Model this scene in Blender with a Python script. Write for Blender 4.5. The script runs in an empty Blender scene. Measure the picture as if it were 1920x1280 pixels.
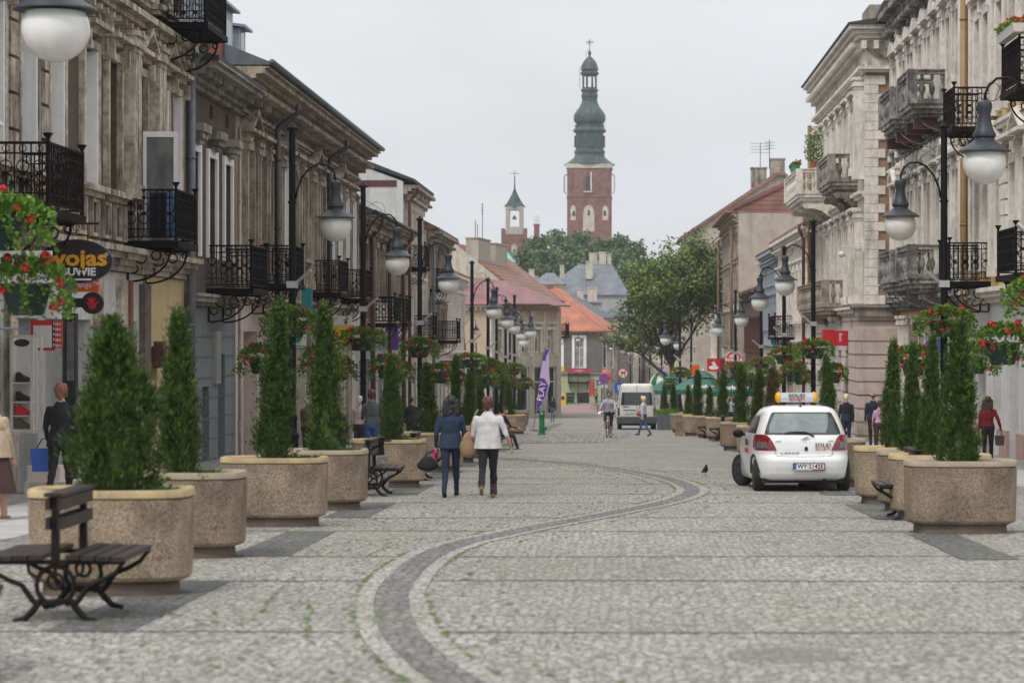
import bpy, bmesh, math, random
from mathutils import Vector, Matrix
R = math.radians
random.seed(7)
C = bpy.context.scene.collection
scene = bpy.context.scene

# ------------------------------------------------------------------ camera
cam_d = bpy.data.cameras.new('camera'); cam = bpy.data.objects.new('camera', cam_d); C.objects.link(cam)
cam.location = (0, 0, 1.6); cam.rotation_euler = (R(90), 0, 0)
cam_d.sensor_width = 36; cam_d.lens = 85
cam_d.shift_x = -200/1920; cam_d.shift_y = -12/1920
cam_d.clip_start = 0.5; cam_d.clip_end = 3000
cam_d.dof.use_dof = True; cam_d.dof.focus_distance = 58; cam_d.dof.aperture_fstop = 2.8
scene.camera = cam
# ------------------------------------------------------------------ sky and sun (overcast)
SUN_EL, SUN_AZ = 52, 212
w = bpy.data.worlds.new('World'); scene.world = w; w.use_nodes = True
nt = w.node_tree; N = nt.nodes; L = nt.links
bg = N['Background']; bg.inputs['Strength'].default_value = 1.0
sky = N.new('ShaderNodeTexSky'); sky.sky_type = 'NISHITA'; sky.sun_disc = False
sky.sun_elevation = R(SUN_EL); sky.sun_rotation = R(SUN_AZ); sky.dust_density = 4
sk = N.new('ShaderNodeVectorMath'); sk.operation = 'SCALE'; sk.inputs['Scale'].default_value = 0.09
L.new(sky.outputs['Color'], sk.inputs[0])
tc = N.new('ShaderNodeTexCoord'); sx = N.new('ShaderNodeSeparateXYZ'); L.new(tc.outputs['Generated'], sx.inputs[0])
rmp = N.new('ShaderNodeValToRGB'); L.new(sx.outputs['Z'], rmp.inputs[0])
e = rmp.color_ramp.elements
e[0].position = 0.0; e[0].color = (.70, .725, .75, 1)
e[1].position = 1.0; e[1].color = (1.30, 1.33, 1.38, 1)
for p_, c_ in ((.06, (.70, .725, .755, 1)), (.16, (.765, .785, .81, 1)), (.4, (1.0, 1.03, 1.07, 1))):
    q = e.new(p_); q.color = c_
cn = N.new('ShaderNodeTexNoise'); cn.inputs['Scale'].default_value = 5.0; cn.inputs['Detail'].default_value = 3
mp = N.new('ShaderNodeMapping'); mp.inputs['Scale'].default_value = (1, 1, 3); L.new(tc.outputs['Generated'], mp.inputs[0]); L.new(mp.outputs[0], cn.inputs['Vector'])
cm = N.new('ShaderNodeMapRange'); cm.inputs['From Min'].default_value = .3; cm.inputs['From Max'].default_value = .7
cm.inputs['To Min'].default_value = .90; cm.inputs['To Max'].default_value = 1.05; L.new(cn.outputs[0], cm.inputs[0])
cl = N.new('ShaderNodeVectorMath'); cl.operation = 'SCALE'; L.new(rmp.outputs[0], cl.inputs[0]); L.new(cm.outputs[0], cl.inputs['Scale'])
mx = N.new('ShaderNodeMix'); mx.data_type = 'RGBA'; mx.inputs[0].default_value = .94
L.new(sk.outputs[0], mx.inputs[6]); L.new(cl.outputs[0], mx.inputs[7]); L.new(mx.outputs[2], bg.inputs['Color'])
sd = bpy.data.lights.new('sun', 'SUN'); sd.energy = 1.5; sd.angle = R(12); sd.color = (1, .965, .92)
sun = bpy.data.objects.new('sun', sd); C.objects.link(sun)
sun.rotation_euler = (R(90-SUN_EL), 0, R(180-SUN_AZ)); sun.location = (0, 0, 60)
vs = scene.view_settings; vs.view_transform = 'Standard'; vs.look = 'None'; vs.gamma = 1; vs.exposure = 0.22
scene.cycles.volume_bounces = 0; scene.cycles.max_bounces = 6; scene.cycles.diffuse_bounces = 3
scene.cycles.transparent_max_bounces = 6

# ------------------------------------------------------------------ placing
F = 4533.0
def gz(y):
    if y < 190: return -.0258*y
    if y < 290:
        t = (y-190)/100; return -4.902 - 2.58*(t - t*t/2)
    return -6.19
def at(px, s):                     # measured from the photo once: a place on the ground
    return ((px-1160)/s, F/s)
def zabs(py, s): return 1.6 + (628-py)/s
def tag(o, label=None, cat=None, group=None, kind=None):
    if label: o['label'] = label
    if cat: o['category'] = cat
    if group: o['group'] = group
    if kind: o['kind'] = kind
    return o
def empty(name, loc=(0,0,0), rz=0, label=None, cat=None, group=None, parent=None):
    o = bpy.data.objects.new(name, None); C.objects.link(o); o.location = loc; o.rotation_euler = (0, 0, rz)
    o.empty_display_size = .2
    if parent: o.parent = parent
    return tag(o, label, cat, group)
KIDS = {}
def link(o, parent):
    C.objects.link(o)
    if parent is not None:
        o.parent = parent; KIDS.setdefault(parent.name, []).append(o)
    return o
def copy_tree(o, parent=None):
    c = o.copy(); link(c, parent)
    for ch in KIDS.get(o.name, []): copy_tree(ch, c)
    return c
def copy_thing(o, loc, rz=0, label=None, sc=None, group=None):
    c = copy_tree(o); c.location = loc; c.rotation_euler = (0, 0, rz)
    if sc: c.scale = sc
    if label: c['label'] = label
    if group: c['group'] = group
    return c

# ------------------------------------------------------------------ materials
MATS = {}
def nodes(m): return m.node_tree.nodes, m.node_tree.links
def mat(name, c1, c2=None, scale=3, rough=.8, bump=0, bscale=40, streak=0, sc=(.12,.11,.1), metal=0, spec=.5, blotch=0, bc=None, emit=0, coat=0, fine=0, trans=0, wcoord=False):
    m = bpy.data.materials.new(name); m.use_nodes = True; MATS[name] = m
    N, L = nodes(m); b = N['Principled BSDF']
    b.inputs['Roughness'].default_value = rough; b.inputs['Metallic'].default_value = metal
    b.inputs['Specular IOR Level'].default_value = spec
    if coat: b.inputs['Coat Weight'].default_value = coat; b.inputs['Coat Roughness'].default_value = .06
    col = (*c1, 1)
    b.inputs['Base Color'].default_value = col
    if not (c2 or streak or bump or blotch or fine): return m
    if wcoord:
        g = N.new('ShaderNodeNewGeometry'); src = g.outputs['Position']
    else:
        t = N.new('ShaderNodeTexCoord'); src = t.outputs['Object']
    def noise(s, det=4, mapping=None, rough_=.6):
        n = N.new('ShaderNodeTexNoise'); n.inputs['Scale'].default_value = s; n.inputs['Detail'].default_value = det; n.inputs['Roughness'].default_value = rough_
        if mapping:
            mp = N.new('ShaderNodeMapping'); mp.inputs['Scale'].default_value = mapping; L.new(src, mp.inputs[0]); L.new(mp.outputs[0], n.inputs['Vector'])
        else: L.new(src, n.inputs['Vector'])
        return n.outputs[0]
    def ramp(v, a, b_):
        r = N.new('ShaderNodeMapRange'); r.inputs['From Min'].default_value = a; r.inputs['From Max'].default_value = b_; L.new(v, r.inputs[0]); return r.outputs[0]
    def mix(fac, a, b_):
        x = N.new('ShaderNodeMix'); x.data_type = 'RGBA'
        if isinstance(fac, (int, float)): x.inputs[0].default_value = fac
        else: L.new(fac, x.inputs[0])
        for i, v in ((6, a), (7, b_)):
            if isinstance(v, tuple): x.inputs[i].default_value = (*v[:3], 1)
            else: L.new(v, x.inputs[i])
        return x.outputs[2]
    def mul(v, k):
        x = N.new('ShaderNodeMath'); x.operation = 'MULTIPLY'; L.new(v, x.inputs[0]); x.inputs[1].default_value = k; return x.outputs[0]
    cur = col
    if c2: cur = mix(ramp(noise(scale), .38, .62), cur, c2)
    if blotch: cur = mix(mul(ramp(noise(.9, 5), .5, .62), blotch), cur, bc or sc)
    if streak:
        cur = mix(mul(ramp(noise(1.0, 6, (2.6, 2.6, .38), .68), .48, .66), streak), cur, sc)
        cur = mix(mul(ramp(noise(7.0, 4), .54, .7), streak*.6), cur, sc)
    if fine:
        cur = mix(mul(ramp(noise(bscale, 2), .5, .7), fine), cur, tuple(max(0, x*.45) for x in c1))
    if isinstance(cur, tuple): b.inputs['Base Color'].default_value = (*cur[:3], 1)
    else: L.new(cur, b.inputs['Base Color'])
    if bump:
        bp = N.new('ShaderNodeBump'); bp.inputs['Strength'].default_value = min(1, bump*8); bp.inputs['Distance'].default_value = .02
        L.new(noise(bscale, 3), bp.inputs['Height']); L.new(bp.outputs[0], b.inputs['Normal'])
    return m

# ------------------------------------------------------------------ mesh builder
class MB:
    def __init__(s): s.v = []; s.f = []; s.m = []; s.mi = 0
    def q(s, *pts):
        n = len(s.v); s.v += [tuple(p) for p in pts]; s.f.append(tuple(range(n, n+len(pts)))); s.m.append(s.mi)
    def box(s, x0, x1, y0, y1, z0, z1):
        n = len(s.v)
        s.v += [(x0,y0,z0),(x1,y0,z0),(x1,y1,z0),(x0,y1,z0),(x0,y0,z1),(x1,y0,z1),(x1,y1,z1),(x0,y1,z1)]
        for f in ((0,3,2,1),(4,5,6,7),(0,1,5,4),(1,2,6,5),(2,3,7,6),(3,0,4,7)):
            s.f.append(tuple(n+i for i in f)); s.m.append(s.mi)
        return s
    def prism(s, pts, axis, a, b):    # polygon of 2d points extruded along axis from a to b
        n = len(s.v); k = len(pts)
        def P(p, t):
            if axis == 'x': return (t, p[0], p[1])
            if axis == 'y': return (p[0], t, p[1])
            return (p[0], p[1], t)
        s.v += [P(p, a) for p in pts] + [P(p, b) for p in pts]
        s.f.append(tuple(range(n, n+k))); s.m.append(s.mi); s.f.append(tuple(range(n+2*k-1, n+k-1, -1))); s.m.append(s.mi)
        for i in range(k):
            j = (i+1) % k; s.f.append((n+i, n+k+i, n+k+j, n+j)); s.m.append(s.mi)
        return s
    def lathe(s, prof, c=(0,0,0), n=16, cap=True, ax='z', sx=1, sy=1):
        b0 = len(s.v)
        for r, z in prof:
            for i in range(n):
                a = 2*math.pi*i/n; x, y = r*math.cos(a)*sx, r*math.sin(a)*sy
                if ax == 'z': p = (c[0]+x, c[1]+y, c[2]+z)
                elif ax == 'y': p = (c[0]+x, c[1]+z, c[2]+y)
                else: p = (c[0]+z, c[1]+x, c[2]+y)
                s.v.append(p)
        for k in range(len(prof)-1):
            for i in range(n):
                j = (i+1) % n
                s.f.append((b0+k*n+i, b0+k*n+j, b0+(k+1)*n+j, b0+(k+1)*n+i)); s.m.append(s.mi)
        if cap:
            s.f.append(tuple(b0+i for i in reversed(range(n)))); s.m.append(s.mi)
            t = b0+(len(prof)-1)*n; s.f.append(tuple(t+i for i in range(n))); s.m.append(s.mi)
        return s
    def tube(s, pts, r, n=6):
        pts = [Vector(p) for p in pts]; b0 = len(s.v); k = len(pts)
        rs = r if isinstance(r, (list, tuple)) else [r]*k
        up = None
        for i, p in enumerate(pts):
            d = (pts[min(i+1, k-1)] - pts[max(i-1, 0)])
            if d.length < 1e-9: d = Vector((0, 0, 1))
            d.normalize()
            if up is None:
                up = d.orthogonal().normalized()
            a = (up - d*up.dot(d))
            a = a.normalized() if a.length > 1e-6 else d.orthogonal().normalized()
            up = a; c = d.cross(a)
            for j in range(n):
                t = 2*math.pi*j/n; q = p + (a*math.cos(t) + c*math.sin(t))*rs[i]; s.v.append(tuple(q))
        for i in range(k-1):
            for j in range(n):
                l = (j+1) % n; s.f.append((b0+i*n+j, b0+i*n+l, b0+(i+1)*n+l, b0+(i+1)*n+j)); s.m.append(s.mi)
        s.f.append(tuple(b0+j for j in reversed(range(n)))); s.m.append(s.mi)
        s.f.append(tuple(b0+(k-1)*n+j for j in range(n))); s.m.append(s.mi)
        return s
    def ball(s, c, rx, ry=None, rz=None, n=8, m=6):
        ry = ry or rx; rz = rz or rx; b0 = len(s.v)
        s.v.append((c[0], c[1], c[2]-rz))
        for k in range(1, m):
            ph = -math.pi/2 + math.pi*k/m
            for i in range(n):
                a = 2*math.pi*i/n; s.v.append((c[0]+rx*math.cos(ph)*math.cos(a), c[1]+ry*math.cos(ph)*math.sin(a), c[2]+rz*math.sin(ph)))
        s.v.append((c[0], c[1], c[2]+rz)); T = len(s.v)-1
        for i in range(n):
            j = (i+1) % n; s.f.append((b0, b0+1+j, b0+1+i)); s.m.append(s.mi)
            for k in range(m-2):
                a = b0+1+k*n; s.f.append((a+i, a+j, a+n+j, a+n+i)); s.m.append(s.mi)
            a = b0+1+(m-2)*n; s.f.append((a+i, a+j, T)); s.m.append(s.mi)
        return s
    def arcpts(s, c, r, a0, a1, n, plane='xz', y=0):
        out = []
        for i in range(n+1):
            a = R(a0+(a1-a0)*i/n)
            out.append((c[0]+r*math.cos(a), y, c[1]+r*math.sin(a)) if plane == 'xz' else (y, c[0]+r*math.cos(a), c[1]+r*math.sin(a)))
        return out
    def build(s, name, mats, parent=None, loc=(0,0,0), rz=0, smooth=False, off=(0,0,0)):
        me = bpy.data.meshes.new(name)
        v = s.v if off == (0,0,0) else [(p[0]+off[0], p[1]+off[1], p[2]+off[2]) for p in s.v]
        me.from_pydata(v, [], s.f)
        if not isinstance(mats, (list, tuple)): mats = [mats]
        for m in mats: me.materials.append(MATS[m] if isinstance(m, str) else m)
        if len(mats) > 1: me.polygons.foreach_set('material_index', s.m)
        if smooth:
            me.polygons.foreach_set('use_smooth', [True]*len(me.polygons))
            if smooth == 'auto':
                try: me.set_sharp_from_angle(angle=R(38))
                except Exception: pass
        me.update()
        o = bpy.data.objects.new(name, me); o.location = loc; o.rotation_euler = (0, 0, rz)
        return link(o, parent)
def obj_of(name, me, parent=None, loc=(0,0,0), rz=0):
    o = bpy.data.objects.new(name, me); o.location = loc; o.rotation_euler = (0, 0, rz); return link(o, parent)
TS = bpy.data.scenes.new('workbench'); TS_vl = TS.view_layers[0]
def bake(o):
    TS.collection.objects.link(o); TS_vl.update(); me = bpy.data.meshes.new_from_object(o.evaluated_get(TS_vl.depsgraph)); TS.collection.objects.unlink(o); return me
def text(body, size, m, parent, loc, rot=(90,0,0), name='lettering', ext=.004, sx=1, bold=0, align='CENTER'):
    cu = bpy.data.curves.new(name, 'FONT'); cu.body = body; cu.size = size; cu.extrude = ext; cu.align_x = align; cu.align_y = 'CENTER'; cu.offset = bold; cu.resolution_u = 2
    t = bpy.data.objects.new(name, cu); me = bake(t)
    bpy.data.objects.remove(t); bpy.data.curves.remove(cu)
    me.materials.clear(); me.materials.append(MATS[m]); me.name = name
    o = bpy.data.objects.new(name, me); o.location = loc; o.rotation_euler = tuple(R(a) for a in rot); o.scale = (sx, 1, 1)
    return link(o, parent)
# ------------------------------------------------------------------ the colours of things
mat('brown_plaster', (.085,.060,.045), (.125,.09,.068), 6, .95, .12, 60, .35, (.03,.026,.022), fine=.5)
mat('brown_block', (.13,.095,.075), (.19,.15,.125), 5, .95, .1, 50, .5, (.04,.035,.03))
mat('cream_trim', (.62,.54,.44), (.36,.295,.235), 4, .9, .06, 30, .85, (.045,.035,.028), blotch=.5, bc=(.16,.13,.105))
mat('grey_stone', (.40,.355,.31), (.27,.235,.20), 4, .9, .06, 30, .95, (.05,.042,.036), blotch=.55, bc=(.10,.085,.07))
mat('white_stone', (.80,.75,.68), (.66,.61,.54), 4, .85, .05, 30, .36, (.10,.08,.065), blotch=.3, bc=(.32,.26,.20))
mat('beige_stone', (.44,.36,.275), (.32,.26,.20), 3, .9, .06, 30, .9, (.065,.055,.046), blotch=.6, bc=(.13,.11,.09))
mat('beige_wall', (.37,.295,.225), (.27,.22,.175), 2, .95, .08, 40, .8, (.06,.048,.038), blotch=.5)
mat('pale_beige', (.56,.49,.41), (.46,.40,.33), 2, .92, .05, 40, .6, (.15,.13,.11), blotch=.4)
mat('yellow_plaster', (.60,.45,.24), (.52,.40,.22), 3, .9, .08, 60, .25, (.3,.24,.15))
mat('grey_paint', (.19,.205,.225), (.17,.185,.2), 3, .85, .03, 40, .2, (.08,.085,.09))
mat('grey_paint_dark', (.12,.13,.15), None, rough=.8)
mat('pink_plaster', (.42,.27,.235), (.36,.235,.205), 3, .9, .04, 40, .3, (.2,.13,.11))
mat('pale_pink', (.60,.50,.46), (.53,.44,.405), 3, .9, .03, 30, .45, (.26,.21,.18))
mat('cream_plaster', (.58,.53,.44), (.50,.455,.38), 3, .9, .05, 40, .5, (.22,.19,.15), blotch=.3)
mat('white_plaster', (.60,.59,.57), (.52,.51,.49), 2, .9, .04, 40, .45, (.3,.29,.27))
mat('light_grey_plaster', (.42,.42,.41), (.36,.36,.35), 3, .9, .08, 50, .4, (.17,.165,.16))
mat('ochre', (.46,.27,.075), (.40,.235,.07), 4, .7, .02, 30, .35, (.2,.12,.05))
mat('ochre_pale', (.62,.42,.17), (.55,.37,.15), 4, .8, .02, 30, .4, (.25,.17,.09))
mat('cream_yellow', (.60,.50,.31), (.53,.44,.28), 3, .9, .04, 40, .5, (.28,.22,.14))
mat('sooty_stone', (.42,.39,.355), (.17,.16,.15), 5, .95, .12, 25, .95, (.045,.04,.037), blotch=.8, bc=(.08,.075,.07))
mat('beige_gable', (.46,.405,.335), (.39,.34,.28), 1.2, .95, .04, 30, .4, (.24,.2,.17), blotch=.5, bc=(.34,.285,.24))
mat('peach', (.55,.42,.29), (.49,.375,.265), 3, .9, .02, 30, .35, (.32,.25,.18))
mat('blue_grey_wall', (.30,.34,.38), (.27,.31,.35), 3, .9, .02, 30, .4, (.17,.19,.21))
mat('dark_grey_wall', (.17,.155,.14), (.135,.125,.115), 3, .95, .05, 40, .4, (.08,.075,.07))
mat('lime_wall', (.42,.48,.30), (.38,.44,.27), 3, .9, 0, 30, .3, (.25,.28,.2))
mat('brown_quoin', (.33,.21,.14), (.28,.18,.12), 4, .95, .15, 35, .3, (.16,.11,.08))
mat('maroon', (.10,.03,.028), (.075,.024,.022), 3, .6, .01, 30, .3, (.04,.015,.015))
mat('red_brick', (.24,.085,.06), (.18,.065,.05), 9, .95, .1, 20, .5, (.11,.05,.04))
mat('zinc', (.30,.345,.39), (.24,.28,.32), 2, .45, .01, 20, .5, (.14,.16,.18), metal=.35)
mat('slate', (.12,.135,.155), (.085,.095,.11), 6, .7, .03, 20, .4, (.05,.055,.065))
mat('dark_roof', (.035,.035,.038), (.055,.052,.05), 5, .8, .05, 20)
mat('copper', (.045,.075,.072), (.022,.036,.038), 1.4, .6, .02, 6, .6, (.015,.022,.025), blotch=.45, bc=(.085,.17,.15))
mat('pale_copper', (.28,.55,.42), (.24,.48,.38), 2, .6, 0, 6, .3, (.2,.36,.3))
mat('copper_roof', (.10,.22,.19), (.07,.15,.135), 2, .6)
mat('black_iron', (.004,.004,.005), (.008,.006,.006), 12, .7, .01, 30, spec=.1)
mat('rusty_iron', (.020,.010,.008), (.008,.006,.006), 12, .85, .03, 30, spec=.1)
mat('lamp_black', (.004,.005,.007), None, rough=.55, spec=.2)
mat('lamp_grey', (.038,.045,.056), (.03,.035,.043), 5, .45, .0, 30, spec=.35)
mat('globe', (.78,.77,.74), (.70,.69,.66), 4, .12, spec=.6)
mat('pipe_grey', (.16,.18,.195), (.12,.135,.15), 6, .55, .01, 20, .3, (.07,.07,.07), metal=.3)
mat('pipe_dark', (.045,.052,.062), (.06,.055,.055), 6, .55, metal=.3)
mat('pipe_red', (.09,.025,.02), None, rough=.5)
mat('pipe_brown', (.17,.10,.05), (.13,.075,.04), 4, .6, 0, 20, .3, (.08,.05,.03))
mat('pipe_ochre', (.30,.18,.07), (.25,.15,.06), 4, .5, 0, 20, .3, (.25,.14,.04))
mat('white_paint', (.84,.83,.81), (.78,.77,.75), 6, .55, 0, 30, .15, (.4,.39,.37))
mat('frame_brown', (.10,.07,.05), None, rough=.6)
mat('glass', (.035,.042,.048), (.085,.09,.09), 1.1, .07, spec=.9)
mat('glass_curtain', (.22,.22,.21), (.10,.105,.11), 1.6, .1, spec=.8)
mat('glass_white', (.42,.41,.39), (.16,.165,.165), 1.4, .12, spec=.7)
mat('glass_dark', (.012,.014,.016), (.03,.03,.03), 1.3, .06, spec=.8)
mat('door_green', (.01,.05,.035), None, rough=.4)
mat('door_brown', (.07,.035,.022), (.05,.026,.017), 5, .5)
mat('shop_green', (.03,.30,.17), None, rough=.4)
mat('cloth_blue', (.18,.28,.46), (.14,.22,.4), 12, .9)
mat('cloth_navy', (.012,.014,.03), None, rough=.95)
mat('terracotta', (.42,.13,.06), None, rough=.8)
mat('soil', (.035,.024,.016), (.06,.045,.03), 20, 1, .2, 40)
# exposed aggregate concrete, with pebbles
def aggregate(name, base, c_a, c_b, sc_=105):
    m = bpy.data.materials.new(name); m.use_nodes = True; MATS[name] = m; N, L = nodes(m); b = N['Principled BSDF']; b.inputs['Roughness'].default_value = .85
    t = N.new('ShaderNodeTexCoord'); v = N.new('ShaderNodeTexVoronoi'); v.inputs['Scale'].default_value = sc_; L.new(t.outputs['Object'], v.inputs['Vector'])
    r = N.new('ShaderNodeValToRGB'); sp = N.new('ShaderNodeSeparateColor'); L.new(v.outputs['Color'], sp.inputs[0]); L.new(sp.outputs[0], r.inputs[0])
    e = r.color_ramp.elements; e[0].color = (*c_a, 1); e[1].color = (*c_b, 1); e[1].position = .95
    q = e.new(.5); q.color = (*base, 1); q = e.new(.2); q.color = (*[x*.75 for x in base], 1)
    n = N.new('ShaderNodeTexNoise'); n.inputs['Scale'].default_value = 2.5; n.inputs['Detail'].default_value = 5; L.new(t.outputs['Object'], n.inputs['Vector'])
    mr = N.new('ShaderNodeMapRange'); mr.inputs['From Min'].default_value = .3; mr.inputs['From Max'].default_value = .7; mr.inputs['To Min'].default_value = .55; mr.inputs['To Max'].default_value = 1.2; L.new(n.outputs[0], mr.inputs[0])
    sc2 = N.new('ShaderNodeVectorMath'); sc2.operation = 'SCALE'; L.new(r.outputs[0], sc2.inputs[0]); L.new(mr.outputs[0], sc2.inputs['Scale']); L.new(sc2.outputs[0], b.inputs['Base Color'])
    bp = N.new('ShaderNodeBump'); bp.inputs['Strength'].default_value = .8; bp.inputs['Distance'].default_value = .006; bp.invert = True
    L.new(v.outputs['Distance'], bp.inputs['Height']); L.new(bp.outputs[0], b.inputs['Normal'])
aggregate('aggregate', (.27,.205,.145), (.10,.068,.045), (.42,.32,.22))
aggregate('aggregate_brown', (.215,.158,.112), (.07,.045,.032), (.33,.245,.17))
aggregate('aggregate_grey', (.22,.205,.19), (.06,.06,.06), (.5,.48,.46))
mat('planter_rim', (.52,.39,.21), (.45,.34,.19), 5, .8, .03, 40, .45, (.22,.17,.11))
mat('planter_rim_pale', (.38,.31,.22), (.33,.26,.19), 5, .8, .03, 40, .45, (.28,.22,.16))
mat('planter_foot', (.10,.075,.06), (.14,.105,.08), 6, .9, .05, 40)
mat('bench_wood', (.017,.010,.009), (.035,.023,.019), 8, .5, .02, 20, .2, (.015,.01,.009), spec=.4)
mat('bench_wood_pale', (.16,.125,.10), (.20,.16,.13), 8, .6)
mat('cast_iron', (.006,.006,.006), (.014,.009,.008), 10, .6, .03, 40, spec=.2)
mat('pot_green', (.006,.022,.016), (.009,.028,.02), 6, .35, spec=.5)
mat('silver', (.55,.56,.57), None, rough=.3, metal=.8)
mat('rubber', (.014,.014,.015), None, rough=.85)
mat('asphalt', (.06,.06,.062), (.05,.05,.052), 4, .9)
mat('red_road', (.25,.165,.15), (.22,.15,.14), 2, .9, .05, 30)
mat('line_white', (.65,.65,.63), None, rough=.8)
mat('slab', (.42,.405,.385), (.36,.345,.33), 1.5, .9, .05, 30, .2, (.25,.24,.23))
mat('slab_joint', (.22,.21,.2), None, rough=.9)
for n_, c_ in dict(red=(.55,.012,.02), sign_red=(.50,.02,.03), blue=(.02,.07,.35), sign_blue=(.03,.10,.42), yellow=(.70,.46,.02), sign_yellow=(.75,.42,.01), orange=(.70,.10,.01), white=(.78,.78,.78), black=(.012,.012,.012),
                   off_white=(.62,.60,.57), dark_brown=(.022,.010,.010), mustard=(.75,.36,.02), green=(.02,.17,.07), umbrella_green=(.012,.105,.065), purple=(.10,.03,.25), lilac=(.52,.42,.62), navy=(.01,.012,.04),
                   bank_red=(.48,.01,.02), pump_green=(.012,.16,.05), paper=(.6,.59,.56), amber=(.75,.36,.01), magenta=(.5,.03,.15), grey_panel=(.45,.45,.46), crimson=(.35,.03,.05), teal=(.02,.22,.24)).items():
    mat(n_, c_, None, rough=.5)
# paving
def cobble(name, cols, scale=9.5, joint=(.10,.09,.075), moss=.0, jw=.10, patch=.16, dark=.35):
    m = bpy.data.materials.new(name); m.use_nodes = True; MATS[name] = m; N, L = nodes(m); b = N['Principled BSDF']; b.inputs['Roughness'].default_value = .8; b.inputs['Specular IOR Level'].default_value = .4
    g = N.new('ShaderNodeNewGeometry')
    wn = N.new('ShaderNodeTexNoise'); wn.inputs['Scale'].default_value = .6; L.new(g.outputs['Position'], wn.inputs['Vector'])
    ws = N.new('ShaderNodeVectorMath'); ws.operation = 'SCALE'; ws.inputs['Scale'].default_value = .12; L.new(wn.outputs['Color'], ws.inputs[0])
    wa = N.new('ShaderNodeVectorMath'); wa.operation = 'ADD'; L.new(g.outputs['Position'], wa.inputs[0]); L.new(ws.outputs[0], wa.inputs[1])
    mp = N.new('ShaderNodeMapping'); mp.inputs['Scale'].default_value = (1, 1, 0); L.new(wa.outputs[0], mp.inputs[0])
    v = N.new('ShaderNodeTexVoronoi'); v.inputs['Scale'].default_value = scale; v.inputs['Randomness'].default_value = .68; L.new(mp.outputs[0], v.inputs['Vector'])
    d = N.new('ShaderNodeTexVoronoi'); d.feature = 'DISTANCE_TO_EDGE'; d.inputs['Scale'].default_value = scale; d.inputs['Randomness'].default_value = .68; L.new(mp.outputs[0], d.inputs['Vector'])
    sp = N.new('ShaderNodeSeparateColor'); L.new(v.outputs['Color'], sp.inputs[0])
    r = N.new('ShaderNodeValToRGB'); L.new(sp.outputs[0], r.inputs[0]); e = r.color_ramp.elements
    e[0].color = (*cols[0], 1); e[1].color = (*cols[-1], 1)
    for i, c in enumerate(cols[1:-1]): q = e.new((i+1)/(len(cols)-1)); q.color = (*c, 1)
    def noise(s, det, a, b_, t0, t1, src=None):
        n = N.new('ShaderNodeTexNoise'); n.inputs['Scale'].default_value = s; n.inputs['Detail'].default_value = det; nm = N.new('ShaderNodeMapping'); nm.inputs['Scale'].default_value = (1, .55, 1); L.new(g.outputs['Position'], nm.inputs[0]); L.new(nm.outputs[0], n.inputs['Vector'])
        x = N.new('ShaderNodeMapRange'); x.inputs['From Min'].default_value = a; x.inputs['From Max'].default_value = b_; x.inputs['To Min'].default_value = t0; x.inputs['To Max'].default_value = t1; L.new(n.outputs[0], x.inputs[0]); return x.outputs[0]
    sc1 = N.new('ShaderNodeVectorMath'); sc1.operation = 'SCALE'; L.new(r.outputs[0], sc1.inputs[0]); L.new(noise(.45, 6, .3, .7, 1-patch, 1+patch), sc1.inputs['Scale'])
    sc2 = N.new('ShaderNodeVectorMath'); sc2.operation = 'SCALE'; L.new(sc1.outputs[0], sc2.inputs[0]); L.new(noise(30, 3, .44, .66, 1.07, 1-dark*.85), sc2.inputs['Scale'])
    jm = N.new('ShaderNodeMapRange'); jm.inputs['From Min'].default_value = jw*.35; jm.inputs['From Max'].default_value = jw; jm.inputs['To Min'].default_value = 1; jm.inputs['To Max'].default_value = 0; L.new(d.outputs['Distance'], jm.inputs[0])
    jc = N.new('ShaderNodeMix'); jc.data_type = 'RGBA'; jc.inputs[6].default_value = (*joint, 1); jc.inputs[7].default_value = (.10, .14, .035, 1); L.new(noise(.55, 4, .52, .66, 0, moss), jc.inputs[0])
    mx = N.new('ShaderNodeMix'); mx.data_type = 'RGBA'; L.new(jm.outputs[0], mx.inputs[0]); L.new(sc2.outputs[0], mx.inputs[6]); L.new(jc.outputs[2], mx.inputs[7]); L.new(mx.outputs[2], b.inputs['Base Color'])
    bp = N.new('ShaderNodeBump'); bp.inputs['Strength'].default_value = .85; bp.inputs['Distance'].default_value = .03
    mn = N.new('ShaderNodeMath'); mn.operation = 'MINIMUM'; mn.inputs[1].default_value = .2; L.new(d.outputs['Distance'], mn.inputs[0])
    L.new(mn.outputs[0], bp.inputs['Height']); L.new(bp.outputs[0], b.inputs['Normal'])
cobble('cobbles', [(.29,.27,.24), (.38,.357,.322), (.44,.415,.378), (.33,.308,.277), (.49,.463,.422)], 13, (.13,.12,.102), moss=.35, jw=.14, patch=.16, dark=.55)
cobble('dark_cobbles', [(.10,.095,.095), (.135,.13,.13), (.17,.16,.16), (.12,.115,.115)], 12, (.05,.05,.045), moss=1, jw=.12)
cobble('channel_cobbles', [(.15,.14,.142), (.21,.195,.19), (.27,.24,.23), (.18,.17,.172)], 11, (.07,.065,.06), moss=.5, jw=.14)
cobble('border_cobbles', [(.37,.346,.312), (.44,.414,.375), (.33,.31,.28)], 12, (.14,.13,.11), moss=.8, jw=.12)
cobble('cover_setts', [(.20,.18,.175), (.26,.24,.23), (.23,.20,.195)], 12, (.12,.11,.10))
cobble('joint_setts', [(.15,.145,.14), (.20,.19,.18), (.12,.115,.11)], 11, (.05,.05,.045), moss=.4)
cobble('coarse_setts', [(.30,.29,.26), (.38,.36,.33), (.42,.40,.37)], 4.2, (.055,.05,.045), moss=.2, jw=.16)
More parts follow.
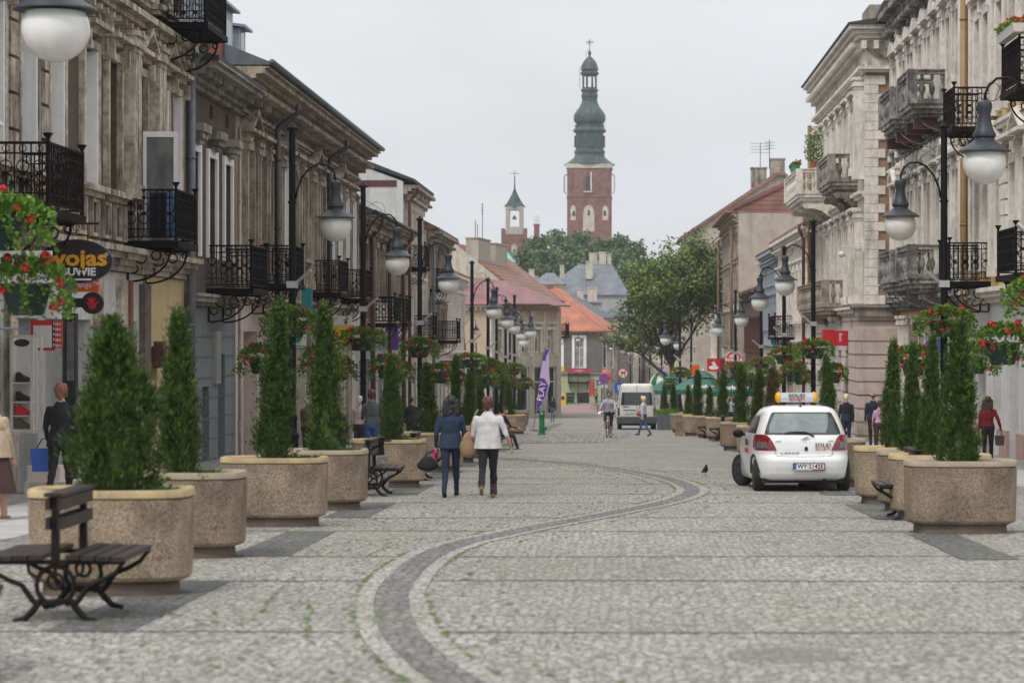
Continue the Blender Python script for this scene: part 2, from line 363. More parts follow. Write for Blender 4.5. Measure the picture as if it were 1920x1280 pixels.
# foliage
def leafmat(name, c1, c2, c3, sc_=14, rough=.6):
    m = bpy.data.materials.new(name); m.use_nodes = True; MATS[name] = m; N, L = nodes(m); b = N['Principled BSDF']; b.inputs['Roughness'].default_value = rough
    t = N.new('ShaderNodeTexCoord'); n = N.new('ShaderNodeTexNoise'); n.inputs['Scale'].default_value = sc_; n.inputs['Detail'].default_value = 3; L.new(t.outputs['Object'], n.inputs['Vector'])
    r = N.new('ShaderNodeValToRGB'); e = r.color_ramp.elements; e[0].position = .36; e[0].color = (*c1, 1); e[1].position = .68; e[1].color = (*c3, 1); q = e.new(.5); q.color = (*c2, 1)
    if name == 'thuja': q = e.new(.29); q.color = (.075, .05, .018, 1)
    L.new(n.outputs[0], r.inputs[0]); L.new(r.outputs[0], b.inputs['Base Color'])
    b.inputs['Specular IOR Level'].default_value = .3
leafmat('thuja', (.014,.034,.005), (.040,.080,.010), (.095,.155,.022), 12)
leafmat('thuja_brown', (.07,.045,.015), (.12,.08,.028), (.10,.10,.03), 9)
leafmat('leaf_bright', (.06,.13,.012), (.10,.20,.02), (.18,.30,.035), 9)
leafmat('leaf_juniper', (.02,.07,.025), (.035,.10,.035), (.05,.13,.045), 12)
leafmat('leaf_lime', (.06,.10,.02), (.12,.18,.035), (.25,.30,.075), .7)
leafmat('leaf_far', (.045,.085,.03), (.085,.145,.05), (.16,.23,.085), .45)
leafmat('grass_green', (.06,.095,.025), (.09,.13,.03), (.12,.16,.04), 8)
mat('bark', (.035,.028,.022), (.06,.05,.04), 8, .95, .2, 12)
mat('geranium', (.62,.018,.012), (.55,.012,.03), 10, .6)
mat('geranium_pink', (.55,.09,.10), None, rough=.6)
# tiled roofs
def tiles(name, c1, c2, jc, w_=.3, h_=.34, rough=.8, off=0):
    m = bpy.data.materials.new(name); m.use_nodes = True; MATS[name] = m; N, L = nodes(m); b = N['Principled BSDF']; b.inputs['Roughness'].default_value = rough
    t = N.new('ShaderNodeTexCoord'); sx = N.new('ShaderNodeSeparateXYZ'); L.new(t.outputs['Object'], sx.inputs[0])
    ad = N.new('ShaderNodeMath'); ad.operation = 'ADD'; L.new(sx.outputs['X'], ad.inputs[0]); L.new(sx.outputs['Y'], ad.inputs[1])
    cx = N.new('ShaderNodeCombineXYZ'); L.new((sx.outputs['X'] if not off else sx.outputs['Y']), cx.inputs[0]); L.new(sx.outputs['Z'], cx.inputs[1])
    br = N.new('ShaderNodeTexBrick'); br.inputs['Scale'].default_value = 1; br.inputs['Brick Width'].default_value = w_; br.inputs['Row Height'].default_value = h_; br.inputs['Mortar Size'].default_value = .035
    br.inputs['Color1'].default_value = (*c1, 1); br.inputs['Color2'].default_value = (*c2, 1); br.inputs['Mortar'].default_value = (*jc, 1); br.inputs['Mortar Smooth'].default_value = .3
    L.new(cx.outputs[0], br.inputs['Vector'])
    n = N.new('ShaderNodeTexNoise'); n.inputs['Scale'].default_value = .8; n.inputs['Detail'].default_value = 6; L.new(t.outputs['Object'], n.inputs['Vector'])
    mr = N.new('ShaderNodeMapRange'); mr.inputs['From Min'].default_value = .35; mr.inputs['From Max'].default_value = .65; mr.inputs['To Min'].default_value = .72; mr.inputs['To Max'].default_value = 1.15; L.new(n.outputs[0], mr.inputs[0])
    sc = N.new('ShaderNodeVectorMath'); sc.operation = 'SCALE'; L.new(br.outputs['Color'], sc.inputs[0]); L.new(mr.outputs[0], sc.inputs['Scale']); L.new(sc.outputs[0], b.inputs['Base Color'])
tiles('tile_clay', (.33,.16,.11), (.26,.13,.095), (.12,.07,.055), .5, .32)
tiles('tile_clay_side', (.33,.16,.11), (.26,.13,.095), (.12,.07,.055), .5, .32, off=1)
tiles('tile_orange', (.48,.185,.115), (.41,.16,.10), (.30,.11,.07), .3, .28)
tiles('red_sheet', (.23,.085,.085), (.20,.075,.075), (.20,.06,.06), .6, 3.0, .5)
tiles('zinc_sheet', (.145,.16,.18), (.13,.145,.165), (.08,.09,.10), .6, 9.0, .5)
tiles('rustic_pink', (.66,.56,.51), (.61,.52,.47), (.26,.21,.19), .9, .46)
tiles('brick_tower', (.25,.105,.085), (.20,.085,.07), (.17,.10,.09), .5, .2)
# ------------------------------------------------------------------ ground
def sheet(name, polys, m, lift, label=None, kind='structure', parent=None):
    mb = MB()
    for p in polys: mb.q(*[(x, y, gz(y)+lift) for x, y in p])
    o = mb.build(name, m, parent)
    if not parent: tag(o, label, None, None, kind)
    return o
ys = [-30, 0, 10] + [10+4*i for i in range(1, 80)] + [400, 600, 1000, 2500]
mb = MB()
for a, b in zip(ys, ys[1:]):
    for x0, x1 in ((-900, -60), (-60, -12), (-12, 12), (12, 60), (60, 900)):
        mb.q((x0, a, gz(a)), (x1, a, gz(a)), (x1, b, gz(b)), (x0, b, gz(b)))
tag(mb.build('ground', 'cobbles'), kind='structure')
LINES = sorted([16.5+7.85*k for k in range(-1, 20)] + [21.1+7.85*k for k in range(-1, 20)])
rnd = random.Random(3)
pol = []
for Y in LINES:
    if Y < 8: continue
    x = -6.6
    while x < 6.6:
        wv = .05*math.sin(x*.7+Y) ; w2 = .05*math.sin((x+.55)*.7+Y); h = .026+.022*rnd.random()
        if rnd.random() < .9: pol.append(((x, Y-h+wv), (x+.55, Y-h+w2), (x+.55, Y+h+w2), (x, Y+h+wv))); x += .55
sheet('sett_lines', pol, 'joint_setts', .004, 'thin dark rows of setts laid across the pale cobbled street')
pol = []
for k in range(0, 17):
    a, b = 16.5+7.85*k, 21.1+7.85*k
    pol.append(((-3.95, a), (-3.33, a), (-3.38, b), (-3.95, b)))
    pol.append(((3.38, a-.5), (3.95, a-.5), (3.95, b-.7), (3.38, b-.7)))
sheet('dark_sett_strips', pol, 'dark_cobbles', .006, 'dark paving strips beside the rows of planters')
# winding drainage channel
chan = [(.2, 10.2, .9), (-.45, 12, .7), (-.95, 13.7, .62)] 
for zx, zy, wz in ((920,1150,200),(830,1070,190),(780,1000,180),(752,930,180),(740,880,185),(738,820,185),(752,770,178),(790,715,165),(850,655,150),(925,600,140),(1000,560,132),(1080,532,130),(1150,510,125),(1300,480,120),(1450,447,115),(1600,418,110),(1720,396,110)):
    px, py = zx/2.91+480, zy/2.91+840; s = (py-745)/1.6; chan.append(((px-1160)/s, F/s, .6))
for zx, zy in ((100,382),(150,370),(230,357),(300,342),(360,328),(410,313),(445,298),(465,285),(462,270),(430,252),(385,236),(330,220),(250,205),(180,192),(90,178),(0,166),(-100,156),(-220,147),(-380,140)):
    px, py = zx*.427+1100, zy*.427+800; s = (py-745)/1.6; chan.append(((px-1160)/s, F/s, .55))
for _ in range(3):                 # smooth
    n2 = [chan[0]]
    for a, b in zip(chan, chan[1:]):
        n2 += [tuple(.75*p+.25*q for p, q in zip(a, b)), tuple(.25*p+.75*q for p, q in zip(a, b))]
    chan = n2 + [chan[-1]]
def offs(k0):
    out = []
    for i, (x, y, wd) in enumerate(chan):
        a, b = chan[max(0, i-2)], chan[min(len(chan)-1, i+2)]
        dx, dy = b[0]-a[0], b[1]-a[1]; l = math.hypot(dx, dy) or 1
        out.append((x+dy/l*k0, y-dx/l*k0))
    return out
def band(a, b):
    A, B_ = offs(a), offs(b); return [(A[i], A[i+1], B_[i+1], B_[i]) for i in range(len(A)-1)]
sheet('border_setts', band(-.27, -.135)+band(.135, .27), 'border_cobbles', .008, 'pale border setts along the winding drainage channel')
sheet('drainage_channel', band(-.137, .137), 'channel_cobbles', .012, 'winding channel of darker cobbles curving through the street')
# moss growing in the joints beside the channel
mb = MB()
def moss(x, y, r):
    z = gz(y)+.012; k = rnd.randint(4, 6); a0 = rnd.random()*6
    pts = [(x+r*1.4*math.cos(a0+6.283*i/k)*rnd.uniform(.5, 1.2), y+r*math.sin(a0+6.283*i/k)*rnd.uniform(.5, 1.2)) for i in range(k)]
    for i in range(k): mb.q((*pts[i], z-.004), (*pts[(i+1) % k], z-.004), (x, y, z+r*.35))
for kk, dens in ((-.30, .55), (.30, .4), (-.62, .26), (.58, .2), (-.95, .16), (-1.3, .08), (.9, .08)):
    O = offs(kk)
    for i in range(len(O)-1):
        (x0, y0), (x1, y1) = O[i], O[i+1]; l = math.hypot(x1-x0, y1-y0); n = int(l/.045)
        for j in range(n):
            t = rnd.random(); xx, yy = x0+(x1-x0)*t, y0+(y1-y0)*t
            gate = math.sin(xx*2.1+yy*.9+kk*5)+.5*math.sin(yy*3.3)
            if yy > 13.5 and rnd.random() < dens*(.55+.45*gate): moss(xx+rnd.gauss(0, .012), yy+rnd.gauss(0, .012), rnd.uniform(.012, .03))
for _ in range(420):
    if rnd.random() < .75: x, y = rnd.uniform(-4.1, -1.8), rnd.uniform(14, 40)
    else: x, y = rnd.uniform(2.6, 4.0), rnd.uniform(20, 45)
    if math.sin(x*1.7)+math.sin(y*.8+1) > .1: moss(x, y, rnd.uniform(.01, .028))
tag(mb.build('moss', 'grass_green'), 'green moss growing in the joints of the setts', 'moss', kind='stuff')
# side paths of smooth slabs, road crossing
pol = []; jn = []
for k in range(0, 45):
    a = 14+4*k; pol += [((-9.0, a), (-6.9, a), (-6.9, a+4), (-9.0, a+4)), ((7.2, a), (8.9, a), (8.9, a+4), (7.2, a+4))]
    jn += [((-9.0, a), (-6.9, a), (-6.9, a+.02), (-9.0, a+.02)), ((7.2, a), (8.9, a), (8.9, a+.02), (7.2, a+.02)), ((-7.96, a), (-7.94, a), (-7.94, a+4), (-7.96, a+4))]
sheet('slab_path', pol, 'slab', .005, 'smooth grey slab paths along both shop fronts')
sheet('slab_joints', jn, 'slab_joint', .009, 'thin dark joints between the grey slabs')
sheet('coarse_setts', [((-4.6, 84), (-.2, 86), (.6, 108), (-4.2, 111))], 'coarse_setts', .010, 'coarse setts with wide dark joints before the crossing')
sheet('red_road_surface', [((-6.6, 217), (-1.6, 217), (-.2, 293), (-4.0, 293))], 'red_road', .013, 'dull red road surface at the far crossing')
sheet('road_line', [((-2.1, 217), (-1.7, 217), (.6, 290), (.1, 290))], 'line_white', .017, 'white painted line beside the red road surface')
mb = MB(); mb.lathe([(.02, 0), (.36, 0), (.38, -.006)], (1.05, 14.95, gz(14.95)+.014), 24)
tag(mb.build('manhole_cover', 'cover_setts'), 'round sett filled manhole cover in the near pavement', 'manhole cover')

# ------------------------------------------------------------------ buildings
WC = {}
def win_mesh(w, h, style, tr, mull, fr):
    k = (round(w, 2), round(h, 2), style, tr, mull, fr)
    if k in WC: return WC[k]
    mb = MB(); t = fr; d = .06
    for x0, x1, z0, z1 in ((-w/2, -w/2+t, 0, h), (w/2-t, w/2, 0, h), (-w/2+t, w/2-t, 0, t), (-w/2+t, w/2-t, h-t, h)): mb.box(x0, x1, 0, d, z0, z1)
    zt = h*tr
    if tr: mb.box(-w/2+t, w/2-t, -.012, d-.02, zt-t/2, zt+t/2)
    for i in range(mull):
        x = -w/2 + w*(i+1)/(mull+1); mb.box(x-t/2, x+t/2, -.006, d-.01, t, (zt-t/2 if tr else h-t))
    f = bpy.data.meshes.new('window'); f.from_pydata(mb.v, [], mb.f); f.materials.append(MATS[style])
    p = bpy.data.meshes.new('pane'); p.from_pydata([(-w/2+.01, .035, .01), (w/2-.01, .035, .01), (w/2-.01, .035, h-.01), (-w/2+.01, .035, h-.01)], [], [(0, 1, 2, 3)])
    WC[k] = (f, p); return WC[k]
PC = {}
class Bld:
    """a building: local x along the facade, -y out of it, z given as absolute height"""
    def __init__(s, name, label, x, y, rot, cat='building', zb=None, group=None):
        s.zb = gz(y)-.05 if zb is None else zb
        s.p = empty(name, (x, y, s.zb), R(rot), label, cat, group); s.off = (0, 0, -s.zb)
        s.trim = MB(); s.cor = MB(); s.holes = []; s.keyed = {}; s.cors = []; s.trim0 = s.trim
    def part(s, mb, name, m, smooth=False): return mb.build(name, m, s.p, off=s.off, smooth=smooth)
    def wall(s, u0, u1, z0, z1, holes, m, y=0, depth=.28, name='wall', ends=True, back=10):
        s.holes += holes; mb = MB(); us = sorted({u0, u1, *[round(h[0]-h[1]/2, 4) for h in holes], *[round(h[0]+h[1]/2, 4) for h in holes]})
        zs = sorted({z0, z1, *[h[2] for h in holes], *[h[3] for h in holes]})
        us = [u for u in us if u0-1e-6 <= u <= u1+1e-6]; zs = [z for z in zs if z0-1e-6 <= z <= z1+1e-6]
        for a, b in zip(us, us[1:]):
            for c, d in zip(zs, zs[1:]):
                mu, mz = (a+b)/2, (c+d)/2
                if any(abs(mu-h[0]) < h[1]/2 and h[2] < mz < h[3] for h in holes): continue
                mb.q((a, y, c), (b, y, c), (b, y, d), (a, y, d))
        for h in holes:
            a, b, c, d = h[0]-h[1]/2, h[0]+h[1]/2, h[2], h[3]; D = y+depth
            mb.q((a, y, c), (a, D, c), (a, D, d), (a, y, d)); mb.q((b, D, c), (b, y, c), (b, y, d), (b, D, d))
            mb.q((a, y, d), (a, D, d), (b, D, d), (b, y, d)); mb.q((a, D, c), (a, y, c), (b, y, c), (b, D, c))
        if ends:
            mb.q((u0, y, z0), (u0, y+back, z0), (u0, y+back, z1), (u0, y, z1)); mb.q((u1, y, z0), (u1, y+back, z0), (u1, y+back, z1), (u1, y, z1))
            mb.q((u0, y+back, z0), (u1, y+back, z0), (u1, y+back, z1), (u0, y+back, z1)); mb.q((u0, y, z1), (u1, y, z1), (u1, y+back, z1), (u0, y+back, z1))
        return s.part(mb, name, m)
    def window(s, u, w, zb, zt, style='white_paint', glass='glass', tr=.68, mull=1, fr=.07, y=0, depth=.28, name='window'):
        if glass == 'glass': glass = ('glass', 'glass_curtain', 'glass', 'glass_white')[int(abs(u*7.3+zb*3.1)) % 4]
        f, p = win_mesh(w, zt-zb, style, tr, mull, fr)
        o = obj_of(name, f, s.p, (u, y+depth-.055, zb-s.zb))
        k = (p.name, glass)
        if k not in PC:
            q = p.copy(); q.materials.append(MATS[glass]); PC[k] = q
        obj_of('pane', PC[k], o); return o
    def windows(s, holes, **kw):
        for h in holes: s.window(h[0], h[1], h[2], h[3], **kw)
    def tk(s, u, z):
        if s.trim is not s.trim0: return s.trim
        for k, h in enumerate(s.holes):
            if abs(h[0]-u) < .06 and h[2]-1.2 < z < h[3]+1.4: return s.keyed.setdefault(('window_surround', k), MB())
        return s.keyed.setdefault(('window_surround', round(u, 1), round(z)), MB())
    def surround(s, u, w, zb, zt, bw=.2, pr=.1, y=0):
        t = s.tk(u, zb); t.box(u-w/2-bw, u-w/2-.003, y-pr, y+.02, zb, zt+bw); t.box(u+w/2+.003, u+w/2+bw, y-pr, y+.02, zb, zt+bw); t.box(u-w/2-.002, u+w/2+.002, y-pr+.003, y+.02, zt+.003, zt+bw-.003)
    def sill(s, u, w, z, pr=.2, y=0, h=.12): t = s.tk(u, z); t.box(u-w/2, u+w/2, y-pr, y+.02, z-h, z-.003); t.box(u-w/2+.05, u+w/2-.05, y-pr*.6, y+.02, z-h-.1, z-h-.003)
    def hood(s, u, w, z, pr=.35, kind='flat', y=0):
        t = s.tk(u, z)
        t.box(u-w/2+.06, u+w/2-.06, y-pr*.5, y+.02, z, z+.1); t.box(u-w/2, u+w/2, y-pr, y+.02, z+.102, z+.2)
        if kind == 'tri':
            h = w*.28
            t.prism([(u-w/2, z+.203), (u-w/2+.1, z+.203), (u, z+.203+h-.1), (u+w/2-.1, z+.203), (u+w/2, z+.203), (u, z+.2+h+.05)], 'y', y-pr, y+.02)
            t.prism([(u-w/2+.1, z+.203), (u+w/2-.1, z+.203), (u, z+.2+h-.1)], 'y', y-pr*.4, y+.02)
        elif kind == 'seg':
            n = 8; pts = [(u-w/2+w*i/n, z+.203+w*.2*math.sin(math.pi*i/n)) for i in range(n+1)]; pts[0] = (u-w/2, z+.205); pts[-1] = (u+w/2, z+.205)
            t.prism(pts, 'y', y-pr, y+.02)
        for sg in (-1, 1): t.box(u+sg*(w/2-.14)-.06, u+sg*(w/2-.14)+.06, y-pr*.7, y+.02, z-.35, z-.003)
    def pilaster(s, u, w, z0, z1, pr=.14, y=0, cap=True):
        t = s.keyed.setdefault(('pilaster', round(u, 2), round(z0, 1)), MB()); t.box(u-w/2, u+w/2, y-pr, y+.02, z0+.3, z1-.45 if cap else z1)
        t.box(u-w/2-.05, u+w/2+.05, y-pr-.06, y+.02, z0, z0+.297)
        if cap:
            for i, e_ in enumerate((.02, .07, .05, .1)): t.box(u-w/2-e_, u+w/2+e_, y-pr-e_, y+.02, z1-.447+i*.112, z1-.447+i*.112+.108)
    def cornice(s, u0, u1, z, steps=((.10, .1), (.12, .22), (.1, .4), (.14, .55)), y=0, mod=None, mh=.3, mw=.14, mp=None, e=.05, mb=None):
        t = mb or MB(); zz = z
        if not mb: s.cors.append(t)
        for h, p in steps: t.box(u0-e, u1+e, y-p, y+.02, zz, zz+h-.003); zz += h
        if mod:
            u = u0+mod/2; mp = mp or steps[-1][1]*.8
            while u < u1:
                t.box(u-mw/2, u+mw/2, y-mp, y+.02, z-mh*.45, z-.003); t.box(u-mw/2+.01, u+mw/2-.01, y-mp*.55, y+.02, z-mh, z-mh*.45-.003); u += mod
        return zz
    def panels(s, u0, u1, z0, z1, pitch, y=0, pr=.05):
        u = u0+pitch/2
        while u < u1-.1:
            w = pitch*.62; t = s.keyed.setdefault(('frieze_panel', round(u, 1), round(z0, 1)), MB())
            for a, b, c, d in ((u-w/2, u-w/2+.07, z0, z1), (u+w/2-.07, u+w/2, z0, z1), (u-w/2+.072, u+w/2-.072, z0, z0+.07), (u-w/2+.072, u+w/2-.072, z1-.07, z1)): t.box(a, b, y-pr, y+.02, c, d)
            u += pitch
    def finish(s, tm, cm=None):
        par = list(range(len(s.trim.v)))
        def fd(i):
            while par[i] != i: par[i] = par[par[i]]; i = par[i]
            return i
        for f in s.trim.f:
            for i in f[1:]: par[fd(i)] = fd(f[0])
        comp = {}
        for f in s.trim.f: comp.setdefault(fd(f[0]), []).append(f)
        for fs in comp.values():
            mb = MB(); ix = {}
            for f in fs:
                for i in f:
                    if i not in ix: ix[i] = len(mb.v); mb.v.append(s.trim.v[i])
                mb.f.append(tuple(ix[i] for i in f)); mb.m.append(0)
            zz = [v[2] for v in mb.v]; s.part(mb, 'pier' if max(zz)-min(zz) > 1.5 else 'moulding', tm)
        for k, t in s.keyed.items(): s.part(t, k[0], tm)
        for t in s.cors+[s.cor]:
            if t.v: s.part(t, 'cornice', cm or tm)
    def roof(s, u0, u1, z, m, h=3, depth=10, ov=.5, y=0, ue=.15, name='roof'):
        mb = MB(); mb.prism([(y-ov, z), (y-ov, z+.12), (y+depth/2, z+h+.12), (y+depth+ov, z+.12), (y+depth+ov, z)], 'x', u0-ue, u1+ue); return s.part(mb, name, m)
    def gutter(s, u0, u1, z, y=-.6, m='pipe_dark'):
        mb = MB(); mb.tube([(u0, y, z), (u1, y, z)], .085, 8); return s.part(mb, 'gutter', m, True)
    def pipe(s, u, z0, z1, m='pipe_grey', y=-.16, r=.075, gy=None):
        mb = MB(); pts = [(u, y, z0), (u, y, z1)]
        if gy: pts += [(u, y, z1+.05), (u, (y+gy)/2, z1+.3), (u, gy, z1+.5), (u, gy, z1+.75)]
        mb.tube(pts, r, 8)
        z = z0+1.2
        while z < z1: mb.lathe([(r+.02, 0), (r+.02, .05)], (u, y, z), 8); z += 2
        return s.part(mb, 'drainpipe', m, True)
    def balcony(s, u0, u1, z, pr=1.1, style='iron', y=0, m='black_iron', sm=None, near=-1, brk='iron', h=1.08, full=True):
        """slab is the part; railing and brackets are its sub-parts"""
        sl = MB(); sl.box(u0-.06, u1+.06, y-pr-.06, y, z-.14, z)
        if style == 'stone' or brk == 'stone':
            sl.box(u0+.02, u1-.02, y-pr+.04, y, z-.28, z-.143); sl.box(u0+.12, u1-.12, y-pr+.2, y, z-.4, z-.283)
        o = s.part(sl, 'balcony', sm or ('sooty_stone' if style == 'stone' else m))
        rb = MB(); path = [((u0, y), (u0, y-pr)), ((u0, y-pr), (u1, y-pr)), ((u1, y-pr), (u1, y))]
        if style == 'iron':
            for (a, b) in path:
                d = Vector((b[0]-a[0], b[1]-a[1])); l = d.length; d.normalize()
                def bx(t0, t1, z0, z1, r):
                    p0 = (a[0]+d.x*t0, a[1]+d.y*t0); p1 = (a[0]+d.x*t1, a[1]+d.y*t1)
                    rb.box(min(p0[0], p1[0])-r, max(p0[0], p1[0])+r, min(p0[1], p1[1])-r, max(p0[1], p1[1])+r, z0, z1)
                bx(0, l, z+h-.03, z+h+.012, .028); bx(0, l, z+h-.19, z+h-.165, .014); bx(0, l, z+.07, z+.1, .018); bx(0, l, z+.24, z+.262, .014)
                n = max(2, int(l/.125))
                for i in range(1, n): bx(l*i/n, l*i/n, z+.1, z+h-.03, .011)
                m2 = max(1, int(l/.26))
                for i in range(m2):
                    t = l*(i+.5)/m2; c = (a[0]+d.x*t, a[1]+d.y*t)
                    for rr, zc in ((.105, z+.46), (.105, z+.69), (.06, z+h-.1), (.055, z+.17)):
                        pts = [(c[0]+d.x*rr*math.cos(R(q)), c[1]+d.y*rr*math.cos(R(q)), zc+rr*math.sin(R(q))) for q in range(0, 361, 45)]
                        rb.tube(pts, .012 if rr > .1 else .009, 4)
                    bx(t-.035, t+.035, z+.54, z+.61, .012)
            for q in ((u0, y-pr), (u1, y-pr)):
                rb.box(q[0]-.03, q[0]+.03, q[1]-.03, q[1]+.03, z, z+h+.03); rb.lathe([(.02, 0), (.035, .05), (.09, .13), (.02, .14)], (q[0], q[1], z+h+.02), 8)
        else:
            for (a, b) in path:
                x0, x1, y0_, y1_ = min(a[0], b[0]), max(a[0], b[0]), min(a[1], b[1]), max(a[1], b[1])
                for z0, z1, r in ((z, z+.16, .1), (z+h-.17, z+h-.05, .1), (z+h-.047, z+h, .14)): rb.box(x0-r, x1+r, y0_-r+.1*(a[1] != b[1]), y1_+r-.1*(b[1] == y), z0, z1) if a[1] == b[1] else rb.box(x0-r+.004, x1+r-.004, y0_+.004, y1_-.02, z0+.003, z1-.003)
                d = Vector((b[0]-a[0], b[1]-a[1])); l = d.length; d.normalize(); n = max(2, int(l/.27))
                for i in range(1, n):
                    rb.lathe([(.055, z+.16), (.05, z+.2), (.035, z+.24), (.085, z+.42), (.095, z+.5), (.06, z+.62), (.035, z+.74), (.06, z+.8), (.05, z+h-.17)], (a[0]+d.x*l*i/n, a[1]+d.y*l*i/n, 0), 8, cap=False)
            for q in ((u0, y-pr), (u1, y-pr)): rb.box(q[0]-.15, q[0]+.15, q[1]-.15, q[1]+.15, z+.003, z+h-.05)
        so = rb.build('railing', (sm or 'sooty_stone') if style == 'stone' else m, o, off=s.off, smooth=False)
        for k, u in enumerate((u0+.2, u1-.2) if u1-u0 < 3.4 else (u0+.2, (u0+u1)/2, u1-.2)):
            bb = MB()
            if brk == 'iron':
                bb.box(u-.02, u+.02, y-.05, y-.005, z-.85, z-.15); bb.box(u-.02, u+.02, y-pr+.1, y-.05, z-.18, z-.145)
                pts = [(u, y-.05-(pr-.2)*math.sin(R(q)), z-.85+.68*(1-math.cos(R(q)))) for q in range(0, 91, 10)]; bb.tube(pts, .024, 5)
                for cy, cz, rr in ((-.28, -.34, .13), (-.58, -.3, .1), (-.14, -.58, .09), (-.82, -.24, .06)):
                    bb.tube([(u, y+cy*pr+rr*math.cos(R(q)), z+cz+rr*math.sin(R(q))) for q in range(0, 361, 40)], .018, 4)
                bb.build('bracket', m, o, off=s.off)
            else:
                prof = [(y-.003, z-.405), (y-pr*.85, z-.405), (y-pr*.9, z-.5), (y-pr*.82, z-.62), (y-pr*.6, z-.6), (y-pr*.35, z-.72), (y-.2, z-.95), (y-.003, z-1.05)]
                bb.prism(prof, 'x', u-.15, u+.15); bb.build('bracket', sm or 'sooty_stone', o, off=s.off)
        return o
def L_(name, label, Y0, X=-10.4, **k):
    b = Bld(name, label, X, Y0, 90, **k); b.u = lambda Y: Y-Y0; return b
def R_(name, label, Y1, X=10.4, **k):       # origin at the far end, local x runs towards the camera
    b = Bld(name, label, X, Y1, -90, **k); b.u = lambda Y: Y1-Y; return b
# ================================================================== left side of the street
# ---- A: brown plastered house with white stone columns, nearest on the left
A = L_('town_house', 'dark brown plastered house with white stone columns and pediments, nearest at left', 33.0); u = A.u
H1 = [(u(Y), 1.15, 4.55, 7.2) for Y in (35.2, 37.4, 40.0, 42.3, 44.4, 47.3, 49.5, 54.8, 56.5)] + [(u(52.2), 1.2, 3.62, 7.2)]
H2 = [(u(Y), 1.15, 9.0, 11.6) for Y in (37.4, 40.0, 42.3, 44.4, 47.3, 49.5, 52.2, 54.8, 56.5)]
A.wall(0, 24.75, 2.9, 14.2, H1+H2, 'brown_plaster')
A.windows(H1, style='white_paint'); A.windows(H2, style='white_paint')
for k, h in enumerate(H1):
    A.surround(*h, bw=.17, pr=.12)
    A.hood(h[0], 1.75, 7.5, .36, 'tri' if k in (1, 3, 7, 9) else 'flat'); 
    if k != 9: A.sill(h[0], 1.9, 4.53, .26)
for h in H2: A.surround(*h, bw=.16, pr=.1); A.sill(h[0], 1.8, 8.98, .24); A.hood(h[0], 1.9, 11.9, .35, 'flat')
for Y in (50.6, 51.05, 53.4, 53.85): A.pilaster(u(Y), .34, 4.45, 7.95, .3)
for Y in (38.7, 41.15, 43.35): 
    for z in range(7): A.trim.box(u(Y)-.3, u(Y)+.3, -.13, .02, 4.5+z*.62, 4.5+z*.62+.56)
A.panels(0, 24.6, 3.55, 4.3, 1.1, pr=.07)
A.cornice(0, 24.7, 4.42, ((.06, .1), (.07, .2)), mb=A.cor, e=0)
A.cornice(0, 24.7, 2.92, ((.12, .12), (.12, .2), (.12, .36), (.12, .5)), e=0)
A.cornice(0, 24.7, 8.05, ((.12, .12), (.12, .25), (.14, .42)), mod=.6, mh=.25, e=0)
A.cornice(0, 24.7, 12.9, ((.2, .2), (.2, .5), (.2, .8)), mod=.7, e=0)
# ground floor: white painted portals, then a yellow front
gfh = [(u(Y), w_, -3.0, 1.9) for Y, w_ in ((36.4, 2.2), (39.6, 2.2), (42.6, 1.4), (44.6, 1.5), (46.9, 1.5), (49.3, 1.6), (51.6, 1.2))]
A.wall(0, 19.9, -2.9, 2.897, gfh, 'white_plaster', depth=.45, name='shop_front', ends=False)
for h in gfh: A.window(h[0], h[1], h[2]+1.3, h[3], style='white_paint', glass='glass_dark', mull=0, tr=.8, depth=.42, name='shop_window')
yh = [(u(Y), .75, -.9, 1.35) for Y in (54.0, 55.5, 57.0)]
A.wall(19.9, 24.75, -2.9, 2.897, yh, 'yellow_plaster', y=-.02, depth=.35, name='yellow_shop_front', ends=False)
A.windows(yh, style='cream_plaster', glass='glass_dark', mull=0, tr=0, fr=.04)
A.trim.box(u(50.35)-.35, u(50.35)+.35, -.12, .02, -2.9, 2.75)
A.trim.box(u(41.2)-.3, u(41.2)+.3, -.1, .02, -2.9, 2.75); A.trim.box(u(48.1)-.3, u(48.1)+.3, -.1, .02, -2.9, 2.75)
mb = MB(); mb.box(u(52.75)-.32, u(52.75)+.32, -.14, .02, -2.9, 2.7); A.part(mb, 'brown_pier', 'brown_block')
mb = MB(); mb.box(u(50.9)-.16, u(50.9)+.16, -.155, .02, .9, 2.75); A.part(mb, 'bare_brick_patch', 'red_brick')
A.balcony(u(39.4), u(41.9), 3.66, 1.1, m='rusty_iron'); A.balcony(u(50.9), u(53.2), 3.58, 1.08); A.balcony(u(54.3), u(57.0), 8.62, 1.12)
A.pipe(u(57.75)-.1, -1.4, 8.0, 'pipe_grey', y=-.2, r=.11, gy=-.6)
A.finish('cream_trim', 'cream_trim')
for h in H1:
    if h[0] < u(47.6) or h[0] > u(54):
        mb = MB()
        for sg in (-1, 1): x_ = h[0]+sg*(h[1]/2-.045); mb.box(x_-.043, x_+.043, -.1, .22, h[2]+.002, h[3]-.002)
        A.part(mb, 'white_casing', 'white_paint')
# open white balcony door leaf
mb = MB()
for a in ((0, .72, 0, .09), (0, .72, 2.2, 2.32), (0, .07, .092, 2.197), (.65, .72, .092, 2.197)): mb.box(a[0], a[1], -.02, .02, a[2], a[3])
d_ = mb.build('open_door_leaf', 'white_paint', A.p, loc=(u(51.62), -.25, 3.62-A.zb), rz=R(-90))
mb = MB(); mb.q((.07, 0, .09), (.65, 0, .09), (.65, 0, 2.2), (.07, 0, 2.2)); mb.build('pane', 'glass_curtain', d_)
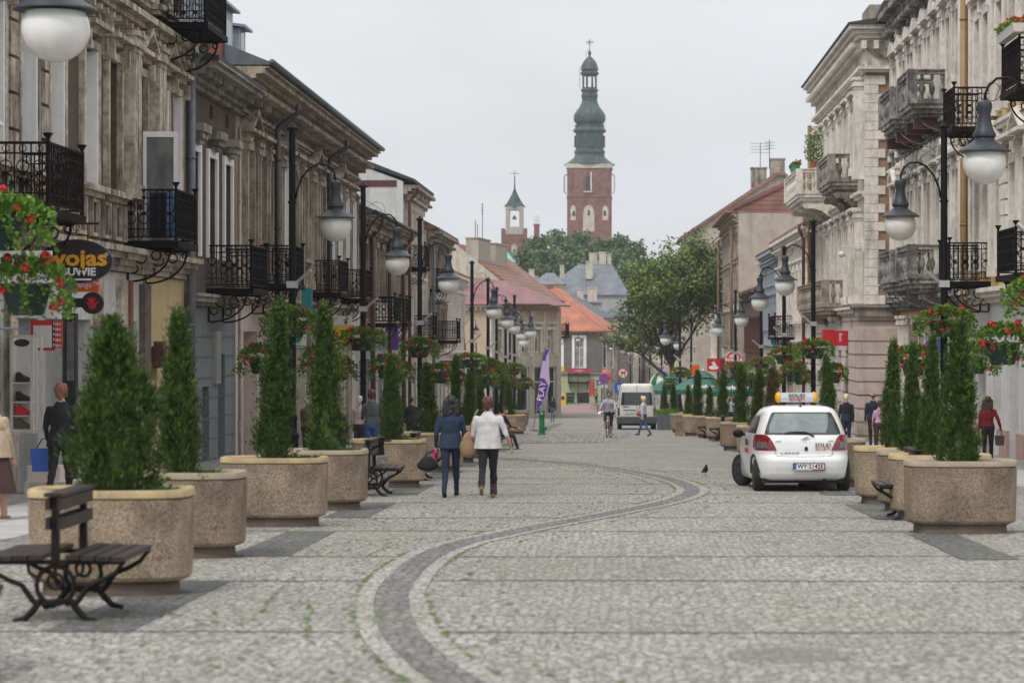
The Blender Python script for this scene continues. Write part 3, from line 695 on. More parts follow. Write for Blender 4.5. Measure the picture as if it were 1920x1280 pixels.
# ---- B
B = L_('town_house', 'narrow dark brown house with three white framed windows and grey painted ground floor', 57.9); u = B.u; Z = 7.6
HB = [(u(Y), 1.15, 3.55, 6.1) for Y in (59.2, 61.7, 64.2)]
VB = [(u(Y), .45, 7.1, 7.45) for Y in (59.2, 61.7, 64.2)]
B.wall(0, Z, 2.3, 8.0, HB+VB, 'brown_plaster'); B.windows(HB, style='white_paint'); B.windows(VB, style='frame_brown', glass='glass_dark', tr=0, mull=0, fr=.04)
t0 = B.trim; B.trim = MB()
for h in HB: B.surround(*h, bw=.2, pr=.07)
B.part(B.trim, 'white_casings', 'white_paint'); B.trim = t0
for h in HB: B.trim.box(h[0]-.55, h[0]+.55, -.35, .02, 6.55, 6.75); B.trim.box(h[0]-.42, h[0]+.42, -.28, .02, 6.4, 6.547); B.trim.box(h[0]-.3, h[0]+.3, -.2, .02, 6.27, 6.397)
B.cornice(0, Z, 7.6, ((.12, .15), (.14, .3), (.14, .5), (.12, .75), (.06, .85)), mod=None, e=.1)
B.cornice(0, Z, 2.32, ((.1, .1), (.12, .28), (.08, .35)), e=0)
gh = [(u(58.6), .9, -3, 1.2), (u(60.9), 1.0, -3, .3), (u(63.3), 1.1, -1.6, 1.1)]
B.wall(0, Z, -3.2, 2.315, gh, 'grey_paint', depth=.3, name='ground_floor', ends=False)
for h in gh: B.window(h[0], h[1], h[2], h[3], style='grey_paint_dark', glass='glass_dark', mull=0, tr=.8)
mb = MB()
for z in range(9): mb.box(0.02, Z-.02, -.016, .002, -2.6+z*.52, -2.6+z*.52+.015)
B.part(mb, 'grooves', 'grey_paint_dark')
mb = MB(); mb.box(u(62.3)-.35, u(62.3)+.35, -.1, 0, .35, 1.7); B.part(mb, 'notice_case', 'silver')
B.balcony(u(61), u(63.6), 2.78, 1.13); B.roof(0, Z, 8.16, 'dark_roof', 1.3, 9, .85)
B.pipe(u(65.35), -2, 7.2, 'pale_beige', r=.045); B.finish('grey_stone', 'grey_stone')
# ---- C
Cc = L_('town_house', 'long weathered beige house with deep bracketed cornice and gutter', 65.6); u = Cc.u; Z = 30.2
bays = [67.2+2.36*i for i in range(12)]
HC = [(u(Y), 1.12, 3.2 if i in (0, 1, 2, 6, 7, 10, 11) else 4.1, 6.75) for i, Y in enumerate(bays)]
Cc.wall(0, Z, 2.55, 8.9, HC, 'beige_wall')
for i, h in enumerate(HC):
    Cc.window(*h, style='white_paint' if i in (2, 3, 6, 8, 9, 10, 11) else 'frame_brown', glass='glass')
    Cc.surround(*h, bw=.24, pr=.2); Cc.hood(h[0], 1.95, 7.08, .42, 'flat' if i % 3 else 'tri')
    if h[2] > 4: Cc.sill(h[0], 1.8, 4.08, .3)
    for sg in (-1, 1): Cc.pilaster(h[0]+sg*.93, .2, 3.1, 7.0, .26)
mbp = MB()
for i in (3, 8, 9, 10, 11):
    h = HC[i]; mbp.box(h[0]-h[1]/2-.002, h[0]-h[1]/2+.1, -.24, .2, h[2], h[3]); mbp.box(h[0]+h[1]/2-.1, h[0]+h[1]/2+.002, -.24, .2, h[2], h[3])
Cc.part(mbp, 'white_casings', 'white_paint')
Cc.cornice(0, Z, 7.62, ((.08, .1), (.08, .2)), e=0); Cc.panels(0, Z, 7.82, 8.22, .8, pr=.1)
Cc.cornice(0, Z, 8.3, ((.1, .15), (.14, .35), (.12, .6), (.14, .85), (.06, .95)), mod=.36, mh=.3, mw=.16, mp=.72, e=.3)
Cc.cornice(0, Z, 2.5, ((.1, .1), (.12, .22)), e=0)
Cc.gutter(-.2, Z+.5, 8.98, -1.02, 'pipe_grey')
mb = MB(); mb.prism([(-.98, 8.9), (-.98, 8.98), (4.5, 11.2), (10, 11.2), (10, 8.9)], 'x', -.25, Z+.35); Cc.part(mb, 'roof', 'slate')
for k, (ua, ub) in enumerate(((.8, 5.2), (6.4, 7.6))):
    mb = MB(); mb.box(ua, ub, .9, 4, 9.2, 11.0-.25*k); mb.prism([(.7, 11.0-.25*k), (.7, 11.08-.25*k), (4.2, 11.45-.25*k), (4.2, 11.37-.25*k)], 'x', ua-.15, ub+.15)
    d_ = Cc.part(mb, 'dormer', 'zinc'); mb = MB(); mb.q((ua+.3, .893, 9.6), (ub-.3, .893, 9.6), (ub-.3, .893, 10.7), (ua+.3, .893, 10.7)); mb.build('pane', 'glass', d_, off=Cc.off)
mb = MB(); mb.box(-.35, -.02, .3, 4.2, 8.3, 9.6); Cc.part(mb, 'brick_parapet', 'red_brick')
mb = MB(); mb.tube([(14.5, 4, 10.8), (14.5, 4, 13.2)], .03, 5); mb.box(14.2, 14.8, 3.98, 4.02, 12.3, 12.34); Cc.part(mb, 'lightning_rod', 'pipe_dark')
for Y, g in ((70.9, 1), (83.7, 1)): Cc.pipe(u(Y), -2.5, 7.6, 'pipe_dark', y=-.4, r=.09, gy=-1.0)
gh = [(u(68.3), 2.6, -3.4, 1.7)] + [(u(Y), 1.5, -3.4, 1.5) for Y in (73.2, 76, 79.4, 82, 85.6, 88.2, 91, 93.6)]
Cc.wall(0, 5.4, -3.6, 2.495, gh[:1], 'pale_pink', depth=.9, name='pink_shop_front', ends=False); Cc.wall(5.4, Z, -3.6, 2.495, gh[1:], 'cream_plaster', depth=.4, name='cream_shop_front', ends=False)
mb = MB(); mb.q((u(67), .88, -3.4), (u(69.6), .88, -3.4), (u(69.6), .88, 1.7), (u(67), .88, 1.7)); Cc.part(mb, 'passage_wall', 'pink_plaster')
for h in gh[1:]: Cc.window(h[0], h[1], h[2], h[3], style='white_paint', glass='glass_dark', mull=0, tr=.75, depth=.38, name='shop_window')
for Y in (74.6, 77.6, 80.7, 83.8, 86.9, 89.6, 92.3): Cc.trim.box(u(Y)-.25, u(Y)+.25, -.12, .02, -3.5, 2.4)
Cc.balcony(u(68.3), u(70.8), 3.05, 1.15); Cc.balcony(u(81.3), u(83.9), 3.03, 1.0, m='rusty_iron'); Cc.balcony(u(90.8), u(93.2), 2.98, .85, m='black_iron')
Cc.finish('beige_stone', 'beige_stone')
# ---- D low house
D = L_('town_house', 'low house with slate roof and dark red drainpipes beyond the long beige house', 95.9); u = D.u; Z = 20.6
HD = [(u(97.7+2.35*i), 1.1, 2.3 if i in (1, 5) else 3.0, 5.3) for i in range(8)]
D.wall(0, Z, 1.4, 6.4, HD, 'pale_beige')
for i, h in enumerate(HD): D.window(*h, style='white_paint'); D.surround(*h, bw=.22, pr=.22); D.hood(h[0], 1.7, 5.6, .35)
D.cornice(0, Z, 5.95, ((.1, .15), (.14, .35), (.12, .55), (.1, .7)), mod=.5, mh=.3); D.gutter(-.3, Z, 6.48, -.78); D.roof(0, Z, 6.42, 'slate', 2.6, 10, .75)
gh = [(u(97.6+2.6*i), 1.6, -3.8, .6) for i in range(7)]
D.wall(0, Z, -4.2, 1.395, gh, 'light_grey_plaster', name='shop_front', ends=False)
for h in gh: D.window(*h, style='white_paint', glass='glass_dark', mull=0, tr=.8, name='shop_window')
D.cornice(0, Z, 1.3, ((.1, .1), (.1, .25)), e=0)
for Y in (98.9, 106.2, 113): D.pipe(u(Y), -2.5, 5.6, 'pipe_red', y=-.35, r=.1, gy=-.75)
D.balcony(u(99.9), u(102.4), 2.1, 1.15); D.balcony(u(109.4), u(111.6), 2.15, .8, m='rusty_iron')
D.finish('beige_stone', 'beige_stone')
# ---- E white gable
E = L_('town_house', 'tall house with blank white side gable and ornate broken window hoods', 116.6); u = E.u; Z = 11.5
HE = [(u(118.4+2.3*i), 1.1, zb, zt) for i in range(4) for zb, zt in ((1.6, 4.0), (5.4, 7.8))]
E.wall(0, Z, .8, 9.0, HE, 'pale_beige')
for h in HE: E.window(*h); E.surround(*h, bw=.22, pr=.22); E.hood(h[0], 1.8, h[3]+.3, .45, 'tri' if h[2] > 5 else 'flat')
mb = MB(); mb.prism([(-.02, -5), (10, -5), (10, 11.6), (7, 11.6), (-.02, 9.0)], 'x', -.12, -.01)
E.part(mb, 'side_gable', 'white_plaster'); mb = MB(); mb.box(-.16, -.122, .3, 10, 8.75, 9.05); E.part(mb, 'gable_band', 'maroon')
mb = MB(); mb.prism([(-.6, 8.95), (-.6, 9.1), (6.9, 12.0), (7.2, 11.85), (7.2, 11.7)], 'x', -.25, Z+.2); E.part(mb, 'roof', 'dark_roof')
E.cornice(0, Z, 8.4, ((.14, .2), (.14, .4), (.16, .7)), mod=.6); gh = [(u(118+2.7*i), 1.6, -4, .2) for i in range(4)]
E.wall(0, Z, -4.6, .795, gh, 'cream_plaster', name='shop_front', ends=False)
for h in gh: E.window(*h, glass='glass_dark', mull=0, name='shop_window')
E.pipe(.25, -3, 8, 'pipe_red', y=-.3, r=.08, gy=-.7); E.balcony(u(118), u(120.4), 4.9, .95); E.balcony(u(121), u(123.5), 1.5, 1.1); E.finish('white_stone', 'beige_stone')
# ---- F
Fb = L_('town_house', 'cream gabled house with dark gutter bends, beyond the white gable', 128.2, X=-10.2); u = Fb.u; Z = 15
HF = [(u(130.3+2.5*i), 1.1, zb, zt) for i in range(5) for zb, zt in ((.9, 3.1), (4.2, 6.2))]
Fb.wall(0, Z, .2, 7.2, HF, 'beige_gable')
for h in HF: Fb.window(*h); Fb.surround(*h, bw=.2, pr=.2); Fb.hood(h[0], 1.7, h[3]+.28, .35)
mb = MB(); mb.prism([(-.02, -5), (9, -5), (9, 10.2), (6, 9.6), (-.02, 7.2)], 'x', -.12, -.01); Fb.part(mb, 'side_gable', 'cream_plaster')
Fb.cornice(0, Z, 6.7, ((.14, .2), (.14, .45), (.16, .75)), mod=.6); Fb.roof(0, Z, 7.16, 'tile_clay_side', 3.3, 12, .7); Fb.balcony(u(130.5), u(133), 4.1, .9)
Fb.balcony(u(134.5), u(137), 1.3, 1.2); Fb.pipe(.6, -3, 6.4, 'pipe_grey', y=-.35, gy=-.8)
gh = [(u(130+2.8*i), 1.7, -4, -.4) for i in range(5)]
Fb.wall(0, Z, -5, .195, gh, 'pale_pink', name='shop_front', ends=False)
for h in gh: Fb.window(*h, glass='glass_dark', mull=0, name='shop_window')
Fb.finish('beige_stone', 'beige_stone')
# ---- X: plain houses further on the left, up to the corner
def plain(name, label, side, Y0, Y1, X, ztop, wm, tm, rm, floors, bay=2.6, zg=None, gm='cream_plaster', roofh=2.6, ov=.5, wst='white_paint'):
    b = (L_ if side < 0 else R_)(name, label, Y0 if side < 0 else Y1, X=X, zb=gz(max(Y0, Y1))-.1); Z = abs(Y1-Y0)
    n = max(1, int(Z/bay)); us = [Z*(i+.5)/n for i in range(n)]; H = [(q, 1.05, zb, zt) for q in us for zb, zt in floors]
    zg = zg if zg is not None else floors[0][0]-.9
    b.wall(0, Z, zg, ztop, H, wm)
    for h in H: b.window(*h, style=wst); b.surround(*h, bw=.17, pr=.12); b.hood(h[0], 1.6, h[3]+.22, .28); b.sill(h[0], 1.5, h[2]-.02, .18)
    b.cornice(0, Z, ztop-.45, ((.14, .15), (.14, .3), (.16, .5)), mod=.6, mh=.22); b.roof(0, Z, ztop+.01, rm, roofh, 10, ov)
    b.cornice(0, Z, zg-.05, ((.1, .1), (.1, .22)), e=0)
    zf = gz(max(Y0, Y1))-.3; gh = [(q, 1.7, zf+.25, zg-.9) for q in us]
    b.wall(0, Z, zf, zg-.055, gh, gm, name='shop_front', ends=False)
    for h in gh: b.window(*h, glass='glass_dark', mull=0, name='shop_window')
    b.finish(tm, tm); return b
X1 = plain('town_house', 'plain pale house mostly hidden by the row of lamps before the side street', -1, 143.4, 166, -10.6, 5.4, 'pale_pink', 'white_stone', 'tile_clay_side', ((1.6, 4.0),), zg=.4)
# ---- G: ochre corner house under a red sheet roof, facing us
sG = 25.0
G = Bld('corner_house', 'ochre corner house with ornate white plaster hoods and red sheet metal roof', -14.6, 181, 0, zb=gz(181)-.2)
zt = zabs(575, sG); f1 = zabs(662, sG); f2 = zabs(617, sG)
HG = [(1.45, 1.25, f1, f2)]
G.wall(0, 4.9, zabs(668, sG), zt, HG, 'peach', ends=False); G.window(*HG[0]); G.surround(*HG[0], bw=.2, pr=.12); G.hood(1.45, 2.2, f2+.3, .3, 'seg')
G.trim.lathe([(.28, 0), (.28, .12), (.16, .12)], (1.45, -.13, f2+1.15), 12, ax='y')
HG2 = [(1.2+2.0*i, 1.0, f1, f2) for i in range(5)]
# the side wall runs back towards the church, turned slightly to us
G.finish('white_stone', 'white_stone')
G2_ = Bld('corner_house_wing', 'ochre street wing with tall narrow windows and hanging plaster garlands', -9.7, 181.05, 62, zb=gz(181)-.2)
G2_.wall(0, 11, zabs(668, sG), zt, HG2, 'peach', back=6)
for h in HG2: G2_.window(*h); G2_.surround(*h, bw=.18, pr=.1); G2_.hood(h[0], 1.5, h[3]+.35, .25)
for q in (.2, 2.2, 4.2, 6.2, 8.2, 10.2): G2_.pilaster(q, .22, f1-.3, zt-.3, .12)
G2_.finish('white_stone')
mb = MB(); n_ = 14
for i in range(n_): mb.box(.15+4.7*i/n_, .15+4.7*i/n_+.2, -.28, 0, zt-.28, zt-.05)
mb.box(-.3, 5.2, -.45, .02, zt-.045, zt+.2); G.part(mb, 'cornice', 'white_stone')
mb = MB(); e_ = zt+.2; mb.q((-.4, -.6, e_), (5.4, -.6, e_), (9.5, 7, e_+.1), (3.0, 6.5, e_+2.2), (-.4, 5.0, e_+1.9)); mb.q((-.4, -.6, e_-.1), (5.4, -.6, e_-.1), (5.4, -.6, e_), (-.4, -.6, e_)); mb.q((5.4, -.6, e_-.1), (10.8, 9.5, e_-.1), (10.8, 9.5, e_), (5.4, -.6, e_)); mb.q((5.4, -.6, e_), (10.8, 9.5, e_), (6, 9.5, e_+1.9), (3.0, 6.5, e_+2.2))
G.part(mb, 'roof', 'red_sheet')
zf = gz(181)-.2; gh = [(1.4, 1.9, zf+.3, f1-1.1), (3.8, 1.3, zf+.3, f1-1.1)]
G.wall(0, 4.9, zf, zabs(668, sG)-.003, gh, 'white_plaster', name='shop_front', ends=False)
for h in gh: G.window(*h, glass='glass_dark', mull=0, name='shop_window')
gh = [(1.2+2.1*i, 1.4, zf+.3, f1-1.1) for i in range(5)]
G2_.wall(0, 11, zf-.2, zabs(668, sG)-.003, gh, 'cream_plaster', name='shop_front', ends=False)
for h in gh: G2_.window(*h, glass='glass_dark', mull=0, name='shop_window')
# ---- G3: tall house with clay tiled roof, gable end towards us
x0, y0, x1, y1 = -7.85, 190.5, -5.5, 211.5
ang = math.degrees(math.atan2(y1-y0, x1-x0)); Z = math.hypot(x1-x0, y1-y0)
G3 = Bld('gabled_house', 'tall cream gabled house with long weathered clay tile roof', x0, y0, ang, zb=gz(200)-.4)
ze = 1.6+(628-561)/23.6
HH = [(1.5+2.3*i, 1.1, zb, zt_) for i in range(9) for zb, zt_ in ((-.9, .9), (2.0, 4.0)) if 1.5+2.3*i < Z-.6]
G3.wall(0, Z, -2.6, ze, HH, 'cream_plaster', back=9)
for h in HH: G3.window(*h); G3.surround(*h, bw=.18, pr=.12); G3.hood(h[0], 1.5, h[3]+.2, .25)
for i in range(10): G3.pilaster(.35+2.3*i, .3, -1.6, ze-.5, .18)
gh = [(1.5+2.6*i, 1.6, -5.0, -3.4) for i in range(8) if 1.5+2.6*i < Z-.8]
G3.wall(0, Z, gz(212)-.5, -2.605, gh, 'white_plaster', name='shop_front', ends=False)
for h in gh: G3.window(*h, glass='glass_dark', mull=0, name='shop_window')
G3.cornice(0, Z, ze-.4, ((.14, .2), (.14, .4), (.14, .6)), mod=.6)
hr = zabs(462, 23.2)-ze
mb = MB(); mb.prism([(-.75, ze), (-.75, ze+.14), (5.0, ze+hr+.1), (10.6, ze+.14), (10.6, ze)], 'x', -.1, Z+.5); G3.part(mb, 'roof', 'tile_clay')
mb = MB(); mb.prism([(-.3, ze-9), (-.3, ze), (5.0, ze+hr), (10.3, ze), (10.3, ze-9)], 'x', -.35, -.02); mb.mi = 1
for (cy, cz) in ((6.3, ze+1.9), (6.3, ze+.3), (6.3, ze-.25)): mb.lathe([(.16, 0), (.16, .05)], (-.4, cy, cz), 10, ax='x')
G3.part(mb, 'side_gable', ['cream_plaster', 'glass_dark'])
for (ua, ub, ya, yb, h_) in ((-.3, 5.5, 3.2, 4.2, .45), (7, 13, 3.0, 4.1, .3)):
    mb = MB(); mb.box(ua, ub, ya, yb, ze+hr-2.4, ze+hr+h_); mb.box(ua-.08, ub+.08, ya-.08, yb+.08, ze+hr+h_, ze+hr+h_+.1); G3.part(mb, 'chimney', 'beige_gable')
mb = MB()
for uu, hh in ((1.2, 1.6), (2.2, 1.3), (4.6, 3.1)): mb.tube([(uu, 3.7, ze+hr+.3), (uu, 3.7, ze+hr+.4+hh)], .035, 4)
for k in range(4): mb.box(4.0, 5.2, 3.68, 3.72, ze+hr+3.4-k*.25, ze+hr+3.43-k*.25)
G3.part(mb, 'aerial', 'pipe_dark')
G3.balcony(Z-2.4, Z-.4, 1.5, 1.2, m='rusty_iron'); G3.balcony(3, 5, 1.6, .9, m='rusty_iron'); G3.finish('white_stone', 'beige_stone')
# ---- H: grey corner house with orange hipped roof, facing us at the end of the street
sH = 16.8; yH = F/sH; X = lambda px, s=sH: (px-1160)/s
H = Bld('corner_house', 'grey house with orange hipped tile roof and green shop at the end of the street', X(1026), yH, 0, zb=-6.4); xo = X(1026)
zt = zabs(621, sH); zs = zabs(690, sH); zw = zabs(633, sH); zg = zabs(697, sH)
HH = [(X(p)-xo, 1.05, zs, zw) for p in (1043.5, 1086)]
wd = X(1127)-xo
H.wall(0, wd, zg, zt, HH, 'dark_grey_wall', back=14)
t0, H.trim = H.trim, MB()
for h in HH: H.window(*h); H.surround(*h, bw=.28, pr=.08)
H.part(H.trim, 'white_casings', 'white_paint'); H.trim = t0
H.cornice(0, wd, zt-.35, ((.1, .1), (.12, .3), (.12, .45))); H.cornice(0, wd, zg-.3, ((.1, .1), (.15, .25)), e=0)
gh = [(.8, 1.2, -6.1, zg-2.3), (2.6, 1.0, -6.1, zg-2.3), (4.0, 1.4, -6.1, zg-2.3)]
H.wall(0, wd, -6.5, zg-.305, gh, 'lime_wall', name='shop_front', ends=False)
for k, h in enumerate(gh): H.window(*h, style='shop_green' if k < 2 else 'frame_brown', glass='glass_dark', mull=0, tr=.75, fr=.12, name='shop_window')
ex = zt+.1; A0, A1 = (-.5, -.6, ex), (wd+.5, -.6, ex); A2, A3 = (wd+2.2, 14.5, ex), (-.5, 14.5, ex); r0, r1 = (.3, 6.5, zabs(541, 16.3)), (1.2, 9.5, zabs(541, 16.2))
mb = MB(); mb.q(A0, A1, r0); mb.q(A1, A2, r1, r0); mb.q(A2, A3, r1); mb.q(A3, A0, r0, r1)
for a, b in ((A0, A1), (A1, A2), (A2, A3), (A3, A0)): mb.q(a, b, (b[0], b[1], ex-.15), (a[0], a[1], ex-.15))
H.part(mb, 'roof', 'tile_orange')
mb = MB(); mb.tube([A1, r0], .09, 5); mb.tube([A0, r0], .06, 5); H.part(mb, 'hip_ridge', 'terracotta')
mb = MB(); sk_ = [(X(p)-xo) for p in (1036, 1048)]
def hz(x, y): t = (y+.6)/7.1; return ex + t*(r0[2]-ex)
mb.q((sk_[0], 2.4, hz(0, 2.4)+.06), (sk_[1], 2.4, hz(0, 2.4)+.06), (sk_[1], 3.5, hz(0, 3.5)+.06), (sk_[0], 3.5, hz(0, 3.5)+.06)); H.part(mb, 'skylight', 'glass_curtain')
mb = MB(); mb.box(-.4, .5, 6.6, 7.3, r0[2]-1.5, r0[2]+.25); H.part(mb, 'chimney', 'red_brick')
H.balcony(X(1066)-xo, X(1105)-xo, zabs(686, sH)-1.75, .9, m='black_iron'); H.finish('grey_stone', 'grey_stone')
# its side wing running to the right
H2 = Bld('town_house', 'narrow corner front with cream window strips right of the grey house', X(1127.5), yH+.1, 22, zb=-6.4)
hh = [(.5+.85*i, .45, zs, zw+.2) for i in range(2)]
H2.wall(0, 1.9, -6.5, zt-.1, hh, 'grey_stone', back=9, ends=True); H2.windows(hh, mull=0); H2.finish('white_stone')
# ================================================================== right side of the street
# ---- M nearest right
M = R_('town_house', 'white and ochre town house with black iron balconies, nearest at right', 71.0); u = M.u; Z = 27
HM = [(u(Y), .95, zb, zt) for Y in (69.2, 67.6, 65.2, 63.0, 60.9, 58.2, 56.4) for zb, zt in ((3.4, 6.1), (7.7, 10.6))]
M.wall(0, Z, 2.6, 14.5, HM, 'ochre_pale')
for i, h in enumerate(HM):
    M.window(*h, style='white_paint'); M.surround(*h, bw=.32, pr=.16)
    if h[2] < 5: M.hood(h[0], 1.9, h[3]+.5, .5, 'tri' if i % 4 == 0 else 'flat')
    else: M.hood(h[0], 1.7, h[3]+.45, .35, 'flat')
for Y in (70.4, 66.4, 64.1, 61.9, 59.6, 57.2): 
    for z0, z1 in ((3.2, 6.9), (7.6, 11.6)): M.pilaster(u(Y), .42, z0, z1, .2)
M.cornice(0, Z, 7.0, ((.1, .15), (.12, .28), (.1, .36)), e=0); M.cornice(0, Z, 2.5, ((.14, .15), (.14, .3), (.12, .42)), e=0); M.cornice(0, Z, 12.2, ((.2, .3), (.2, .5)), mod=.6)
for k in range(9): M.trim.box(u(64.1)-.5, u(64.1)+.5, -.24, .02, 3.1+.42*k, 3.1+.42*k+.37)
gh = [(u(Y), 1.5, -3, 1.3) for Y in (69.2, 66.4, 63.6, 60.8, 58)]
M.wall(0, Z, -3, 2.495, gh, 'white_plaster', name='shop_front', ends=False, depth=.4)
for h in gh: M.window(h[0], h[1], h[2]+.9, h[3], glass='glass_dark', mull=0, name='shop_window', depth=.35)
mb = MB(); 
for a, b in zip([0]+[h[0]+h[1]/2 for h in gh], [h[0]-h[1]/2 for h in gh]+[Z]):
    mb = MB(); mb.box(a+.02, b-.02, -.09, .001, -3, -.95); M.part(mb, 'pink_plinth', 'pink_plaster')
M.balcony(u(68.7), u(66.7), 7.35, 1.15, m='rusty_iron'); M.balcony(u(69.6), u(67.6), 3.1, 1.15)
M.balcony(u(57.9), u(55.5), 7.35, 1.2, m='rusty_iron'); M.balcony(u(58.6), u(56.0), 3.02, 1.2)
M.pipe(.25, -2.4, 13, 'pipe_ochre', y=-.3, r=.11); M.finish('white_stone', 'white_stone')
# ---- L
Lh = R_('town_house', 'sooty white ornate town house with four carved stone balconies above an ochre ground floor', 90.0); u = Lh.u; Z = 18.95
HL = [(u(Y), .95, zb, zt) for Y in (88.4, 86.2, 83.9, 81.6, 79.3, 77.0, 74.7, 72.5) for zb, zt in ((3.5, 6.6), (8.9, 11.4))]
Lh.wall(0, Z, 2.5, 14.5, HL, 'pale_beige')
for i, h in enumerate(HL):
    Lh.window(*h, style='white_paint'); Lh.surround(*h, bw=.22, pr=.24)
    Lh.hood(h[0], 1.7, h[3]+.35, .5, 'seg' if h[2] > 5 else ('tri' if i % 4 == 0 else 'flat'))
    for sg in (-1, 1): Lh.pilaster(h[0]+sg*.92, .2, h[2]-.2, h[3]+.5, .3)
for Y in (89.6, 87.3, 71.4): Lh.pilaster(u(Y), .5, 8.0, 12.7, .35); Lh.pilaster(u(Y), .5, 3.0, 7.7, .35)
for i in range(16): Lh.trim.ball((.6+1.15*i, -.18, 7.65), .3, .16, .3)
Lh.cornice(0, Z, 8.0, ((.12, .15), (.12, .3), (.12, .42)), mod=.5, e=0); Lh.cornice(0, Z, 2.5, ((.14, .15), (.14, .3), (.14, .45)), e=0)
Lh.cornice(0, Z, 12.75, ((.2, .3), (.2, .55), (.2, .85)), mod=.5, mh=.4, e=0)
gh = [(u(Y), .8, -3, 1.6) for Y in (88.6, 87.1, 85.6, 84.1, 82.6, 81.1, 79.6, 78.1, 76.6, 75.1, 73.6, 72.1)]
Lh.wall(0, Z, -3, 2.495, gh, 'ochre', name='ochre_ground_floor', ends=False, depth=.3)
for h in gh: Lh.window(*h, style='cream_plaster', glass='glass_dark', mull=0, tr=.8); Lh.pilaster(h[0]+.75, .26, -2.9, 2.3, .25)
for Yn, Yf, z in ((80.2, 83.7, 8.75), (75.4, 78.2, 8.8), (80.2, 83.9, 3.35), (75.4, 78.6, 3.35)):
    b = Lh.balcony(u(Yf), u(Yn), z, 1.25, 'stone', m='sooty_stone')
    if z > 5:
        mb = MB()
        for uu in (u(Yf)+.3, u(Yn)-.4): mb = MB(); mb.box(uu-.1, uu+.1, -1.15, 0, z-.75, z-.41); mb.build('steel_beam', 'maroon', b, off=Lh.off)
Lh.finish('white_stone', 'sooty_stone')
# ---- K corner block with quoins
K = R_('corner_block', 'grand white corner block with brown and white quoins, garland frieze and stone balconies', 112.0, X=9.2); u = K.u; Z = 22.0
HK = [(u(Y), 1.0, zb, zt) for Y in (92.2, 94.9, 97.6, 100.3, 103, 105.7, 108.4, 110.9) for zb, zt in ((3.0, 5.9), (7.9, 10.3))]
K.wall(0, Z, 2.6, 12.4, HK, 'cream_plaster', back=6)
for i, h in enumerate(HK):
    K.window(*h); K.surround(*h, bw=.26, pr=.22); K.hood(h[0], 1.9, h[3]+.3, .45, 'flat')
    for sg in (-1, 1): K.pilaster(h[0]+sg*.98, .26, h[2]-.2, h[3]+.45, .3)
K.pilaster(Z-.4, .6, 7.4, 11.2, .4); K.pilaster(.4, .6, 7.4, 11.2, .3)
K.cornice(0, Z, 11.35, ((.1, .12), (.12, .3)), e=0); K.panels(0, Z, 11.7, 12.2, 1.0, pr=.1)
K.cornice(0, Z, 12.5, ((.1, .15), (.16, .35), (.16, .5), (.16, .66)), mod=.3, mh=.35, mw=.14, mp=.55, e=0)
K.cornice(0, Z, 6.75, ((.1, .15), (.12, .3)), e=0)
zc = 13.06
# the near side wall, facing us, butted against the corner
tb = K.trim
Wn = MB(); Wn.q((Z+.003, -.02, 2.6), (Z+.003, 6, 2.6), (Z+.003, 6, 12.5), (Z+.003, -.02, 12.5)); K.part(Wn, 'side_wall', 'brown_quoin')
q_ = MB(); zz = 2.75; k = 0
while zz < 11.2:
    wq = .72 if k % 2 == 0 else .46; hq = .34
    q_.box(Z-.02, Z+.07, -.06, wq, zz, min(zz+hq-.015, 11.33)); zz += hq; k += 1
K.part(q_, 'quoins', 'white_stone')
cr = MB()
for z0, h, p in ((11.36, .1, .12), (11.46, .12, .3), (12.5, .1, .15), (12.6, .16, .35), (12.76, .16, .5), (12.92, .16, .66)): cr.box(Z-.001, Z+p, -p+.002, 1.6, z0+.001, z0+h-.002)
for i in range(4): cr.box(Z+.02, Z+.55, -.2+i*.45, -.02+i*.45, 12.2, 12.498)
cr.box(Z, Z+.06, -.05, 1.5, 11.6, 12.49); K.part(cr, 'side_cornice', 'white_stone')
g_ = MB(); pts = [(Z+.13, .1+1.1*t/10, 12.2-.28*math.sin(math.pi*t/10)) for t in range(11)]; g_.tube(pts, [.03+.06*math.sin(math.pi*t/10) for t in range(11)], 6)
for yy in (.1, 1.2): g_.ball((Z+.12, yy, 12.22), .09)
K.part(g_, 'garland', 'grey_stone', True)
rf = MB(); rf.prism([(-.72, 13.08), (-.72, 13.14), (.3, 13.3), (.6, 13.95), (5, 14.1), (5, 13.08)], 'x', -.5, Z+.75); K.part(rf, 'roof', 'dark_roof')
at_ = MB(); at_.box(Z-2.4, Z+.3, .1, 3, 13.15, 13.85); K.part(at_, 'attic', 'grey_stone')
# ground floor: rusticated pink blocks
gh = [(u(Y), 1.5, -3.5, 1.0) for Y in (94.2, 97.4, 100.6, 103.8, 107, 110.2)]
K.wall(0, Z+.3, -3.5, 2.3, gh, 'rustic_pink', y=-.3, name='rusticated_ground_floor', depth=.5, back=6)
for h in gh: K.window(*h, glass='glass_dark', mull=0, name='shop_window', depth=.15)
gr = MB()
for i in range(9):
    z = -2.6+i*.5; gr.box(Z+.3, Z+.36, -.32, 1.6, z, z+.44)
    for a, b in ((u(92.9)-.2, Z+.29),): gr.box(a, b, -.36, -.3, z, z+.44)
K.part(gr, 'blocks', 'pale_pink')
K.cornice(0, Z, 2.32, ((.1, .36), (.14, .5), (.1, .62)), e=0); le = MB(); le.box(Z, Z+.55, -.45, 1.6, 2.3, 2.62); le.box(Z, Z+.66, -.6, 1.6, 2.623, 2.72); K.part(le, 'ledge', 'grey_stone')
K.balcony(u(98.2), u(93.2), 7.5, 1.0, 'stone', brk='stone', m='grey_stone', sm='grey_stone')
K.balcony(u(110.3), u(103), 7.6, 1.5, 'stone', brk='stone', m='white_stone', sm='white_stone')
K.balcony(u(109.8), u(96.5), 2.72, .95, 'stone', brk='stone', m='beige_stone', sm='beige_stone')
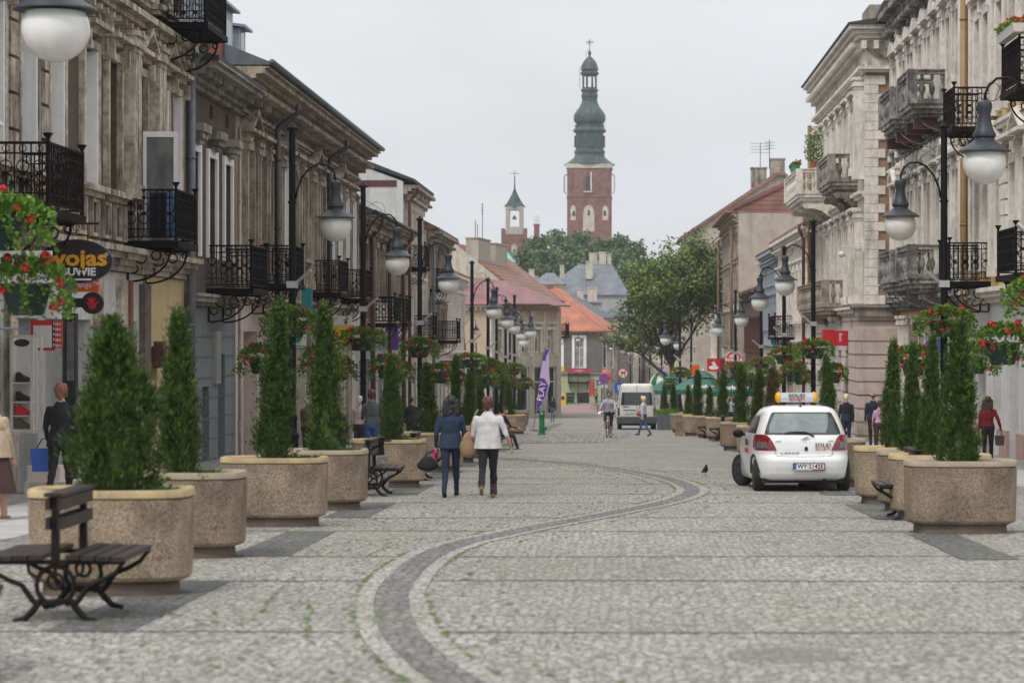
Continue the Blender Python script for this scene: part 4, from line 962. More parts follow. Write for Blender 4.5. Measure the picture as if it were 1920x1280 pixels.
K.pipe(u(110.9), 2.8, 11.2, 'pipe_ochre', y=-.45, r=.09); K.finish('white_stone', 'white_stone')
# flowers in a green trough and a bush on its balcony rails come with the plants
# ---- N pink, O blue grey, Q brown, P beige
Nn = plain('town_house', 'pale pink house with white pilasters and maroon dormer roof beyond the corner block', 1, 112.1, 136.8, 9.0, 6.7, 'pale_pink', 'white_stone', 'red_sheet', ((2.3, 4.9),), bay=2.35, roofh=1.5, gm='pale_pink', zg=1.2)
mb = MB(); mb.box(3, 20, 1.2, 6, 6.75, 9.0); mb.box(2.9, 20.1, 1.1, 6.1, 9.003, 9.1); Nn.part(mb, 'maroon_attic', 'maroon')
Nn.balcony(8, 13, 1.5, 1.0, m='rusty_iron'); Nn.pipe(24.3, -3, 6.0, 'maroon', y=-.4, gy=-.6)
O = plain('town_house', 'blue grey painted house with narrow dark windows', 1, 136.9, 152, 9.1, 6.45, 'blue_grey_wall', 'blue_grey_wall', 'dark_roof', ((2.0, 3.6), (4.6, 5.4)), bay=2.2, roofh=.8, zg=.9)
Q = plain('town_house', 'low brown clad house with small red roof', 1, 152.1, 171.8, 9.0, 4.5, 'maroon', 'maroon', 'red_sheet', ((.6, 2.4),), roofh=1.2, zg=-.4)
P = plain('town_house', 'tall house with ochre downpipes and big blank beige side wall', 1, 172, 197, 8.55, 10.3, 'cream_plaster', 'beige_stone', 'tile_clay', ((.8, 3.0), (4.2, 6.4), (7.2, 9.0)), bay=1.9, roofh=3, zg=-.3, ov=1.0)
mb = MB(); mb.prism([(-.03, -5.2), (11, -5.2), (11, 13.3), (4.0, 12.5), (-.03, 10.6)], 'x', 25.02, 25.12); P.part(mb, 'side_wall', 'beige_gable')
mb = MB(); mb.prism([(-.4, 10.5), (-.4, 10.75), (4.0, 12.75), (11, 13.6), (11, 13.35), (4.0, 12.52)], 'x', 24.9, 25.3); P.part(mb, 'red_verge', 'red_sheet')
P.pipe(24.4, -4, 9.4, 'pipe_brown', y=-.5, r=.1); P.pipe(1.5, -4, 9.2, 'pipe_brown', y=-.5, r=.1)
S = plain('town_house', 'white house half hidden behind the tall tree', 1, 197.2, 226, 8.7, 9.6, 'white_plaster', 'white_stone', 'dark_roof', ((-.4, 1.6), (2.8, 4.8), (6.2, 8.0)), zg=-1.4)
T = Bld('gabled_house', 'very large beige gable end rising behind the beige side wall', 6.4, 238, 0, zb=-6.3)
mb = MB(); mb.prism([(0, -6.3), (14, -6.3), (14, 13.0), (9.9, 17.3), (9.2, 17.3), (0, 11.2)], 'y', 0, 12); T.part(mb, 'wall', 'beige_gable')
mb = MB(); mb.prism([(-.5, 10.85), (9.2, 17.28), (9.9, 17.3), (14.4, 12.7), (14.5, 12.95), (9.95, 17.6), (9.1, 17.6), (-.5, 11.15)], 'y', -.4, 12.5); T.part(mb, 'roof', 'tile_clay_side')
for a, b, c, d in ((6.7, 8.2, 15.2, 18.0), (8.6, 10.0, 16.5, 18.9)):
    mb = MB(); mb.box(a, b, .5, 2.0, c, d); mb.box(a-.08, b+.08, .42, 2.08, d+.002, d+.14); T.part(mb, 'chimney', 'grey_stone')
mb = MB(); mb.tube([(7.6, 1, 17.5), (7.6, 1, 20.6)], .05, 4); mb.tube([(8.5, 1, 18), (8.5, 1, 20.9)], .05, 4)
for k in range(4): mb.box(6.6, 8.6, .98, 1.02, 19.6+k*.3, 19.63+k*.3)
for k in range(3): mb.box(8.0, 9.0, .98, 1.02, 20.0+k*.3, 20.04+k*.3)
T.part(mb, 'aerial', 'pipe_dark')
# ---- houses where the street bends left, at the far end
def far_house(label, xa, ya, xb, yb, zt, wm, rm, floors, bay=2.6, rh=2.5, tm='white_stone', shop='cream_plaster', name='town_house'):
    ang = math.degrees(math.atan2(yb-ya, xb-xa)); Z = math.hypot(xb-xa, yb-ya); b = Bld(name, label, xa, ya, ang, zb=-6.35)
    n = max(1, int(Z/bay)); us = [Z*(i+.5)/n for i in range(n)]; H = [(q, 1.1, a, c) for q in us for a, c in floors]; zg = floors[0][0]-.8
    b.wall(0, Z, zg, zt, H, wm, back=8)
    for h in H: b.window(*h); b.surround(*h, bw=.18, pr=.1)
    gh = [(q, 1.6, -6.2, zg-.9) for q in us]; b.wall(0, Z, -6.5, zg-.003, gh, shop, name='shop_front', ends=False)
    for h in gh: b.window(*h, glass='glass_dark', mull=0, name='shop_window')
    b.cornice(0, Z, zt-.35, ((.12, .15), (.12, .3), (.12, .45))); b.roof(0, Z, zt+.01, rm, rh, 8, .5); b.finish(tm); return b
# right bank (facade turned towards us): local x runs away-to-near so that -y faces the street
far_house('yellow house at the bend, behind the tall tree', 5.2, 292, 6.4, 266, 3.6, 'cream_yellow', 'tile_clay', ((-1.6, .4), (1.0, 2.6)))
far_house('peach house with red roof at the bend', 3.9, 322, 5.1, 292.5, 2.6, 'peach', 'tile_clay', ((-1.8, .2),))
far_house('pale lilac pink house near the end of the street', 2.3, 356, 3.8, 322.5, 4.8, 'pale_pink', 'slate', ((-1.6, .2), (1.4, 3.2)))
far_house('cream house closing the view at the end of the street', -3.5, 372, 2.2, 368, 3.2, 'cream_yellow', 'tile_orange', ((-2, -.2), (.6, 2.2)))
far_house('pink fronted house right behind the grey corner house', -2.2, 296, .2, 340, 2.0, 'pink_plaster', 'tile_orange', ((-1.8, 0),))
# ---- roofs and towers beyond the street
def roofhouse(name, label, px0, px1, s, ye, yr, wm, rm, xr=None, back=9, hip=True, y0=0):
    b = Bld(name, label, (px0-1160)/s, F/s, 0, zb=-6.4); W_ = (px1-px0)/s; e_ = zabs(ye, s); r_ = zabs(yr, s)
    mb = MB(); mb.box(0, W_, 0, back, -6.4, e_); b.part(mb, 'wall', wm)
    a, c = xr or (.35*W_, .65*W_); mb = MB(); o = .4
    p = [(-o, -o, e_), (W_+o, -o, e_), (W_+o, back+o, e_), (-o, back+o, e_)]; ra, rc = (a, back/2, r_), (c, back/2, r_)
    mb.q(p[0], p[1], rc, ra); mb.q(p[1], p[2], rc); mb.q(p[2], p[3], ra, rc); mb.q(p[3], p[0], ra); mb.q(*p); b.part(mb, 'roof', rm)
    b.px = lambda q: (q-px0)/s; b.s = s; return b
def chim(b, p0, p1, yt, yb_, y, m='cream_plaster', caps=0):
    mb = MB(); x0, x1 = b.px(p0), b.px(p1); t, bt = zabs(yt, b.s), zabs(yb_, b.s)
    mb.box(x0, x1, y, y+1, bt, t); mb.box(x0-.08, x1+.08, y-.08, y+1.08, t+.003, t+.15)
    c_ = b.part(mb, 'chimney', m)
J = roofhouse('mansion', 'large house with hipped blue grey metal roof and cream chimneys below the church', 1008, 1176, 12.6, 553, 492, 'light_grey_plaster', 'zinc_sheet', back=16, xr=(6.0, 11.0))
chim(J, 1098, 1111, 490, 522, 3.4); chim(J, 1103, 1119, 472, 500, 9); chim(J, 1122, 1136, 470, 500, 9); chim(J, 1138, 1146, 474, 505, 9)
I = roofhouse('town_house', 'plain grey rendered house with low dark roof above the orange roof', 1052, 1150, 14.6, 596, 548, 'light_grey_plaster', 'slate', back=12, xr=(0.2, 1.2))
chim(I, 1046, 1066, 538, 560, 2, 'grey_stone')
I2 = roofhouse('town_house', 'pink stepped firewall with little chimneys in front of the blue grey roof', 1082, 1128, 14.2, 568, 562, 'pale_pink', 'slate', back=1.2)
chim(I2, 1082, 1094, 543, 566, 0, 'pale_pink'); chim(I2, 1102, 1119, 540, 566, 0, 'pale_pink')
I3 = roofhouse('town_house', 'low house with blue grey sheet roof left of the hipped roof', 1003, 1056, 13.2, 533, 510, 'cream_yellow', 'zinc_sheet', back=9)
chim(I3, 991, 1001, 506, 540, 1); chim(I3, 1048, 1056, 497, 520, 5); 
I4 = roofhouse('town_house', 'small slate roofed house with tilted roof slab against the trees', 985, 1012, 13.0, 524, 514, 'slate', 'slate', back=7)
V = roofhouse('town_house', 'white end wall glimpsed beyond the orange roof', 1132, 1185, 14.0, 592, 575, 'white_plaster', 'slate', back=8)
# turret with bell
s = 10.5
Tu = Bld('bell_turret', 'brick and cream bell turret with green pointed roof', (965-1160)/s, F/s, 0, zb=-6.4); r = 1.9
mb = MB(); mb.box(-1.95, 1.95, -1.95, 1.95, -6.4, zabs(440, s)); 
for sx_ in (-1, 1): mb.box(sx_*1.95-.35, sx_*1.95+.35, -2.05, -1.4, zabs(500, s), zabs(429, s))
Tu.part(mb, 'brick_base', 'brick_tower')
mb = MB(); mb.q((-.5, -1.97, zabs(478, s)), (.5, -1.97, zabs(478, s)), (.5, -1.97, zabs(462, s)), (0, -1.97, zabs(457, s)), (-.5, -1.97, zabs(462, s))); Tu.part(mb, 'arched_panel', 'cream_plaster')
mb = MB(); za, zb_ = zabs(440, s), zabs(388, s); mb.prism([(-1.9, za-.4), (1.9, za-.4), (1.9, za+.1), (1.3, za+1.1), (-1.3, za+1.1), (-1.9, za+.1)], 'y', -1.85, 1.85)
for a in (-1, 1):
    for c in (-1, 1): mb.box(a*1.2-.33, a*1.2+.33, c*1.2-.33, c*1.2+.33, za+1.1, zb_)
mb.box(-1.5, 1.5, -1.5, 1.5, zb_-.6, zb_); mb.box(-1.5, 1.5, -1.5, 1.5, za+1.1, za+1.35)
Tu.part(mb, 'belfry', 'beige_gable')
mb = MB(); mb.lathe([(.45, 0), (.38, .15), (.25, .5), (.1, .7)], (0, -1.0, zabs(412, s)), 10); Tu.part(mb, 'bell', 'copper')
mb = MB(); t_ = zb_; mb.lathe([(2.05, t_), (1.9, t_+.1), (1.35, t_+.7), (.8, t_+1.7), (.4, t_+2.5), (.16, t_+3.2), (.06, t_+5.2)], (0, 0, 0), 4); Tu.part(mb, 'pointed_roof', 'copper'); 
mb = MB(); mb.tube([(0, 0, t_+5.1), (0, 0, t_+6.6)], .05, 4); mb.box(-.8, .8, -.03, .03, t_+5.9, t_+6.0); mb.ball((0, 0, t_+5.3), .15); Tu.part(mb, 'weather_vane', 'pipe_dark')
s = 11.0
Cg = Bld('copper_roofed_chapel', 'chapel with pale green faceted copper roof in front of the turret', (948-1160)/s, F/s, 0, zb=-6.4)
mb = MB(); mb.lathe([(2.3, -6.4), (2.3, zabs(512, s))], (0, 0, 0), 8); Cg.part(mb, 'wall', 'cream_plaster')
mb = MB(); mb.lathe([(2.9, zabs(515, s)), (1.9, zabs(492, s)), (.15, zabs(470, s))], (0, 0, 0), 8); Cg.part(mb, 'roof', 'pale_copper'); mb = MB(); mb.prism([(.3, zabs(512, s)), (3.2, zabs(512, s)), (3.2, zabs(480, s)), (.5, zabs(471, s))], 'y', .2, 2); Cg.part(mb, 'rear_roof', 'copper_roof')
s = 10.2
Ch = Bld('brick_house', 'brick gable and chimney with aerials between turret and trees', (995-1160)/s, F/s, 0, zb=-6.4)
mb = MB(); mb.box(-1.2, .6, 0, 3, -6.4, zabs(448, s)); Ch.part(mb, 'wall', 'brick_tower'); mb = MB(); mb.box(.6, 1.6, 0, 1, -6, zabs(423, s)); mb.box(.5, 1.7, -.1, 1.1, zabs(423, s)+.01, zabs(421, s)+.1); Ch.part(mb, 'chimney', 'brick_tower')
mb = MB(); 
for q in (.75, 1.1, 1.45): mb.tube([(q, .5, zabs(421, s)), (q, .5, zabs(404, s))], .035, 3)
Ch.part(mb, 'aerial', 'pipe_dark')
# ---- church tower
s = 9.0
Tw = Bld('church_tower', 'tall red brick church tower with green copper baroque spire', (1105.5-1160)/s, F/s, 0, zb=-6.4)
zT = zabs(318, s); hw = 4.6; ch_ = 1.5
def octo(h, c): return [(-h+c, -h), (h-c, -h), (h, -h+c), (h, h-c), (h-c, h), (-h+c, h), (-h, h-c), (-h, -h+c)]
mb = MB(); mb.prism(octo(hw, .35), 'z', -6.4, zT)
for a in (-1, 1): mb.box(a*(hw-.75)-.35, a*(hw-.75)+.35, -hw-.15, -hw+.02, zabs(358, s), zabs(314, s))
mb.box(-hw-.12, hw+.12, -hw-.12, hw+.12, zabs(372, s), zabs(370.5, s))
Tw.part(mb, 'brick_shaft', 'brick_tower')
def arch(x, w_, z0, z1, y, m, name, pointed=1):
    n = 8; pts = [(x-w_/2, z0), (x+w_/2, z0)] + [(x+w_/2*math.cos(math.pi*i/n), z1-w_*.9+w_*.9*math.sin(math.pi*i/n)**.8) for i in range(n+1)]
    mb = MB(); mb.prism(pts, 'y', y-.06, y+.1); Tw.part(mb, name, m)
y_ = -hw
arch((1104.5-1105.5)/s, 2.35, zabs(436, s), zabs(387, s), y_, 'cream_plaster', 'arched_niche'); arch(-3.35, 1.1, zabs(415, s), zabs(387, s), y_, 'cream_plaster', 'arched_niche'); arch(3.3, 1.2, zabs(415, s), zabs(388, s), y_, 'cream_plaster', 'arched_niche')
for x_, z_ in ((-.1, 396), (-3.2, 397), (3.2, 397)): arch(x_, .5, zabs(z_+10, s), zabs(z_, s), y_-.08, 'glass_dark', 'window')
arch(-.25, 1.6, zabs(362, s), zabs(325, s), y_, 'red_brick', 'belfry_niche'); arch(-.25, 1.0, zabs(360, s), zabs(333, s), y_-.08, 'glass_dark', 'window')
mb = MB(); mb.box(.25, .5, -hw-.25, -hw, zabs(360, s), zabs(325, s)); mb.box(-1.2, .6, -hw-.3, -hw, zabs(363, s), zabs(361, s)); Tw.part(mb, 'window_sill', 'white_stone')
for sg, m_ in ((-1, 'red_brick'), (1, 'pink_plaster')):
    mb = MB(); x = sg*(hw+.35); mb.tube([(x-.1*sg, -hw+1, zabs(365, s)), (x+.25*sg, -hw+1, zabs(360, s)), (x+.25*sg, -hw+1, zabs(333, s)), (x-.1*sg, -hw+1, zabs(329, s)), (x-.35*sg, -hw+1, zabs(331, s))], .12, 5); Tw.part(mb, 'ladder_hoop', m_)
mb = MB(); mb.prism(octo(hw+.2, .4), 'z', zT, zabs(310, s)); Tw.part(mb, 'stone_cornice', 'cream_plaster')
def prof(l): return [(w_/s*1.0, zabs(y_, s)) for y_, w_ in l]
mb = MB(); mb.lathe(prof([(310.5, 47.5), (309, 47.5), (302, 37), (296.5, 30), (293, 28), (290, 27.5), (287, 29), (283, 28.5), (281, 26), (250, 26), (249, 29), (247, 31), (244, 31), (242, 28), (238, 27), (235, 28), (233, 24), (231, 27), (227, 29.5), (221, 30), (215, 29), (208, 24.5), (201, 19), (195, 16), (190, 14.5), (184, 14.5), (182, 15.5), (178, 15.5), (176, 14), (172, 14.5), (171, 17), (169, 17), (167, 14), (165, 14)]), (0, 0, 0), 16); Tw.part(mb, 'copper_spire', 'copper')
for k in range(8):
    a = R(22.5+45*k); x, y = 1.42*math.cos(a), 1.42*math.sin(a); mb = MB(); mb.box(x-.2, x+.2, y-.2, y+.2, zabs(166, s), zabs(141, s)); Tw.part(mb, 'lantern_column', 'copper')
for k in range(8):
    a = R(45*k+90); x, y = 2.75*math.cos(a), 2.75*math.sin(a)
    if y < .5: mb = MB(); mb.box(x-.45, x+.45, y-.3, y+.3, zabs(277, s), zabs(255, s)); Tw.part(mb, 'louvre', 'glass_dark' if k % 2 else 'copper')
mb = MB(); mb.lathe(prof([(143, 13), (141, 16), (138, 17.5), (136, 17), (134, 14), (131, 17), (128, 16), (121, 14), (115, 11), (110, 6.5), (107, 3), (104.5, 1.6), (103, 2.6), (100, 3.3), (97, 2.6), (95.5, 1), (92, .7), (74, .4)]), (0, 0, 0), 16); Tw.part(mb, 'dome', 'copper')
mb = MB(); mb.box(-.9, .9, -.05, .05, zabs(80, s), zabs(79, s)); 
for k in range(4):
    a = R(45*k+22); mb.tube([(-.7*math.cos(a), 0, zabs(80, s)-.7*math.sin(a)), (.7*math.cos(a), 0, zabs(80, s)+.7*math.sin(a))], .04, 3)
Tw.part(mb, 'star_cross', 'pipe_dark')
mb = MB(); mb.tube([(-2.0, -.6, zabs(166, s)), (-2.1, -.6, zabs(130, s)), (-1.6, -.6, zabs(124, s))], .06, 4); mb.tube([(-.7, -.5, zabs(110, s)), (-.75, -.5, zabs(98, s)), (-.2, -.5, zabs(94, s))], .06, 4); Tw.part(mb, 'maintenance_ladder', 'pipe_dark')
# ================================================================== trees, conifers, flowers
def leafq(mb, p, d, w, l, rr):
    """a pointed leaf at p along d"""
    d = d.normalized(); s = d.cross(Vector((rr.uniform(-1, 1), rr.uniform(-1, 1), rr.uniform(-1, 1))))
    s = s.normalized() if s.length > .01 else d.orthogonal().normalized(); p = Vector(p)
    mb.q(p, p+d*l*.45+s*w, p+d*l, p+d*l*.45-s*w)
# ---- thuja columns: trunk and foliage
def thuja(seed, R0, H, shape, nb=2600, m='thuja', knob=0):
    rr = random.Random(seed); mb = MB()
    def rad(t):
        if shape == 'fat': return R0*(math.sin(math.pi*min(1, (t*.82+.22)))**.75)*(1-.26*t) if t < .88 else R0*.42*(1-t)/.12*.9+.02
        if shape == 'col': return R0*1.08*((1-t)**.78)*(.88+.12*math.sin(t*9+seed)) if t > .12 else R0*(.80+.2*t/.12)
        return R0*((1-t)**.8)*(.92+.1*math.sin(t*11+seed)) if t > .08 else R0*(.8+.2*t/.08)
    n = 11
    mb.lathe([(max(.01, rad(t/10)*.52), H*t/10*.9) for t in range(11)], (0, 0, .02), 9)
    ncl = 260; nb = int(nb*4.6)
    for c in range(ncl):
        t = rr.random()**.9; a = rr.random()*6.283; rc = rad(t); bulge = 1+.16*math.sin(a*3+t*13+seed)+rr.uniform(-.08, .1)
        qd = rr.uniform(.5, .95); cx, cy, cz = rc*bulge*qd*math.cos(a), rc*bulge*qd*math.sin(a), H*t
        out = Vector((math.cos(a), math.sin(a), 0))
        cr = .035+.045*rr.random()
        for k in range(nb//ncl):
            o = Vector((rr.gauss(0, 1), rr.gauss(0, 1), rr.gauss(0, 1.5)))*cr*.62
            d = out*rr.uniform(.1, 1.0)+Vector((rr.uniform(-.5, .5), rr.uniform(-.5, .5), rr.uniform(.35, 1.4)))
            leafq(mb, (cx+o.x, cy+o.y, max(.01, cz+o.z)), d, rr.uniform(.0055, .0095), rr.uniform(.035, .07), rr)
    if knob:
        for k in range(260):
            a = rr.random()*6.28; z = H+rr.uniform(-.12, .1); r_ = .06*rr.random()**.5
            leafq(mb, (r_*math.cos(a)+.02, r_*math.sin(a), z), Vector((math.cos(a)*.5, math.sin(a)*.5, 1)), .011, .07, rr)
    th = empty('thuja'); mb.build('foliage', m, th)
    tk = MB(); tk.lathe([(.035, 0), (.02, H*.8)], (0, 0, -.05), 6); tk.build('trunk', 'bark', th)
    return th
TH = {'fat': thuja(1, .41, 1.36, 'fat', 4200, knob=1), 'cone': thuja(2, .30, 1.64, 'cone', 3600), 'col': thuja(3, .25, 1.9, 'col', 3400), 'slim': thuja(5, .22, 1.5, 'cone', 2200), 'col2': thuja(8, .27, 1.62, 'col', 3000), 'brown': thuja(9, .25, 1.5, 'cone', 2200, 'thuja_brown')}
for k_, o_ in TH.items(): o_.location = (0, -200, 0)
TH_used = set()
# ---- low junipers in the planters
def juniper(seed):
    rr = random.Random(seed); mb = MB()
    for k in range(420):
        a = rr.random()*6.28; r_ = .42*rr.random()**.6; d = Vector((math.cos(a)*1.2, math.sin(a)*1.2, rr.uniform(.2, 1.0)))
        leafq(mb, (r_*math.cos(a)*1.0, r_*math.sin(a)*.8, rr.uniform(0, .07)), d, .012, rr.uniform(.06, .12), rr)
    return mb
jm = juniper(4)
# ---- planters
def planter_mesh(body, rim):
    p = empty('planter'); n = 40
    def ring(r, z, ex=3.4):
        out = []
        for i in range(n):
            a = 2*math.pi*i/n+.001; c, s_ = math.cos(a), math.sin(a); k = (abs(c)**ex+abs(s_)**ex)**(-1/ex); out.append((r*k*c, r*k*s_, z))
        return out
    def loft(rings, cap0=True, cap1=True):
        mb = MB(); mb.v = [q for rg in rings for q in rg]
        for k in range(len(rings)-1):
            for i in range(n): j = (i+1) % n; mb.f.append((k*n+i, k*n+j, (k+1)*n+j, (k+1)*n+i)); mb.m.append(0)
        if cap0: mb.f.append(tuple(range(n-1, -1, -1))); mb.m.append(0)
        if cap1: mb.f.append(tuple((len(rings)-1)*n+i for i in range(n))); mb.m.append(0)
        return mb
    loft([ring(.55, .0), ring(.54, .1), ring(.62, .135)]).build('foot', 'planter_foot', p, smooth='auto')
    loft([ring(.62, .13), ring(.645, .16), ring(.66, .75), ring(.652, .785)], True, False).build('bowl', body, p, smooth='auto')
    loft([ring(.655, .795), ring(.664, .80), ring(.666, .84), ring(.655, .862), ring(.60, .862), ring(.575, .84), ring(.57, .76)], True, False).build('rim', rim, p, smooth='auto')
    mb = MB(); mb.v = ring(.572, .79); mb.f.append(tuple(range(n))); mb.m.append(0); mb.build('soil', 'soil', p); return p
PL = {'a': planter_mesh('aggregate', 'planter_rim'), 'b': planter_mesh('aggregate_brown', 'planter_rim_pale')}
for o_ in PL.values(): o_.location = (3, -200, 0)
def use(d, k, loc, rz, label, sc=None, group=None, cat=None):
    o = d[k]
    if k not in d.setdefault('_used', set()):
        d['_used'].add(k); o.location = loc; o.rotation_euler = (0, 0, rz)
        if sc: o.scale = sc
    else:
        o = copy_thing(o, loc, rz, sc=sc)
    if cat == 'thuja': o.rotation_euler = (R(2.2*math.sin(loc[1]*3)), R(2.5*math.sin(loc[1]*7+1)), rz)
    return tag(o, label, cat, group)
# px centre, px/m, kind, label, [(thuja kind, px, height, width factor, label)]
PLN = [
 (210, 229, 'a', 'wide planter behind the near bench, yellow rim', ('fat', 217, 1.36, 1.0, 'fat round thuja with a knob on top behind the near bench')),
 (338, 186, 'b', 'brown planter second from the camera on the left', ('cone', 336, 1.62, .9, 'pointed thuja growing out of the second left planter')),
 (515, 150, 'a', 'beige planter with bright yellow rim in front of the pink shop', ('col', 513, 1.95, 1.08, 'tall columnar thuja in front of the first full lamp post on the left')),
 (603, 131, 'b', 'brown planter with dull rim behind the yellow rimmed one', ('col2', 615, 2.02, 1.1, 'tall tapering thuja under the right hand flower pot of the first left lamp')),
 (729, 105, 'a', 'sandy planter behind the small litter bin', ('cone', 735, 1.5, .88, 'short broad thuja behind the litter bin')),
 (812, 87, 'a', 'planter just left of the woman in the denim jacket', ('slim', 806, 1.48, 1.15, 'thuja left of the dark haired woman')),
 (846, 76, 'b', 'planter glimpsed between the two walking women', ('slim', 854, 1.75, .9, 'narrow thuja above the dark haired woman')),
 (880, 70, 'a', 'planter hidden behind the woman in white', ('slim', 877, 1.45, 1.0, 'thuja between the heads of the two women')),
 (905, 58, 'b', 'planter behind the seated man', ('slim', 902, 1.25, 1.0, 'small thuja behind the red haired woman')),
 (958, 43, 'a', 'planter with rim seen beyond the seated man', ('col2', 954, 1.4, 1.0, 'thuja rising from the planter beyond the seated man')),
 (967, 35, 'b', 'small far planter behind the seated man', ('slim', 940, 1.5, .95, 'thin thuja beyond the seated man')),
 (971, 31, 'b', 'tiny planter before the purple banner', ('slim', 974, 1.3, 1.0, 'far thuja near the purple banner')),
 (1800, 158, 'b', 'big round brown planter in the right foreground', ('col2', 1800, 1.66, 1.0, 'broad thuja in the nearest right planter')),
 (1762, 143, 'a', 'second planter of the right foreground row', ('cone', 1744, 1.55, .72, 'thuja second in the right foreground row')),
 (1732, 133, 'b', 'third planter of the right foreground row', ('cone', 1707, 1.5, .72, 'thuja third in the right foreground row')),
 (1683, 124, 'a', 'planter directly right of the white car', ('cone', 1670, 1.6, .72, 'pointed thuja standing free right of the white car')),
 (1554, 104, 'b', 'planter hidden behind the white car', ('col2', 1558, 1.5, .8, 'thuja behind the right rear of the white car')),
 (1460, 82, 'b', 'planter behind the roof sign of the car', ('brown', 1449, 1.45, 1.1, 'browned thuja behind the left end of the roof sign')),
 (1427, 70, 'a', 'planter beside the door mirror of the car', ('slim', 1419, 1.5, 1.1, 'thuja above the door mirror of the car')),
 (1391, 62, 'b', 'tall looking planter left of the car mirror', ('slim', 1391, 1.7, 1.1, 'slim green thuja left of the car')),
 (1356, 49.5, 'a', 'planter next to the black bench on the right', ('slim', 1355, 1.75, 1.05, 'tall narrow thuja left of the lamp by the beer signs')),
 (1335, 47, 'b', 'planter behind the black bench on the right', ('slim', 1331, 1.2, 1.0, 'little thuja beside the person in beige')),
 (1309, 45, 'a', 'broad pebbled planter right of the concrete bin', ('slim', 1308, 1.85, 1.25, 'bushy thuja under the green umbrella')),
 (1284, 41, 'b', 'planter beyond the concrete bin', ('slim', 1289, 1.3, 1.0, 'thuja right of the thin lamp beyond the van')),
 (1268, 37, 'a', 'planter beside the railing near the van', ('slim', 1262, 1.4, 1.1, 'first thuja right of the van')),
 (1250, 31, 'b', 'planter close behind the van', ('slim', 1247, 1.5, 1.1, 'dark thuja just right of the van roof')),
]
k_ = 0
for (px, s, kind, lab, (tk, tpx, th, tw, tlab)) in PLN:
    x, y = at(px, s); use(PL, kind, (x, y, gz(y)), .06*math.sin(px), lab, (1, .6, 1), 'round rimmed concrete planters along the street', 'planter')
    h0 = {'fat': 1.36, 'cone': 1.64, 'col': 1.9, 'slim': 1.5, 'col2': 1.62, 'brown': 1.5}[tk]
    use(TH, tk, ((tpx-1160)/s, y, gz(y)+.78), px*.7, tlab, (tw*th/h0*1.0 if tw*th/h0 < 1.3 else 1.25, tw, th/h0), 'thujas growing in the planters', 'thuja')
    if s > 85 and k_ < 12:
        ja = jm.build('low_juniper', 'leaf_juniper'); ja.location = (x+.22, y-.05, gz(y)+.80); ja.rotation_euler = (0, 0, px); ja.scale = (.85, .5, .8)
        tag(ja, 'low juniper below the ' + ' '.join(tlab.split()[:11]), 'juniper', 'low junipers in the planters'); jm = juniper(k_+10)
    k_ += 1
for px, s, lab, tlab in ((1061, 16.6, 'far round planter at left before the green shop', 'branchy shrub in the far planter before the green shop'), (1083, 16.6, 'far round planter at right before the green shop', 'small upright conifer in the far planter before the green shop')):
    x, y = at(px, s); use(PL, 'a', (x, y, gz(y)), 0, lab, (1.05, 1.05, 1), 'round rimmed concrete planters along the street', 'planter')
    use(TH, 'slim' if px > 1070 else 'col2', (x, y, gz(y)+.78), px, tlab, (1, 1, 1) if px > 1070 else (1.5, 1.5, 1.5), 'shrubs in the two far planters', 'shrub')
# ---- hanging flower pots
def flower_pot(seed, w_=.43, n=620, spread=1.0, pink=False, fl=12):
    rr = random.Random(seed); p = empty('flower_pot', (6+seed, -200, 0))
    mb = MB(); mb.lathe([(.62, -.36), (.70, -.34), (.96, -.04), (1.0, 0), (1.04, 0), (1.04, .03), (.95, .03), (.9, -.05)], (0, 0, 0), 20, sx=w_, sy=w_*.62, cap=False)
    mb.lathe([(.01, -.36), (.62, -.36)], (0, 0, 0), 20, sx=w_, sy=w_*.62, cap=False); mb.build('pot', 'pot_green', p, smooth='auto')
    mb = MB(); mb.lathe([(1.045, .0), (1.06, .005), (1.06, .028), (1.045, .032)], (0, 0, 0), 20, sx=w_, sy=w_*.62, cap=False); mb.build('pot_rim', 'lamp_grey', p, smooth=True)
    mb = MB()
    for k in range(n):
        a = rr.random()*6.283; q = rr.random()**.55; x = w_*1.35*spread*q*math.cos(a); y = w_*.95*spread*q*math.sin(a)
        z = .05+.24*(1-q*q)*rr.uniform(.4, 1.3)+rr.uniform(-.02, .05)
        if q > .8: z -= rr.random()**1.6*.38*spread
        d = Vector((math.cos(a)*q*1.2+rr.uniform(-.6, .6), math.sin(a)*q*1.2+rr.uniform(-.6, .6), rr.uniform(.0, 1.1)))
        l = rr.uniform(.045, .085); leafq(mb, (x, y, z), d, l*.5, l, rr)
    for k in range(13):
        a = rr.random()*6.283; x, y, z = w_*1.1*math.cos(a), w_*.8*math.sin(a), .05
        for j in range(26):
            x += .012*math.cos(a)+rr.gauss(0, .012); y += rr.gauss(0, .012); z -= .02*rr.random()*1.3
            leafq(mb, (x, y, z), Vector((rr.uniform(-1, 1), rr.uniform(-1, 1), rr.uniform(-.6, .8))), .024, .06, rr)
    mb.build('foliage', 'leaf_bright', p)
    mb = MB()
    for k in range(fl):
        a = rr.random()*6.283; q = rr.uniform(.5, 1.1); x, y = w_*1.4*q*math.cos(a), w_*1.0*q*math.sin(a); z = .30*(1.1-q)+.14+rr.uniform(-.08, .1)
        if q > .8: z -= rr.random()*.42
        r_ = rr.uniform(.045, .075)
        for j in range(20):
            b = rr.random()*6.28; e_ = rr.uniform(-.6, 1.57); d = Vector((math.cos(b)*math.cos(e_), math.sin(b)*math.cos(e_), math.sin(e_)))
            c = Vector((x, y, z))+d*r_*.7; s_ = d.orthogonal().normalized(); t_ = d.cross(s_); h = r_*.5
            mb.q(c+s_*h, c+t_*h, c-s_*h, c-t_*h)
    mb.build('blossoms', 'geranium', p)
    return p
